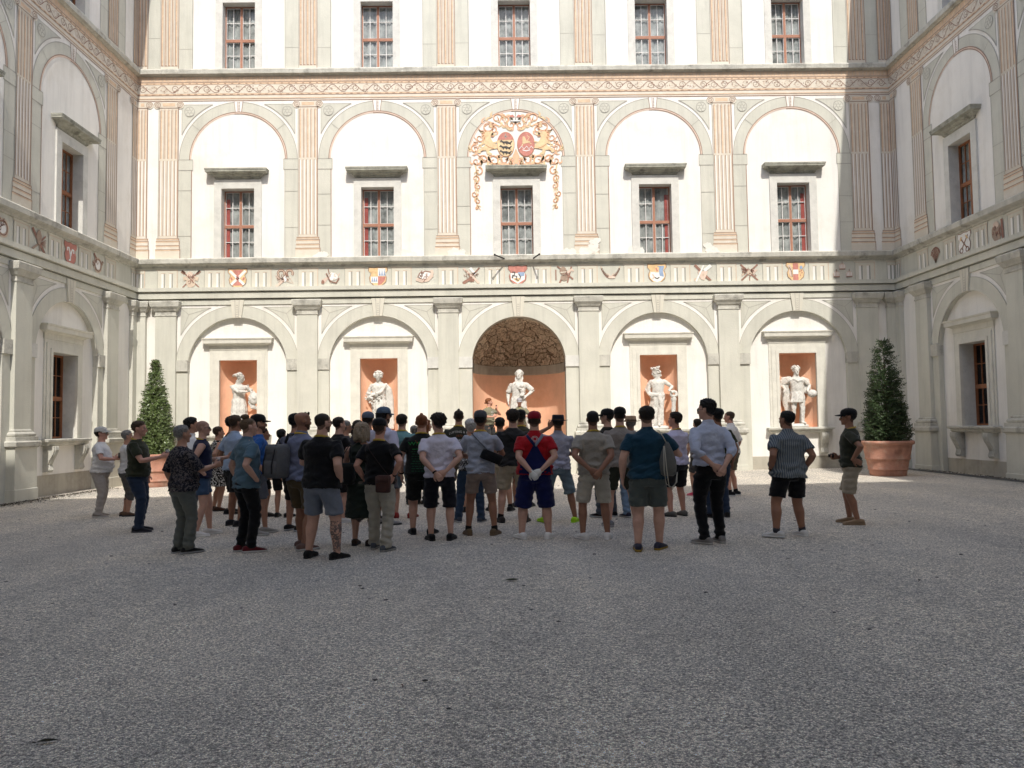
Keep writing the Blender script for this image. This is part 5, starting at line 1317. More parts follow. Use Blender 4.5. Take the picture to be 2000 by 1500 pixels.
REDFL = pattern('red_floral_cloth', 'noise', (.05, .02, .02), (.25, .12, .10), 24); TURQ = pattern('turquoise_fade_cloth', 'vertical', (.60, .60, .64), (.15, .30, .32), 1); CAMO = pattern('camouflage_cloth', 'noise', (.045, .05, .03), (.11, .10, .06), 9)
DEN = (.045, .085, .16); JEAN = (.022, .036, .068)

a = V('whitecap', 'man in white cap, white T-shirt and beige trousers at far left', x=-8.09, y=15.68, h=1.77, face=78, hp=7, cap=(.60, .585, .55), specs='sun', hair='medium', hc='dark', skin='red', top=WHT, bottom='long', bcol=(.40, .36, .325), belly=.075, g=1.08, belt=True, shoe=(.25, .22, .20), sole=(.6, .58, .55), ra='chest', la='chest', legs=narrow)
V('greywhite', 'grey haired person in white top and dark capri trousers behind the olive shirted man', x=-7.58, y=15.76, h=1.70, face=60, hair='short', hc='grey', top=(.62, .62, .62), bottom='capri', bcol=(.085, .08, .075), shoe=(.10, .06, .04), fem=True, legs=narrow, ra='front', la='front', skin='mid')
b = V('olive', 'man in dark olive T-shirt and blue jeans holding a glass before the left conifer', x=-6.17, y=13.28, h=1.85, face=80, hp=-6, hair='short', hc='brown', skin='red', top=(.030, .034, .020), bottom='long', bcol=JEAN, shoe=(.015, .016, .022), sole=(.05, .05, .06), ra='glass', la='down', lanyard=True, g=1.06, belly=.02, text=True, legs=narrow)
text_on(b['P'], b['bvh'], 'LUFTING', .045, 0, 1.37 * b['s'], pr_text, .9, sx=1.3)
c = V('floral', 'grey haired man in dark floral shirt with a glass, nearest of the left group', x=-4.42, y=10.84, h=1.74, face=42, hair='short', hc='grey', skin='mid', top=FLORAL, sleeve='half', bottom='long', bcol=(.115, .125, .112), shoe=BLK, sole=(.30, .30, .30), ra='glass', la='down', belly=.05, g=1.06, legs=narrow, hemw=.070, hem=.86)
V('whitebehind', 'black haired man in white shirt behind the floral shirt', x=-5.84, y=14.5, h=1.90, face=60, hair='medium', hc='black', skin='mid', top=WHT, collar=True, sleeve='roll', bottom='long', bcol=(.12, .12, .13), shoe=(.55, .55, .53), sole=(.6, .6, .6), legs=narrow)
V('tank', 'shaven headed man in navy tank top, denim shorts and sunglasses', x=-4.84, y=12.59, h=1.83, face=68, hair='stubble', hc='brown', specs='sun', skin='fair', top=(.012, .016, .045), sleeve='none', bottom='shorts', bcol=DEN, slen=.62, shoe=(.70, .68, .65), sole=(.72, .71, .68), ra='pocket', la='glass', lanyard=True, legs=step)
V('dots', 'woman in black and white dotted dress with bare shoulders', x=-6.02, y=16.4, h=1.74, face=55, hair='short', hc='brown', fem=True, skin='mid', top=DOTS, sleeve='none', hem=.52, bottom='shorts', bcol=BLK, slen=.4, shoe=(.06, .03, .02), ra='hip', la='front', legs=narrow)
V('khaki', 'dark haired man in khaki shirt and sunglasses looking right', x=-5.55, y=15.84, h=1.93, face=70, hair='medium', hc='black', specs='sun', skin='mid', top=(.10, .085, .05), bottom='shorts', bcol=(.16, .13, .09), shoe=BLK, legs=std)
d = V('lightblue', 'man in light blue shirt and black shorts with a black jacket at his side', x=-4.74, y=13.78, h=1.92, face=35, hair='short', hc='brown', skin='tan', top=(.30, .39, .53), collar=True, bottom='shorts', bcol=BLK, shoe=(.015, .015, .02), ra='front', la='down', legs=std)
e = V('teal', 'man with top knot in teal polo shirt, black trousers and dark red sneakers', x=-3.56, y=10.81, h=1.83, face=48, hair='buzz', hc='light', bun='top', skin='fair', top=(.088, .150, .195), collar=True, bottom='long', bcol=(.007, .007, .008), hemw=.056, bk=.96, shoe=(.10, .010, .015), sole=(.50, .48, .46), lace=(.5, .48, .46), ra='pocket', la='down', legs=narrow, hem=.84)
V('blue', 'man in bright blue T-shirt and black cap behind the teal polo', x=-3.92, y=12.56, h=1.89, face=62, cap=BLK, hair='short', hc='black', beard=True, skin='mid', top=(.025, .10, .33), bottom='shorts', bcol=(.085, .09, .105), shoe=(.30, .29, .27), sole=(.42, .41, .39), ra='pocket', la='down', legs=step)
V('dark1', 'dark haired woman with tied hair in black top looking right', x=-4.66, y=15.21, h=1.69, face=75, hair='short', hc='black', bun='low', fem=True, skin='tan', top=(.016, .02, .028), sleeve='half', bottom='shorts', bcol=BLK, shoe=BLK, legs=narrow)
V('dark2', 'short man dressed all in black left of the grey backpack', x=-4.25, y=14.98, h=1.66, face=12, hair='short', hc='black', skin='mid', top=(.013, .014, .017), bottom='shorts', bcol=BLK, shoe=BLK, legs=std)
f = V('bald', 'bald bearded man in grey blue shirt carrying a grey backpack', x=-2.83, y=10.97, h=1.90, face=30, hy=12, hair='bald', hc='dark', beard=True, specs='top', skin='tan', top=(.155, .175, .265), collar=True, bottom='shorts', bcol=(.085, .062, .032), slen=.88, shoe=(.16, .10, .085), sole=(.5, .48, .45), lanyard=True, ra='front', la='strap', g=1.05, bvh=True, legs=step)
V('capbehind', 'man in black cap partly hidden behind the bald man', x=-3.47, y=12.93, h=1.90, face=28, cap=BLK, hair='short', hc='black', skin='mid', top=(.10, .11, .15), bottom='shorts', bcol=BLK, slen=1.0, shoe=BLK, sole=(.4, .4, .4), legs=std)
V('bigblack', 'heavily built man in black T-shirt and grey shorts with a tattooed calf', x=-2.38, y=10.16, h=1.86, face=14, hy=24, hair='buzz', hc='dark', specs='clear', beard=True, skin='fair', top=(.009, .009, .010), bottom='shorts', bcol=(.155, .175, .215), slen=.86, g=1.17, belly=.05, armk=1.16, legk=1.12, shoe=(.012, .012, .013), sole=(.02, .02, .02), ra='pocket', la='front', lanyard=True, tattoo=True, legs=((.20, -.02, 22), (-.16, .02, 4)), hem=.86)
V('crossed', 'man in black T-shirt and black shorts with folded arms', x=-2.95, y=13.95, h=1.85, face=48, hair='short', hc='dark', skin='fair', top=BLK, bottom='shorts', bcol=BLK, slen=.9, shoe=(.62, .62, .62), sole=(.65, .65, .65), ra='cross', la='cross', g=1.1, legs=std)
V('greyhead', 'grey haired man with glasses glimpsed between black shirts', x=-3.10, y=15.15, h=1.80, face=55, hair='short', hc='grey', specs='clear', skin='mid', top=(.05, .05, .055), bottom='long', bcol=(.04, .04, .045), legs=narrow)
V('curly', 'woman with long dark wavy hair in red floral top', x=-2.96, y=15.57, h=1.80, face=20, hair='long', hc='dark', fem=True, skin='mid', top=REDFL, bottom='capri', bcol=(.05, .05, .05), legs=narrow)
g_ = V('blond', 'woman with wavy ash blond hair in long dark green tunic', x=-2.03, y=11.18, h=1.73, face=14, hy=-8, hair='long', hc='blond', fem=True, skin='fair', top=(.020, .028, .021), sleeve='none', hem=.40, bottom='capri', bcol=(.15, .125, .105), shoe=(.045, .028, .02), ra='front', la='front', legs=std, bvh=True, fold=.006)
h = V('blackcap', 'man in black cap and black T-shirt with beige trousers and brown shoulder bag', x=-1.71, y=10.72, h=1.77, face=14, cap=(.010, .010, .013), hair='short', hc='brown', skin='red', top=(.010, .010, .011), bottom='long', bcol=(.38, .355, .295), hemw=.072, bk=1.05, shoe=(.075, .085, .10), sole=(.30, .29, .27), lace=(.35, .35, .35), ra='hip', la='pocket', watch=1, legs=step, g=1.08, lanyard=True, bvh=True)
V('bluecap', 'tall man in slate blue cap with dark curls and a pale shirt', x=-2.10, y=13.47, h=1.99, face=35, cap=(.085, .125, .185), hair='curly', hc='black', beard=True, specs='sun', skin='tan', top=(.50, .50, .64), sleeve='half', bottom='shorts', bcol=(.10, .10, .12), shoe=(.3, .3, .3), legs=std)
V('greycap2', 'man in faded blue cap behind the ash blond woman', x=-2.50, y=14.25, h=1.93, face=10, cap=(.095, .12, .165), hair='short', hc='dark', skin='mid', top=(.05, .05, .06), bottom='shorts', bcol=(.05, .05, .05), legs=std)
V('turq', 'man in turquoise to white shaded T-shirt and denim shorts', x=-1.87, y=14.44, h=1.89, face=3, hair='short', hc='dark', skin='fair', top=TURQ, bottom='shorts', bcol=(.15, .20, .24), slen=.9, shoe=(.28, .035, .03), sole=(.2, .03, .03), lanyard=True, legs=std)
w = V('woa', 'man with short mohawk in black concert T-shirt with green print', x=-1.30, y=12.21, h=1.85, face=0, hair='buzz', hc='red', mohawk=True, skin='fair', top=(.010, .012, .011), bottom='shorts', bcol=(.014, .016, .015), slen=.92, shoe=BLK, g=1.14, belly=.03, lanyard=True, text=True, ra='front', la='down', legs=std, watch=-1, fold=.0012)
S_ = w['s']
text_on(w['P'], w['bvh'], 'W:', .075, -.10 * S_, 1.325 * S_, green_text, 0, sx=1.35, name='print'); text_on(w['P'], w['bvh'], 'A', .075, .115 * S_, 1.325 * S_, green_text, 0, sx=1.5)
q = MB(); sk_ = [(-.035, 1.36), (-.02, 1.375), (0, 1.38), (.02, 1.375), (.035, 1.36), (.03, 1.335), (.015, 1.315), (-.015, 1.315), (-.03, 1.335)]
def on_back(P_, pts, name, m, off=.004):
    mb = MB(); vs = []
    for x, z in pts:
        y = back_y(P_['bvh'], x * P_['s'], z * P_['s']); vs.append((x * P_['s'], (y or 0) - off, z * P_['s']))
    mb.add(vs, [tuple(range(len(vs)))]); return mb.build(name, m, P_['P'])
on_back(w, sk_[::-1], 'print', green_text)
for s_ in (-1, 1): on_back(w, [(s_ * .03, 1.365), (s_ * .07, 1.40), (s_ * .06, 1.375), (s_ * .036, 1.35)][::s_], 'print', rust_text)
tl = MB()
for i in range(10):
    z = (1.262 - i * .036) * S_; hw = .13 - .012 * abs((i * 7) % 5 - 2); x = -hw
    while x < hw:
        l_ = random.uniform(.018, .055); patch_on(tl, w['bvh'], x * S_, min(x + l_, hw) * S_, z, z + random.uniform(.008, .014), 0 if i else 1, False, 2); x += l_ + .012
tl.build('print', [dgreen_text, green_text], w['P'])
V('whitetee', 'man with dark curls in white T-shirt, hands clasped behind him', x=-.95, y=11.51, h=1.84, face=-6, hy=-26, hair='curly', hc='dark', skin='fair', top=(.62, .60, .70), bottom='shorts', bcol=(.011, .012, .018), slen=1.04, shoe=(.012, .012, .012), sole=(.02, .02, .02), ra='back', la='back2', lanyard=True, watch=-1, legs=std, fold=.005)
k = V('oliveback', 'tall man in dark olive T-shirt lettered LUFTING and 1870 on the back', x=-.92, y=15.2, h=1.97, face=0, hair='buzz', hc='dark', mohawk=True, skin='mid', top=(.040, .040, .030), bottom='shorts', bcol=(.14, .11, .08), shoe=BLK, lanyard=True, text=True, legs=std, fold=.0015)
text_on(k['P'], k['bvh'], 'LUFTING & FA', .060, .02, 1.385 * k['s'], pr_text, 1.2, sx=.95); text_on(k['P'], k['bvh'], '1870', .055, .02, 1.315 * k['s'], rust_text, 0, sx=1.1)
V('whitehair', 'white haired woman in black and white printed blouse and blue jeans', x=-.62, y=13.55, h=1.76, face=0, hair='medium', hc='white', fem=True, skin='red', top=BWP, sleeve='half', bottom='long', bcol=(.030, .055, .10), shoe=(.05, .06, .08), sole=(.45, .45, .45), lanyard=True, legs=wide)
m = V('greycap', 'man in grey cap and pale blue shirt with black bag across his back', x=-.37, y=11.95, h=1.87, face=2, cap=(.060, .064, .074), hair='short', hc='black', skin='tan', top=(.33, .36, .43), bottom='shorts', bcol=(.255, .20, .17), slen=.70, shoe=(.15, .105, .06), sole=(.16, .11, .065), sock=(.015, .015, .015), ra='front', la='front', lanyard=True, legs=wide, bvh=True, fold=.005)
n = V('guide', 'bearded red haired guide with hair bun standing in the tall arched niche', x=-.50, y=26.75, z=.72, h=1.78, face=128, hy=-40, hair='medium', hc='red', bun='low', beard=True, skin='red', top=(.20, .19, .13), bottom='long', bcol=(.03, .03, .03), ra='chest', la='mic', lanyard=True, text=True, legs=std)
text_on(n['P'], n['bvh'], 'ab', .12, 0, 1.30 * n['s'], pr_text, 0, front=True, sx=1.2); text_on(n['P'], n['bvh'], 'tb', .12, 0, 1.19 * n['s'], pr_text, 0, front=True, sx=1.2)
n2 = V('guide2', 'man in pale grey cap facing the crowd from the tall niche', x=.56, y=26.45, z=.72, h=1.77, face=178, hp=-12, cap=(.33, .32, .33), hair='short', hc='dark', skin='red', top=(.20, .19, .13), bottom='long', bcol=(.03, .03, .03), ra='front', la='chest', lanyard=True, legs=std)
V('shortdark', 'short black haired man in dark shirt and beige shorts below the guide', x=-.10, y=15.2, h=1.80, face=0, hair='short', hc='black', skin='mid', top=(.030, .030, .022), bottom='shorts', bcol=(.40, .345, .25), slen=.86, shoe=BLK, sock=BLK, lanyard=True, legs=wide)
o_ = V('jacket', 'man in black shirt with dark shoulder strap left of the red cap', x=.13, y=13.42, h=1.91, face=-4, hair='medium', hc='dark', skin='fair', top=(.024, .024, .025), sleeve='half', bottom='shorts', bcol=(.37, .32, .235), slen=.9, shoe=(.035, .03, .03), sock=BLK, g=1.12, legs=wide, bvh=True)
V('farcap', 'man in black cap close to the niche in front of the second guide', x=.36, y=15.88, h=1.94, face=0, cap=BLK, hair='short', hc='black', skin='tan', top=(.05, .045, .03), bottom='shorts', bcol=(.1, .1, .1), lanyard=True, legs=std)
r_ = V('red', 'man in red cap, red shirt, blue overalls and white gloves', x=.43, y=11.46, h=1.83, face=0, cap=(.26, .010, .022), hair='short', hc='brown', skin='fair', top=(.33, .008, .014), collar=True, sleeve='short', bottom='shorts', bcol=(.008, .012, .070), slen=1.08, bk=1.08, g=1.2, belly=.05, armk=1.06, legk=1.08, shoe=(.78, .77, .75), sole=(.78, .77, .75), gloves=True, ra='back', la='back2', bvh=True, legs=((.17, 0, 20), (-.17, .0, 26)), hem=.90)
S_ = r_['s']; bib = MB(); nn = 10; vs = []
for i in range(nn + 1):
    z = .93 + (1.335 - .93) * i / nn; hw = .20 * (1 - i / nn) ** 1.0 + .016 if i > 4 else .20 - .004 * i + .016
    hw = np.interp(z, [.93, 1.06, 1.14, 1.335], [.205, .185, .115, .018])
    for j in range(9):
        x = -hw + 2 * hw * j / 8; y = back_y(r_['bvh'], x * S_, z * S_); vs.append((x * S_, (y if y is not None else -.1) - .009, z * S_))
bib.add(vs, [(i * 9 + j, i * 9 + j + 1, i * 9 + j + 10, i * 9 + j + 9) for i in range(nn) for j in range(8)]); bib.build('overall_bib', cloth((.008, .012, .070)), r_['P'], True)
for s_, cc in ((-1, (.008, .012, .06)), (1, (.20, .22, .28))):
    pts = []
    for t in np.linspace(0, 1, 9):
        x = s_ * .105 * t * S_; z = (1.32 + .155 * t) * S_; y = back_y(r_['bvh'], x, z); pts.append((x, (y if y is not None else pts[-1][1] + .02) - .010, z))
    mb = MB(); mb.tube(pts, [(.020, .004)] * 9, 8, up=(0, 1, 0)); mb.build('overall_strap', cloth(cc), r_['P'], True)
for rad in (.040, .026):
    mb = MB(); pts = []
    for t in range(21):
        x = rad * math.cos(t * PI / 10) * S_; z = (1.415 + rad * math.sin(t * PI / 10)) * S_; y = back_y(r_['bvh'], x, z); pts.append((x, (y or -.1) - .004, z))
    mb.tube(pts, .003, 6, cap=False); mb.build('print', pr_text, r_['P'])
V('fedora', 'man in dark trilby hat and blue striped shirt with neon green shoes', x=.88, y=13.29, h=1.80, face=-4, cap=(.012, .014, .026), capk='fedora', hair='short', hc='dark', skin='tan', top=STRB, sleeve='half', collar=True, bottom='shorts', bcol=(.145, .20, .245), slen=1.0, shoe=(.38, .72, .02), sole=(.42, .75, .04), la='face', ra='front', legs=((.25, -.02, 26), (-.19, .02, 20)), fold=.005)
V('beige', 'man in beige T-shirt and cream shorts, hands clasped behind his back', x=1.28, y=11.28, h=1.84, face=0, hair='buzz', hc='black', skin='tan', top=(.31, .285, .245), bottom='shorts', bcol=(.44, .41, .345), slen=.93, shoe=(.74, .72, .69), sole=(.76, .74, .72), ra='back2', la='back', lanyard=True, g=1.08, armk=1.05, legs=((.16, 0, 14), (-.15, 0, 26)))
p_ = V('capleft', 'man in black cap and black lettered T-shirt turned left', x=1.80, y=13.86, h=1.89, face=-38, hy=-22, cap=BLK, hair='short', hc='black', specs='clear', skin='fair', top=(.016, .016, .015), bottom='long', bcol=(.07, .085, .11), shoe=BLK, sole=(.45, .45, .45), text=True, legs=std)
text_on(p_['P'], p_['bvh'], 'LUFTING', .06, .02, 1.37 * p_['s'], pr_text, 1.0)
V('greytee', 'man in black cap and taupe T-shirt with grey sneakers', x=1.86, y=12.59, h=1.89, face=2, cap=(.012, .012, .012), hair='buzz', hc='black', skin='fair', top=(.235, .21, .19), bottom='shorts', bcol=(.034, .036, .024), slen=.80, shoe=(.20, .20, .21), sole=(.33, .33, .33), lace=(.5, .5, .5), lanyard=True, g=1.1, legs=((.20, 0, 16), (-.17, 0, 22)))
V('straw', 'person in straw hat and pale jeans behind the navy polo', x=2.22, y=13.79, h=1.76, face=-10, cap=(.42, .295, .19), capk='straw', hair='short', hc='grey', skin='mid', top=(.10, .11, .14), bottom='long', bcol=(.17, .25, .36), shoe=(.03, .03, .05), sole=(.4, .4, .4), legs=narrow)
t_ = V('navy', 'man in navy polo shirt and grey green shorts with rope strapped bag', x=1.85, y=10.22, h=1.86, face=4, hair='short', hc='dark', skin='fair', top=(.012, .045, .075), collar=True, bottom='shorts', bcol=(.083, .098, .092), slen=.84, bk=1.05, g=1.13, armk=1.08, legk=1.08, shoe=(.035, .036, .06), sole=(.30, .19, .03), lace=(.1, .1, .15), ra='strap', la='down', bvh=True, legs=((.13, .06, 26), (-.11, -.04, -4)), fold=.005)
V('lavtee', 'man in lilac white T-shirt and black shorts with arms folded, looking left', x=3.03, y=13.78, h=1.81, face=-32, hy=-24, hair='medium', hc='dark', skin='red', top=(.55, .53, .70), bottom='shorts', bcol=(.012, .013, .016), slen=.92, shoe=(.12, .12, .11), ra='cross', la='cross', lanyard=True, g=1.1, belly=.04, legs=std)
V('whiteshirt', 'tall man in pale blue dress shirt and black trousers with glasses', x=2.81, y=10.66, h=1.94, face=-14, hy=-38, hair='medium', hc='black', specs='clear', skin='fair', top=(.47, .51, .63), collar=True, sleeve='roll', bottom='long', bcol=(.008, .008, .009), hemw=.060, shoe=(.235, .22, .21), sole=(.42, .40, .38), lace=(.25, .23, .22), ra='back2', la='back', g=1.06, legs=((.11, .02, 6), (-.11, -.02, 26)), hem=.96, fold=.005)
V('camo', 'man in black cap and camouflage shirt hidden behind the tall man', x=3.68, y=13.49, h=1.85, face=-20, cap=(.014, .013, .012), hair='buzz', hc='black', skin='tan', top=CAMO, bottom='long', bcol=JEAN, shoe=BLK, legs=std)
V('whiter', 'red faced man in white shirt standing nearest the sunlit gravel', x=5.05, y=17.27, h=1.86, face=-55, hair='buzz', hc='brown', skin='red', top=WHT, collar=True, sleeve='half', bottom='shorts', bcol=(.15, .14, .10), slen=.85, shoe=BLK, sole=(.5, .5, .5), sock=BLK, ra='down', la='front', legs=std)
V('striped', 'man in grey striped shirt and black shorts standing apart at right', x=4.02, y=11.08, h=1.77, face=-6, hy=-22, hair='short', hc='black', skin='tan', top=STRG, collar=True, sleeve='short', bottom='shorts', bcol=(.009, .009, .010), slen=.80, g=1.16, belly=.06, armk=1.08, legk=1.08, shoe=(.64, .63, .61), sole=(.66, .65, .63), lace=(.1, .1, .1), sock=(.05, .05, .06), la='pocket', ra='pocket', watch=-1, legs=((.19, .06, -4), (-.19, -.04, 44)), hem=.83, fold=.005)
u_ = V('rightcap', 'man in black peaked cap, dark olive T-shirt and beige shorts at far right', x=5.46, y=12.29, h=1.79, face=-62, hy=-6, cap=(.012, .012, .014), hair='short', hc='black', specs='clear', skin='tan', top=(.034, .038, .026), bottom='shorts', bcol=(.32, .275, .205), slen=.98, bk=1.05, shoe=(.28, .19, .115), sole=(.30, .21, .13), la='hip', ra='low', lanyard=True, text=True, legs=((.10, .05, 12), (-.10, -.06, 10)))
text_on(u_['P'], u_['bvh'], 'LUFTING & FA', .050, .0, 1.37 * u_['s'], pr_text, 1.2, sx=.9)
V('pink', 'person with pink shoes mostly hidden behind the tall man in pale shirt', x=4.34, y=17.45, h=1.70, face=-20, hair='short', hc='dark', fem=True, skin='mid', top=(.2, .2, .22), bottom='shorts', bcol=(.05, .05, .05), shoe=(.62, .05, .12), sole=(.62, .2, .25), legs=std)
V('low', 'short person with dark grey hair left of the mohawk', x=-1.98, y=16.88, h=1.68, face=5, hair='short', hc='grey', fem=True, skin='mid', top=(.05, .05, .05), bottom='long', bcol=(.03, .03, .03), legs=narrow)
V('peek', 'red haired woman glimpsed between mohawk and dark curls', x=-1.66, y=16.81, h=1.80, face=70, hair='long', hc='red', fem=True, skin='red', top=(.03, .03, .03), bottom='long', bcol=(.03, .03, .03), legs=narrow)

# ------------------------------------------------------------------ things the visitors carry
def glass_prop(P_, label):
    a = P_['arms'][0]; s = P_['s']; c = (a['W'] + a['d'] * .085 + a['n'] * .035) * s; mb = MB()
    mb.lathe([(.028, -.075), (.028, -.072), (.005, -.066), (.0045, .01), (.022, .025), (.031, .055), (.026, .095)], tuple(c), 16, 0, True); mb.lathe([(.020, .026), (.0285, .055)], tuple(c), 16, 1, True)
    prop('wine_glass', mb, [CLEARG, cm('red_wine', (.05, .004, .008), .2)], P_['M'], label, 'glass', 'glasses of wine in hand')
CLEARG = mat('drinking_glass', (.75, .75, .76), .08, spec=.6); CLEARG.node_tree.nodes['Principled BSDF'].inputs['Alpha'].default_value = .35
glass_prop(b, 'stemmed glass of red wine held by the man in olive shirt and jeans'); glass_prop(c, 'stemmed glass of red wine held by the man in floral shirt')
mb = MB(); A_ = a['arms'][0]; cc = (A_['W'] + A_['d'] * .09 + A3(0, 0, .03)) * a['s']; mb.box(cc[0] - .035, cc[0] + .035, cc[1] - .012, cc[1] + .012, cc[2] - .045, cc[2] + .055)
mb.tube([tuple(cc + A3(.0, .02, -.03)), tuple(cc + A3(.01, .03, -.17)), tuple(cc + A3(.02, .03, -.30)), tuple(cc + A3(.0, .035, -.33)), tuple(cc + A3(-.02, .03, -.30)), tuple(cc + A3(-.01, .03, -.15)), tuple(cc + A3(0, .02, -.03))], .007, 6, 1)
prop('compact_camera', mb, [BLKP, cm('tan_strap', (.45, .33, .17), .8)], a['M'], 'small dark camera with tan wrist strap in the hands of the white capped man', 'camera')
mb = MB(); A_ = u_['arms'][0]; cc = (A_['W'] + A_['d'] * .09 + A3(0, 0, .02)) * u_['s']; mb.box(cc[0] - .05, cc[0] + .05, cc[1] - .022, cc[1] + .022, cc[2] - .03, cc[2] + .035); mb.tube([tuple(cc + A3(0, .022, 0)), tuple(cc + A3(0, .05, 0))], .026, 14)
prop('camera', mb, cm('camera_black', (.015, .015, .016), .4), u_['M'], 'black camera held by the man in peaked cap at far right', 'camera')
A_ = n['arms'][1]; cc = (A_['W'] + A_['d'] * .07 + A_['n'] * .03) * n['s']; mb = MB(); mb.tube([tuple(cc - A3(.0, .02, .07)), tuple(cc + A3(0, .01, .06))], [.010, .014], 10); mb.ball(tuple(cc + A3(0, .015, .085)), .024)
prop('microphone', mb, cm('mic_black', (.02, .02, .02), .5), n['M'], 'black hand microphone held by the bearded guide', 'microphone')

def strap_obj(mb, bvh, a, b, wd=.017, front=True, mi=0):
    p = strap_pts(bvh, a, b, 18, False)
    if len(p) > 3: mb.tube(p, [(.004, wd)] * len(p), 8, mi, up=(0, 1, 0), cap=True)
    if front:
        p = strap_pts(bvh, a, b, 18, True)
        if len(p) > 3: mb.tube(p, [(.004, wd)] * len(p), 8, mi, up=(0, 1, 0), cap=True)
def soft_box(mb, c, sx, sy, sz, mi=0, tilt=0.0):
    rr = []
    for k, z in ((.82, -1), (.97, -.9), (1.0, -.3), (1.0, .4), (.96, .85), (.80, 1.0)):
        ring = ering((0, 0, 0), sx * k, sy * k, 20, 4.0); ct, st_ = math.cos(tilt), math.sin(tilt)
        rr.append([(c[0] + x * ct + z * sz * st_, c[1] + y, c[2] - x * st_ + z * sz * ct) for x, y, _ in ring])
    mb.loft(rr, mi)
def by(P_, x, z): return back_y(P_['bvh'], x * P_['s'], z * P_['s']) or -.15
# black sling bag of the man in the grey cap
s = m['s']; mb = MB(); strap_obj(mb, m['bvh'], (-.10 * s, 0, 1.46 * s), (.22 * s, 0, 1.08 * s), .019); soft_box(mb, (.15 * s, by(m, .13, 1.14) - .055, 1.13 * s), .155, .05, .075, 0, .42)
prop('sling_bag', mb, cloth((.010, .010, .012), 'black_nylon'), m['M'], 'black zipped sling bag on the pale blue shirted back', 'bag')
s = h['s']; mb = MB(); strap_obj(mb, h['bvh'], (-.13 * s, 0, 1.45 * s), (.19 * s, 0, .97 * s), .011, mi=1); soft_box(mb, (.125 * s, by(h, .12, .93) - .05, .915 * s), .095, .04, .115, 0, .03); mb.box(.125 * s - .085, .125 * s + .085, by(h, .12, .93) - .097, by(h, .12, .93) - .088, .93 * s, 1.02 * s, 0)
prop('shoulder_bag', mb, [cloth((.075, .036, .030), 'brown_leather'), cloth((.03, .018, .015), 'dark_leather')], h['M'], 'small brown flap bag hanging on the back of the black T-shirt', 'bag')
s = g_['s']; mb = MB(); soft_box(mb, (-.18 * s, -.17 * s, 1.05 * s), .15, .075, .15); mb.tube([(-.26 * s, -.15 * s, 1.17 * s), (-.17 * s, -.13 * s, 1.38 * s), (-.14 * s, -.06 * s, 1.475 * s), (-.14 * s, .02 * s, 1.46 * s)], [(.004, .016)] * 4, 8, up=(0, 1, 0)); mb.tube([(-.08 * s, -.15 * s, 1.17 * s), (-.10 * s, -.14 * s, 1.38 * s), (-.125 * s, -.06 * s, 1.475 * s)], [(.004, .014)] * 3, 8, up=(0, 1, 0))
prop('handbag', mb, cloth((.014, .015, .014), 'black_leather'), g_['M'], 'black leather bag on the shoulder of the ash blond woman', 'bag')
s = f['s']; mb = MB()
soft_box(mb, (-.17 * s, -.225 * s, 1.15 * s), .142, .105, .23, 0, .05); soft_box(mb, (-.175 * s, -.325 * s, 1.06 * s), .105, .04, .105, 0, .05); soft_box(mb, (-.165 * s, -.30 * s, 1.30 * s), .10, .03, .05, 0, .05); mb.tube([(-.20 * s, -.2 * s, 1.37 * s), (-.17 * s, -.2 * s, 1.43 * s), (-.14 * s, -.2 * s, 1.37 * s)], .010, 6, 1)
for q in (-.235, -.10): mb.tube([(q * s, -.30 * s, 1.36 * s), (q * s, -.345 * s, 1.22 * s), (q * s, -.372 * s, 1.1 * s), (q * s, -.372 * s, .99 * s)], [(.004, .012)] * 4, 8, 1, up=(0, 1, 0))
mb.tube([(-.13 * s, -.13 * s, 1.38 * s), (-.13 * s, -.09 * s, 1.49 * s), (-.14 * s, .02 * s, 1.49 * s), (-.15 * s, .125 * s, 1.36 * s), (-.17 * s, .12 * s, 1.15 * s)], [(.007, .027)] * 5, 8, 1, up=(0, 1, 0))
prop('backpack', mb, [cloth((.125, .128, .135), 'grey_canvas'), cloth((.02, .02, .024), 'black_webbing')], f['M'], 'grey canvas backpack slung on the bald man', 'backpack')
s = t_['s']; mb = MB()
rr = [];
for z, k in ((.93, .55), (.95, .85), (1.02, 1.0), (1.12, .98), (1.22, .72), (1.31, .35), (1.35, .15)): rr.append(ering((.205 * s + .03 * (1.1 - z), -.13 * s, z * s), .095 * k, .085 * k, 18))
mb.loft(rr, 0); mb.tube([(.19 * s, -.14 * s, 1.34 * s), (.155 * s, -.12 * s, 1.42 * s), (.125 * s, -.06 * s, 1.485 * s), (.12 * s, .02 * s, 1.485 * s)], .006, 6, 1)
for dx in (0, .03): mb.tube([(.15 * s + dx * .3, -.225 * s, 1.30 * s), (.15 * s + dx, -.245 * s, 1.0 * s), (.17 * s + dx, -.25 * s, .84 * s - dx), (.23 * s, -.24 * s, .80 * s - dx), (.285 * s - dx * .3, -.22 * s, .86 * s), (.295 * s, -.18 * s, .98 * s)], .005, 6, 1)
prop('drawstring_bag', mb, [cloth((.12, .12, .11), 'grey_cloth_bag'), cm('rope', (.42, .39, .32), .9)], t_['M'], 'grey cloth bag with pale rope cords hanging from the navy shoulder', 'bag')
s = o_['s']; mb = MB(); strap_obj(mb, o_['bvh'], (-.12 * s, 0, 1.46 * s), (.21 * s, 0, 1.08 * s), .026); soft_box(mb, (.215 * s, -.09 * s, 1.10 * s), .06, .07, .10, 1)
prop('red_pouch', mb, [cloth((.016, .016, .018), 'black_webbing2'), cloth((.30, .012, .02), 'red_nylon')], o_['M'], 'red pouch on a dark strap beside the black shirted man', 'bag')
s = d['s']; mb = MB()
rr = []
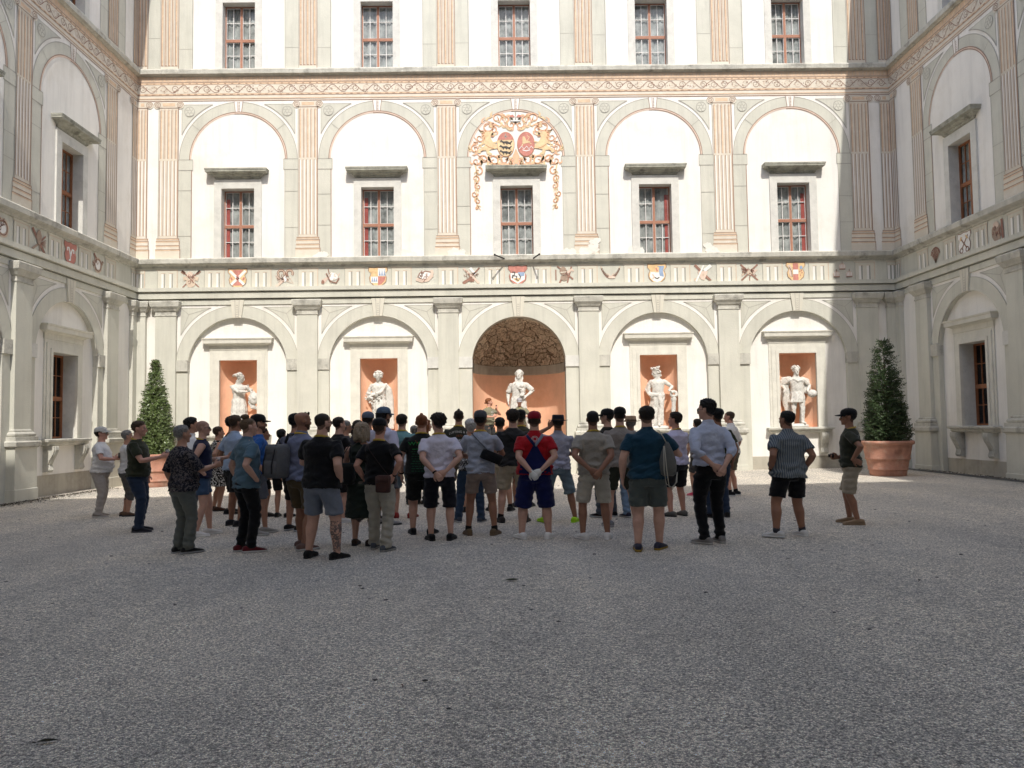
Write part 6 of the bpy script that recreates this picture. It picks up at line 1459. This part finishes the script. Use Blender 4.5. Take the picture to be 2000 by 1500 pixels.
for i, z in enumerate((1.02, 1.0, .92, .80, .68, .58, .55)):
    k = (.5, .9, 1, 1.1, 1.15, 1.0, .6)[i]; rr.append([(-.0 + .10 * s + (.115 + .02 * math.sin(5 * t + i)) * k * math.cos(t), .27 * s - .34 * s * 1.05 + (.06 + .012 * math.sin(7 * t)) * k * math.sin(t), z * s) for t in [2 * PI * j / 24 for j in range(24)]])
mb.loft(rr); prop('jacket', mb, cloth((.010, .010, .012), 'black_jacket'), d['M'], 'black jacket hanging beside the light blue shirt', 'jacket')
# ------------------------------------------------------------------ statues in the niches
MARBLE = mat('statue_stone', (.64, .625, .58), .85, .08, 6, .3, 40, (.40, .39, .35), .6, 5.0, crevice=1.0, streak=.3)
def drape(mb, prof, n=9, amp=.10, ph=0, tw=.6, seg=40, y=0):
    """folded cloth around the figure: prof of (z, rx, ry, cx, cy)"""
    rr = []
    for z, rx, ry, cx, cy in prof:
        row = []
        for j in range(seg):
            t = 2 * PI * j / seg; k = 1 + amp * (math.sin(n * t + ph + tw * z * 6) + .5 * math.sin((n * 2 - 1) * t + ph * 2 - tw * z * 4)) * min(1, (prof[0][0] - z) / .35 + .25 if prof[0][0] > prof[-1][0] else 1)
            row.append((cx + rx * k * math.cos(t), cy + ry * k * math.sin(t), z))
        rr.append(row)
    if rr[0][0][2] > rr[-1][0][2]: rr = rr[::-1]
    mb.loft(rr)
def cloak(mb, pts, w, th=.03):
    """hanging cloth strip through pts with widths"""
    mb.tube(pts, [(a, th + .012 * (i % 2)) for i, a in enumerate(w)], 16, up=(0, 1, 0), exp=2.4)
def curls(mb, c, r, n, br, seed, zmin=-.2):
    rs = np.random.default_rng(seed)
    for i in range(n):
        v = unit(rs.normal(size=3));
        if v[2] < zmin or (v[1] > .55 and v[2] < .45): v = unit(A3(v[0], -abs(v[1]), abs(v[2])))
        mb.ball(tuple(A3(*c) + v * A3(*r)), br * rs.uniform(.8, 1.2), 0, 8, 6)
def statue(x, y, z, rz, h, label, arms, legs, hy, hp, build, fem=False, base=(.42, .30, .10), lean=(0, 0)):
    s = h / 1.78; mb = MB(); AR = [arm_of(1, arms[0]), arm_of(-1, arms[1])]; LG = legs_of(dict(legs=legs))
    torso(mb, 1.10, 0, fem, .012)
    for l in LG:
        leg_loft(mb, l, 1.18); f = l['f']; A0 = l['A']; mb.tube([tuple(A0 + A3(0, 0, -.02) - f * .04), tuple(A0 + A3(0, 0, -.05) + f * .05), tuple(A3(A0[0], A0[1], .025) + f * .16)], [.036, .040, .026], 10)
    for a in AR: arm_loft(mb, a, 1.22)
    H_ = MB(); hm = head_mb(fem); H_.v = list(hm.v); H_.f = list(hm.f); H_.m = list(hm.m)
    build(mb, H_, AR, LG)
    Mh = rotM(hy, hp); H_.v = [tuple((p - NECK) * 1.16 + NECK) for p in turn(np.array(H_.v), Mh)]
    def warp(c):
        c = np.asarray(c, float).copy(); q = np.clip((c[:, 2] - .85) / .9, 0, 1.2); c[:, 0] += lean[0] * q * q + .06 * np.sin(np.clip(c[:, 2] / 1.78, 0, 1) * PI) * np.sign(lean[0] or 1); c[:, 0] *= 1.12; c[:, 1] += lean[1] * q * q; return c
    co, no, lv, ls, lt = remesh(mb, .0105, 1); co = co + no * wob(co, 3, [(20, 10, 40, .5), (-50, 30, 25, .5), (90, 60, 80, .4), (140, -90, 60, .3)], .0045)[:, None]
    parts = [(warp(co) * s, lv, ls, lt, 0)]
    co, no, lv, ls, lt = remesh(H_, .0085, 1); parts.append((warp(co) * s, lv, ls, lt, 0))
    for a in AR: co, no, lv, ls, lt = remesh(hand_mb(a, 1.2), .008, 1); parts.append((warp(co) * s, lv, ls, lt, 0))
    o = link('statue', arrays_to_mesh('statue', parts, [MARBLE])); o.location = (x, y, z + base[2]); o.rotation_euler = (0, 0, R(rz)); tag(o, label, 'statue', 'stone statues in the wall niches')
    b_ = MB(); n = 22; rr = []
    rs = np.random.default_rng(int(abs(x) * 100))
    for k, zz in ((1.0, 0), (1.03, .03), (.98, base[2] * .6), (.9, base[2]), (.7, base[2] + .02)): rr.append([(base[0] * k * math.cos(2 * PI * j / n) * (1 + rs.uniform(-.05, .05)), base[1] * k * math.sin(2 * PI * j / n) * (1 + rs.uniform(-.05, .05)), zz - base[2]) for j in range(n)])
    b_.loft(rr); b_.build('rock_base', MARBLE, o, True); return o

def b1(mb, H, AR, LG):   # lute player
    drape(mb, [(1.08, .155, .12, 0, 0), (.95, .185, .15, 0, .01), (.7, .21, .19, 0, .02), (.45, .22, .2, .02, .02), (.3, .23, .20, .04, .0), (.22, .20, .18, .05, .0)], 8, .08, .4)
    c = (AR[0]['W'] + AR[1]['W']) / 2 + A3(.0, .07, -.05)
    mb.ball(tuple(c + A3(-.10, .05, -.12)), (.15, .085, .19)); mb.tube([tuple(c + A3(-.05, .05, .02)), tuple(c + A3(.02, .05, .16)), tuple(c + A3(.05, .06, .30))], [.035, .025, .028], 10); mb.ball(tuple(c + A3(-.10, .12, -.12)), (.05, .03, .05))
    cloak(mb, [tuple(c + A3(.02, 0, -.2)), tuple(c + A3(-.08, .02, -.38)), tuple(c + A3(-.22, 0, -.44))], [.05, .08, .04], .03)
    curls(H, (0, -.01, CH + .14), (.085, .105, .10), 34, .026, 1); H.tube([(.0, -.10, CH + .17), (-.04, -.17, CH + .15), (-.07, -.22, CH + .10)], [.03, .035, .02], 8)
def b2(mb, H, AR, LG):   # grapes
    drape(mb, [(1.0, .17, .135, 0, 0), (.85, .20, .17, -.02, .01), (.6, .215, .19, -.03, .02), (.3, .22, .2, -.04, .0), (.06, .23, .20, -.04, 0)], 8, .07, 1.3)
    w = AR[1]['W']
    rs = np.random.default_rng(4)
    for i in range(46): q = rs.normal(size=3) * A3(.055, .045, .085); mb.ball(tuple(w + A3(.06, .02, -.10) + q), .026, 0, 8, 6)
    for i in range(14): q = rs.normal(size=3) * A3(.12, .05, .05); mb.ball(tuple(A3(.0, .13, 1.0) + q), .03, 0, 8, 6)
    cloak(mb, [(-.16, -.04, 1.44), (-.27, -.06, 1.25), (-.31, -.07, .95), (-.30, -.07, .6), (-.27, -.05, .2), (-.25, -.05, .04)], [.06, .10, .11, .12, .13, .12], .075)
    curls(H, (0, -.01, CH + .13), (.10, .115, .115), 62, .030, 2, -.4)
def b3(mb, H, AR, LG):   # woman with infant
    drape(mb, [(1.22, .155, .125, 0, .0), (1.08, .16, .125, 0, 0), (.9, .20, .16, 0, 0), (.6, .23, .19, 0, .02), (.3, .25, .21, 0, .0), (.03, .27, .22, 0, 0)], 9, .06, .2)
    drape(mb, [(1.45, .12, .09, 0, -.01), (1.38, .19, .125, 0, -.01), (1.25, .175, .135, 0, .0), (1.12, .165, .13, 0, 0)], 6, .035, 1)
    for a in AR:
        S, E = a['S'], a['E']; mb.tube([tuple(S), tuple(S * .5 + E * .5), tuple(S * .12 + E * .88)], [.07, .075, .082], 12)
    mb.ball((-.08, .17, 1.33), (.055, .06, .062)); mb.ball((-.10, .17, 1.20), (.062, .06, .095)); mb.tube([(-.08, .2, 1.24), (-.02, .19, 1.27)], .025, 8); mb.tube([(-.10, .19, 1.12), (-.04, .23, 1.05)], [.04, .028], 8); mb.tube([(-.13, .19, 1.12), (-.10, .25, 1.04)], [.04, .028], 8)
    cloak(mb, [(.10, .10, 1.43), (-.02, .145, 1.28), (-.16, .12, 1.12)], [.035, .05, .04], .02)
    H.ball((.0, -.025, CH + .14), (.088, .105, .112)); H.tube([(0, -.09, CH + .12), (0, -.10, CH - .02), (0, -.07, CH - .10)], [.06, .05, .03], 10)
    for q in (-1, 1): H.tube([(q * .05, .055, CH + .20), (q * .082, .0, CH + .14), (q * .07, -.03, CH + .02), (q * .06, .02, CH - .08)], [.02, .03, .032, .02], 8)
def b4(mb, H, AR, LG):   # crowned figure with pillar
    drape(mb, [(1.02, .165, .13, 0, 0), (.85, .19, .16, .02, -.02), (.6, .20, .17, .04, -.05), (.3, .21, .17, .05, -.06), (.03, .22, .18, .05, -.06)], 8, .08, 2)
    cloak(mb, [(-.03, .12, .98), (-.09, .13, .7), (-.12, .12, .3), (-.12, .10, .04)], [.05, .06, .06, .07], .04)
    cloak(mb, [(.15, .02, 1.44), (.24, -.02, 1.25), (.26, .0, 1.06), (.16, .10, .98), (-.02, .14, .98)], [.05, .05, .06, .06, .05], .03)
    w = AR[1]['W']; px, py = w[0] - .12, w[1] + .02
    mb.lathe([(.085, 0), (.09, .04), (.06, .07), (.055, .75), (.075, .80), (.08, .86), (.06, .88)], (px, py, 0), 16)
    q = [(px + .075 * math.cos(t), py + .03, .99 + .075 * math.sin(t)) for t in [2 * PI * i / 18 for i in range(19)]]; mb.tube(q, .045, 8, cap=False)
    H.lathe([(.088, .165), (.092, .20), (.10, .225), (.092, .235), (.07, .26)], (0, -.01, CH), 18)
    for i in range(8): H.ball((.088 * math.cos(i * PI / 4), -.01 + .098 * math.sin(i * PI / 4), CH + .25), (.026, .026, .032), 0, 8, 6)
    curls(H, (0, -.03, CH + .10), (.08, .085, .09), 22, .025, 5); H.tube([(.0, -.09, CH + .1), (.0, -.11, CH - .02)], [.04, .03], 8)
def b5(mb, H, AR, LG):   # wreathed figure with globe
    drape(mb, [(1.05, .16, .125, 0, 0), (.95, .185, .15, 0, 0), (.8, .20, .17, 0, .01), (.68, .21, .18, .02, .01)], 8, .08, 1)
    w = AR[1]['W'] + AR[1]['d'] * .10; mb.ball(tuple(w + A3(-.05, .06, -.03)), .125, 0, 20, 14)
    cloak(mb, [(.12, -.06, 1.46), (.28, -.10, 1.40), (.34, -.11, 1.15), (.27, -.12, .85), (.18, -.13, .5), (.12, -.12, .12)], [.06, .14, .16, .17, .15, .11], .05)
    cloak(mb, [(-.14, -.07, 1.45), (-.26, -.11, 1.36), (-.29, -.11, 1.15), (-.22, -.12, .98)], [.06, .13, .14, .11], .045); cloak(mb, [(.12, .10, 1.42), (.0, .135, 1.35), (-.14, .10, 1.38)], [.03, .04, .03], .02)
    curls(H, (0, -.015, CH + .15), (.09, .11, .10), 40, .026, 6, -.1)
    mb.tube([(-.20, -.14, .0), (-.18, -.14, .35), (-.14, -.13, .62)], [.08, .07, .06], 10)
zS = 1.39; yS = YB + .40
cx_ = [X0 + BAY * (i - 2) for i in range(5)]
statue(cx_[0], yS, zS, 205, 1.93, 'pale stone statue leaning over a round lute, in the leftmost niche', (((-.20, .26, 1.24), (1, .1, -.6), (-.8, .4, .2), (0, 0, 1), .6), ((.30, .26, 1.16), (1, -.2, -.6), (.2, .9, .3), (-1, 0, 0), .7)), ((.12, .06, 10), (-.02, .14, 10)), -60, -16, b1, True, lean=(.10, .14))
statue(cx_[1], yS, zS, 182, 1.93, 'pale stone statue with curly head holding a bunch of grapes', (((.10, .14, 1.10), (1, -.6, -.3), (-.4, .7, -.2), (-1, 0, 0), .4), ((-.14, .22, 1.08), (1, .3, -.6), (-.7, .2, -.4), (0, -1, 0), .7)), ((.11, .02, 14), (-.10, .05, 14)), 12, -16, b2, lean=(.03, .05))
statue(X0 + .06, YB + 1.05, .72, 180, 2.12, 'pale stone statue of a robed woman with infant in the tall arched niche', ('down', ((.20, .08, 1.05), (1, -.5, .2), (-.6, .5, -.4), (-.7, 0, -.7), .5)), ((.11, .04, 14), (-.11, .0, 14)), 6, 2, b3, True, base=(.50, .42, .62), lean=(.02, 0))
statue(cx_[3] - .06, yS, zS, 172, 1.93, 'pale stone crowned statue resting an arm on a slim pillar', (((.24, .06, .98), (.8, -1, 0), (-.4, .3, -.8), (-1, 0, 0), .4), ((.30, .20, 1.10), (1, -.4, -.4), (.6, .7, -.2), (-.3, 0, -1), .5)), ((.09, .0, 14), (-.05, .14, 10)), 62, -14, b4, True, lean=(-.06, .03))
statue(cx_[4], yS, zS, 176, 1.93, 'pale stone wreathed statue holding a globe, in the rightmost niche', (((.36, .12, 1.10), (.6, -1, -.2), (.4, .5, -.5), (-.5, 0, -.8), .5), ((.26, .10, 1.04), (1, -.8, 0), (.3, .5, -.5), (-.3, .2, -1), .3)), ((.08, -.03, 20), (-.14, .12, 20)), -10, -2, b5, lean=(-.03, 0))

# ------------------------------------------------------------------ potted conifers
TERRA = mat('terracotta', (.43, .215, .15), .88, .2, 5, .5, 24, (.46, .34, .27), .7, 3.0, streak=.35)
SOIL = mat('soil', (.05, .035, .025), .95, .3, 12)
BARK = mat('bark', (.09, .065, .045), .9, .3, 20, .5, 30)
def pot(x, y, label):
    b = MB(); b.lathe([(.0, 0), (.47, 0), (.485, .02), (.50, .13), (.505, .16), (.535, .175), (.54, .20), (.525, .215), (.56, .42), (.565, .46), (.60, .475), (.605, .505), (.585, .52), (.655, .88), (.66, .885), (.705, .90), (.72, .94), (.715, .98), (.69, 1.0), (.64, 1.0), (.635, .93), (.0, .93)], (0, 0, 0), 48, cap=False)
    o = b.build('terracotta_pot', TERRA, None, True); o.location = (x, y, gz(x)); tag(o, label, 'plant pot', 'terracotta pots in the courtyard corners')
    s = MB(); s.disc(0, 0, .63, .63, 0); s.v = [(p[0], p[2], .945) for p in s.v]; s.f = [f[::-1] for f in s.f]; s.build('soil', SOIL, o)
    m = MB(); 
    for k in range(7): m.strip([(-.10 + .2 * t, .70 + .045 * math.sin(k + t * 6) + (k - 3) * .012) for t in (0, .25, .5, .75, 1)], .012, -.632, 0)
    m.build('relief_mark', TERRA, o)
    return o
def conifer(x, y, zb, H, label, leafmat, n, lsz, seed, prof, fluffy):
    rs = np.random.default_rng(seed); o = tag(empty('conifer', (x, y, zb)), label, 'conifer', 'clipped conifers in pots')
    t = MB(); t.tube([(0, 0, -.05), (.01, 0, .5), (-.01, .01, 1.4), (.01, 0, 2.2), (0, 0, H * .96)], [.05, .045, .032, .02, .006], 10)
    for k in range(6): a = k * 1.05; t.tube([(0, 0, .1 + .1 * k), (.12 * math.cos(a), .12 * math.sin(a), .9 + .1 * k), (.16 * math.cos(a), .16 * math.sin(a), H * .62)], [.022, .015, .006], 6)
    t.build('trunk', BARK, o, True)
    zs = np.array([p[0] for p in prof]); rr = np.array([p[1] for p in prof])
    # twigs carry rows of leaves
    V = []; F = []; tw = MB(); cnt = 0; nt = n
    for i in range(nt):
        z = zs[-1] * (1 - math.sqrt(rs.uniform(0, 1)) ** 1.15 * 1.0) if True else 0
        z = float(np.interp(rs.uniform(0, 1), np.linspace(0, 1, 12), np.quantile(ZQ, np.linspace(0, 1, 12))) * zs[-1])
        a = rs.uniform(0, 2 * PI); R0 = float(np.interp(z, zs, rr)) * (1 + .07 * math.sin(5 * a + z * 4 + seed) + .07 * math.sin(9 * z + 3 * a)) * (1.12 if rs.uniform() < .04 else 1); q = 1 - .55 * rs.uniform(0, 1) ** 2.2
        r = R0 * q; d = A3(math.cos(a), math.sin(a), rs.uniform(-.15, .55)); d = unit(d); p0 = A3(r * math.cos(a), r * math.sin(a), z) - d * .10
        L_ = rs.uniform(.10, .19) * fluffy; up = unit(np.cross(d, rs.normal(size=3)))
        tw_on = rs.uniform() < .16
        if tw_on: tw.tube([tuple(p0 - A3(math.cos(a), math.sin(a), .3) * .14), tuple(p0), tuple(p0 + d * L_)], [.006, .004, .002], 4)
        k = 7
        for j in range(k):
            t_ = (j + rs.uniform(0, .8)) / k; c = p0 + d * (L_ * t_); sd = (1 if j % 2 else -1); w_ = np.cross(d, up); lv_ = unit(d * rs.uniform(.35, .9) + w_ * sd * rs.uniform(.5, 1) + A3(0, 0, rs.uniform(-.25, .15)))
            sz = lsz * rs.uniform(.7, 1.25); nn = unit(np.cross(lv_, up) + rs.normal(size=3) * .35); wv = unit(np.cross(lv_, nn)) * sz * .23
            o_ = len(V); V += [tuple(c), tuple(c + lv_ * sz * .5 + wv), tuple(c + lv_ * sz), tuple(c + lv_ * sz * .5 - wv)]; F.append((o_, o_ + 1, o_ + 2, o_ + 3))
    m = MB(); m.v = V; m.f = F; m.m = [0] * len(F); m.build('crown', leafmat, o); tw.build('twigs', BARK, o)
    return o
ZQ = np.array([1 - math.sqrt(u) for u in np.linspace(0.0004, 1, 400)]); ZQ = np.array([z for z in ZQ])
def leafm(name, c, rough, spec):
    m = mat(name, c, rough, .45, 3.5, spec=spec); b = m.node_tree.nodes['Principled BSDF']
    b.inputs['Transmission Weight'].default_value = 0; b.inputs['Subsurface Weight'].default_value = 0; return m
pr_ = [(0.0, .54), (.25, .57), (.7, .54), (1.2, .47), (1.8, .39), (2.3, .31), (2.65, .25), (2.9, .15), (3.02, .05)]
pl_ = [(0.0, .50), (.3, .54), (.8, .50), (1.3, .43), (1.9, .32), (2.3, .22), (2.65, .15), (2.85, .09), (3.0, .03)]
pot(10.98, 22.3, 'large terracotta pot with three ribs standing in the shaded right corner')
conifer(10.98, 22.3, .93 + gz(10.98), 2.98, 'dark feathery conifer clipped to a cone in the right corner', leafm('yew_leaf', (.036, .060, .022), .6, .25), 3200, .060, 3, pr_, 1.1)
pot(-10.75, 24.1, 'pale terracotta pot mostly hidden behind the man in olive shirt')
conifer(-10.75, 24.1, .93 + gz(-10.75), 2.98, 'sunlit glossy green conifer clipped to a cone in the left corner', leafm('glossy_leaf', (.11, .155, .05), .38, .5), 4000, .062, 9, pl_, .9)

# ------------------------------------------------------------------ litter on the gravel
LEAF = mat('dry_leaf', (.030, .028, .016), .9, .4, 20)
def leaf(x, y, r, rz, label, m=LEAF):
    b = MB(); n = 9; vs = []
    for i in range(n):
        t = i / (n - 1); w = .30 * math.sin(PI * t) ** .8
        for s in (-1, 0, 1): vs.append((r * (t * 2 - 1), r * w * s, .008 + r * (.20 * abs(s) * math.sin(PI * t) + .25 * (t - .5) ** 2)))
    b.add(vs, [(3 * i + k, 3 * i + 3 + k, 3 * i + 4 + k, 3 * i + 1 + k) for i in range(n - 1) for k in range(2)])
    b.tube([(-r, 0, .01), (-r * 1.35, r * .1, .006)], .003, 5)
    o = b.build('fallen_leaf', m, None, True); o.location = (x, y, gz(x) + .002); o.rotation_euler = (0, 0, rz); tag(o, label, 'leaf', 'fallen leaves on the gravel')
leaf(.06, 8.40, .085, .3, 'curled green grey leaf on the gravel below the crowd, in the middle', mat('grey_leaf', (.07, .08, .05), .9, .3, 20)); leaf(-2.49, 4.32, .055, .2, 'dark dry leaf on the gravel near the bottom left corner'); leaf(4.18, 7.93, .045, 1.0, 'small dark leaf on the gravel in front of the striped shirt'); leaf(3.35, 9.30, .03, .5, 'tiny dark leaf on the gravel before the tall man')
leaf(-.68, 5.1, .022, 2.0, 'small reddish leaf scrap on the bare foreground gravel', mat('rust_leaf', (.14, .055, .03), .9, .3, 20))
b = MB(); rs = np.random.default_rng(5)
for i in range(1500):
    t = rs.uniform() ** 1.2; yy = 18.2 + 5.4 * t; xx = XL + .30 + rs.exponential(.16) + .12 * rs.uniform(); sz = rs.uniform(.012, .045); a = rs.uniform(0, 6.28); zz = gz(xx) + rs.uniform(.004, .03)
    b.quad((xx, yy, zz), (xx + sz * math.cos(a), yy + sz * math.sin(a), zz + rs.uniform(0, .02)), (xx + sz * 1.3 * math.cos(a + .6), yy + sz * 1.3 * math.sin(a + .6), zz + .01), (xx + sz * .6 * math.cos(a + 1.3), yy + sz * .6 * math.sin(a + 1.3), zz))
for i in range(900):
    yy = 17 + 7.5 * rs.uniform(); xx = XR - .22 - rs.exponential(.10); sz = rs.uniform(.01, .05); a = rs.uniform(0, 6.28); zz = .014 + rs.uniform(.004, .03)
    b.quad((xx, yy, zz), (xx + sz * math.cos(a), yy + sz * math.sin(a), zz + rs.uniform(0, .02)), (xx + sz * 1.3 * math.cos(a + .6), yy + sz * 1.3 * math.sin(a + .6), zz + .01), (xx + sz * .6 * math.cos(a + 1.3), yy + sz * .6 * math.sin(a + 1.3), zz))
tag(b.build('leaf_litter', mat('litter', (.05, .04, .028), .95, .5, 9)), 'dark leaf litter and crumbs along the foot of the side walls', 'leaf litter', None, 'stuff')
# ------------------------------------------------------------------ ground, light, camera
def gravel_mat():
    m = mat('gravel_material', (0.3, 0.29, 0.27), 0.95); N = m.node_tree.nodes; L = m.node_tree.links; b = N['Principled BSDF']
    b.inputs['Specular IOR Level'].default_value = .15
    tc = N.new('ShaderNodeTexCoord')
    def noise(s, d=3):
        n = N.new('ShaderNodeTexNoise'); n.inputs['Scale'].default_value = s; n.inputs['Detail'].default_value = d; L.new(tc.outputs['Object'], n.inputs['Vector']); return n
    def ramp(a, b_, ca, cb):
        r = N.new('ShaderNodeValToRGB'); r.color_ramp.elements[0].position = a; r.color_ramp.elements[1].position = b_; r.color_ramp.elements[0].color = (*ca, 1); r.color_ramp.elements[1].color = (*cb, 1); return r
    def mul(a, c, f=1.0):
        x = N.new('ShaderNodeMix'); x.data_type = 'RGBA'; x.blend_type = 'MULTIPLY'; x.inputs['Factor'].default_value = f; L.new(a, x.inputs['A']); L.new(c, x.inputs['B']); return x.outputs['Result']
    v = N.new('ShaderNodeTexVoronoi'); v.inputs['Scale'].default_value = 95; v.inputs['Randomness'].default_value = 1; L.new(tc.outputs['Object'], v.inputs['Vector'])
    sx = N.new('ShaderNodeSeparateColor'); L.new(v.outputs['Color'], sx.inputs[0])
    r1 = ramp(.05, .95, (.17, .168, .165), (.50, .488, .462)); L.new(sx.outputs[0], r1.inputs[0])
    r2 = ramp(.15, .62, (1, 1, 1), (.35, .35, .35)); L.new(v.outputs['Distance'], r2.inputs[0])
    # distance is in cell units
    big = ramp(.35, .65, (.91, .91, .915), (1.06, 1.045, 1.02)); L.new(noise(.35, 5).outputs['Fac'], big.inputs[0])
    mid = ramp(.3, .7, (.88, .88, .88), (1.08, 1.08, 1.07)); L.new(noise(5, 6).outputs['Fac'], mid.inputs[0])
    fine = ramp(.42, .56, (.64, .64, .64), (1.08, 1.08, 1.08)); L.new(noise(38, 4).outputs['Fac'], fine.inputs[0])
    mpx = N.new('ShaderNodeMapping'); mpx.inputs['Scale'].default_value = (1, .22, 1); mpx.inputs['Rotation'].default_value = (0, 0, .35); L.new(tc.outputs['Object'], mpx.inputs['Vector'])
    nt_ = noise(.8, 4); L.new(mpx.outputs[0], nt_.inputs['Vector']); trk = ramp(.42, .62, (.90, .90, .905), (1.05, 1.04, 1.03)); L.new(nt_.outputs['Fac'], trk.inputs[0])
    c = mul(mul(mul(mul(r1.outputs[0], r2.outputs[0], .8), big.outputs[0]), mid.outputs[0]), fine.outputs[0]); c = mul(c, trk.outputs[0])
    g = N.new('ShaderNodeGamma'); g.inputs['Gamma'].default_value = 1.0; L.new(c, g.inputs[0])
    br = N.new('ShaderNodeMix'); br.data_type = 'RGBA'; br.blend_type = 'MULTIPLY'; br.inputs['Factor'].default_value = 1; br.inputs['B'].default_value = GRAV_K; L.new(g.outputs[0], br.inputs['A'])
    L.new(br.outputs['Result'], b.inputs['Base Color'])
    iv = N.new('ShaderNodeMath'); iv.operation = 'MULTIPLY_ADD'; iv.inputs[1].default_value = -.9; L.new(v.outputs['Distance'], iv.inputs[0]); L.new(noise(38, 4).outputs['Fac'], iv.inputs[2])
    bp = N.new('ShaderNodeBump'); bp.inputs['Strength'].default_value = .9; bp.inputs['Distance'].default_value = .02; L.new(iv.outputs[0], bp.inputs['Height']); L.new(bp.outputs[0], b.inputs['Normal'])
    return m
GRAV_K = (3.85, 3.66, 3.36, 1)
g = MB()
xs = [-60, XL - .3, -6, 0, 6, 10, XR + .3, 60]; ys = [-40, -.3, 10, 20, YB + .5, 70]
for j in range(len(ys) - 1):
    for i in range(len(xs) - 1):
        p = lambda x, y: (x, y, gz(max(x, XL)))
        g.quad(p(xs[i], ys[j]), p(xs[i + 1], ys[j]), p(xs[i + 1], ys[j + 1]), p(xs[i], ys[j + 1]))
GO = g.build('gravel_ground', gravel_mat()); tag(GO, kind='structure')
b = MB(); rs = np.random.default_rng(12)
for i in range(420):
    xx = rs.uniform(-11, 12); yy = 2.2 + 19 * rs.uniform() ** 1.6; sz = rs.uniform(.006, .02); a = rs.uniform(0, 6.28); zz = gz(xx) + .002; h_ = sz * rs.uniform(.25, .6); k = 6
    b.lathe([(sz, 0), (sz * 1.05, h_ * .5), (sz * .5, h_)], (xx, yy, zz), k); o_ = 3 * k + 2
    for q in range(len(b.v) - o_, len(b.v)): b.v[q] = (b.v[q][0] + (b.v[q][0] - xx) * rs.uniform(-.2, .6), b.v[q][1], b.v[q][2])
    b.m[-(2 * k + 2 * k):] = [int(rs.uniform() < .55)] * (4 * k)
tag(b.build('loose_stones', [mat('pale_pebble', (.42, .40, .37), .9, .2, 30), mat('dark_pebble', (.07, .065, .06), .9, .3, 30)]), 'loose pebbles and dark scraps scattered over the gravel', 'pebbles', None, 'stuff')
# drain strip along the right wing
d = MB(); y0 = 14.0
d.add([(XR - .62, y0, .012), (XR - .20, y0, .012), (XR - .20, YB - .3, .012), (XR - .55, YB - .3, .012)], [(0, 1, 2, 3)])
tag(d.build('drain_strip', mat('dark_paving', (.12, .12, .115), .9, .25, 6, .4, 20)), kind='structure')

W = bpy.data.worlds.new('World'); SC.world = W; W.use_nodes = True
nt = W.node_tree; sk = nt.nodes.new('ShaderNodeTexSky'); sk.sky_type = 'NISHITA'; sk.sun_disc = False
sd = -SUN
sk.sun_elevation = math.asin(sd.z); sk.sun_rotation = math.atan2(sd.x, sd.y); sk.altitude = 500; sk.dust_density = 3.2; sk.air_density = 1.3
bg = nt.nodes['Background']; bg.inputs['Strength'].default_value = SKY_S; nt.links.new(sk.outputs[0], bg.inputs['Color'])
sl = bpy.data.lights.new('sun_lamp', 'SUN'); sl.energy = SUN_E; sl.angle = R(.53); sl.color = (1, .955, .88)
so = bpy.data.objects.new('sun_lamp', sl); COL.objects.link(so); so.rotation_euler = SUN.to_track_quat('-Z', 'Y').to_euler(); so.location = (5, -20, 40)

cd = bpy.data.cameras.new('camera'); cd.sensor_width = 36; cd.lens = 1520 / 2000 * 36; cd.clip_end = 400; cd.clip_start = .05
co = bpy.data.objects.new('camera', cd); COL.objects.link(co)
def cam_matrix():
    f = 1520.; dY = Vector(((985 - 1000) / f, -(830 - 750) / f, 1)).normalized(); roll = .0135
    up = Vector((-math.sin(roll), math.cos(roll), 0)); up = (up - dY * up.dot(dY)).normalized(); dX = up.cross(dY)
    if dX.x < 0: dX = -dX
    rt = Vector((dX.x, dY.x, up.x)); u = Vector((dX.y, dY.y, up.y)); fw = Vector((dX.z, dY.z, up.z))
    m = Matrix((rt, u, -fw)).transposed().to_4x4(); m.translation = (0, 0, 1.6); return m
co.matrix_world = cam_matrix(); SC.camera = co
vs = SC.view_settings; vs.view_transform = 'Standard'; vs.look = 'None'; vs.exposure = EXPO; vs.gamma = 1; vs.use_curve_mapping = False
SC.cycles.max_bounces = 8; SC.cycles.diffuse_bounces = 5; SC.cycles.transparent_max_bounces = 8
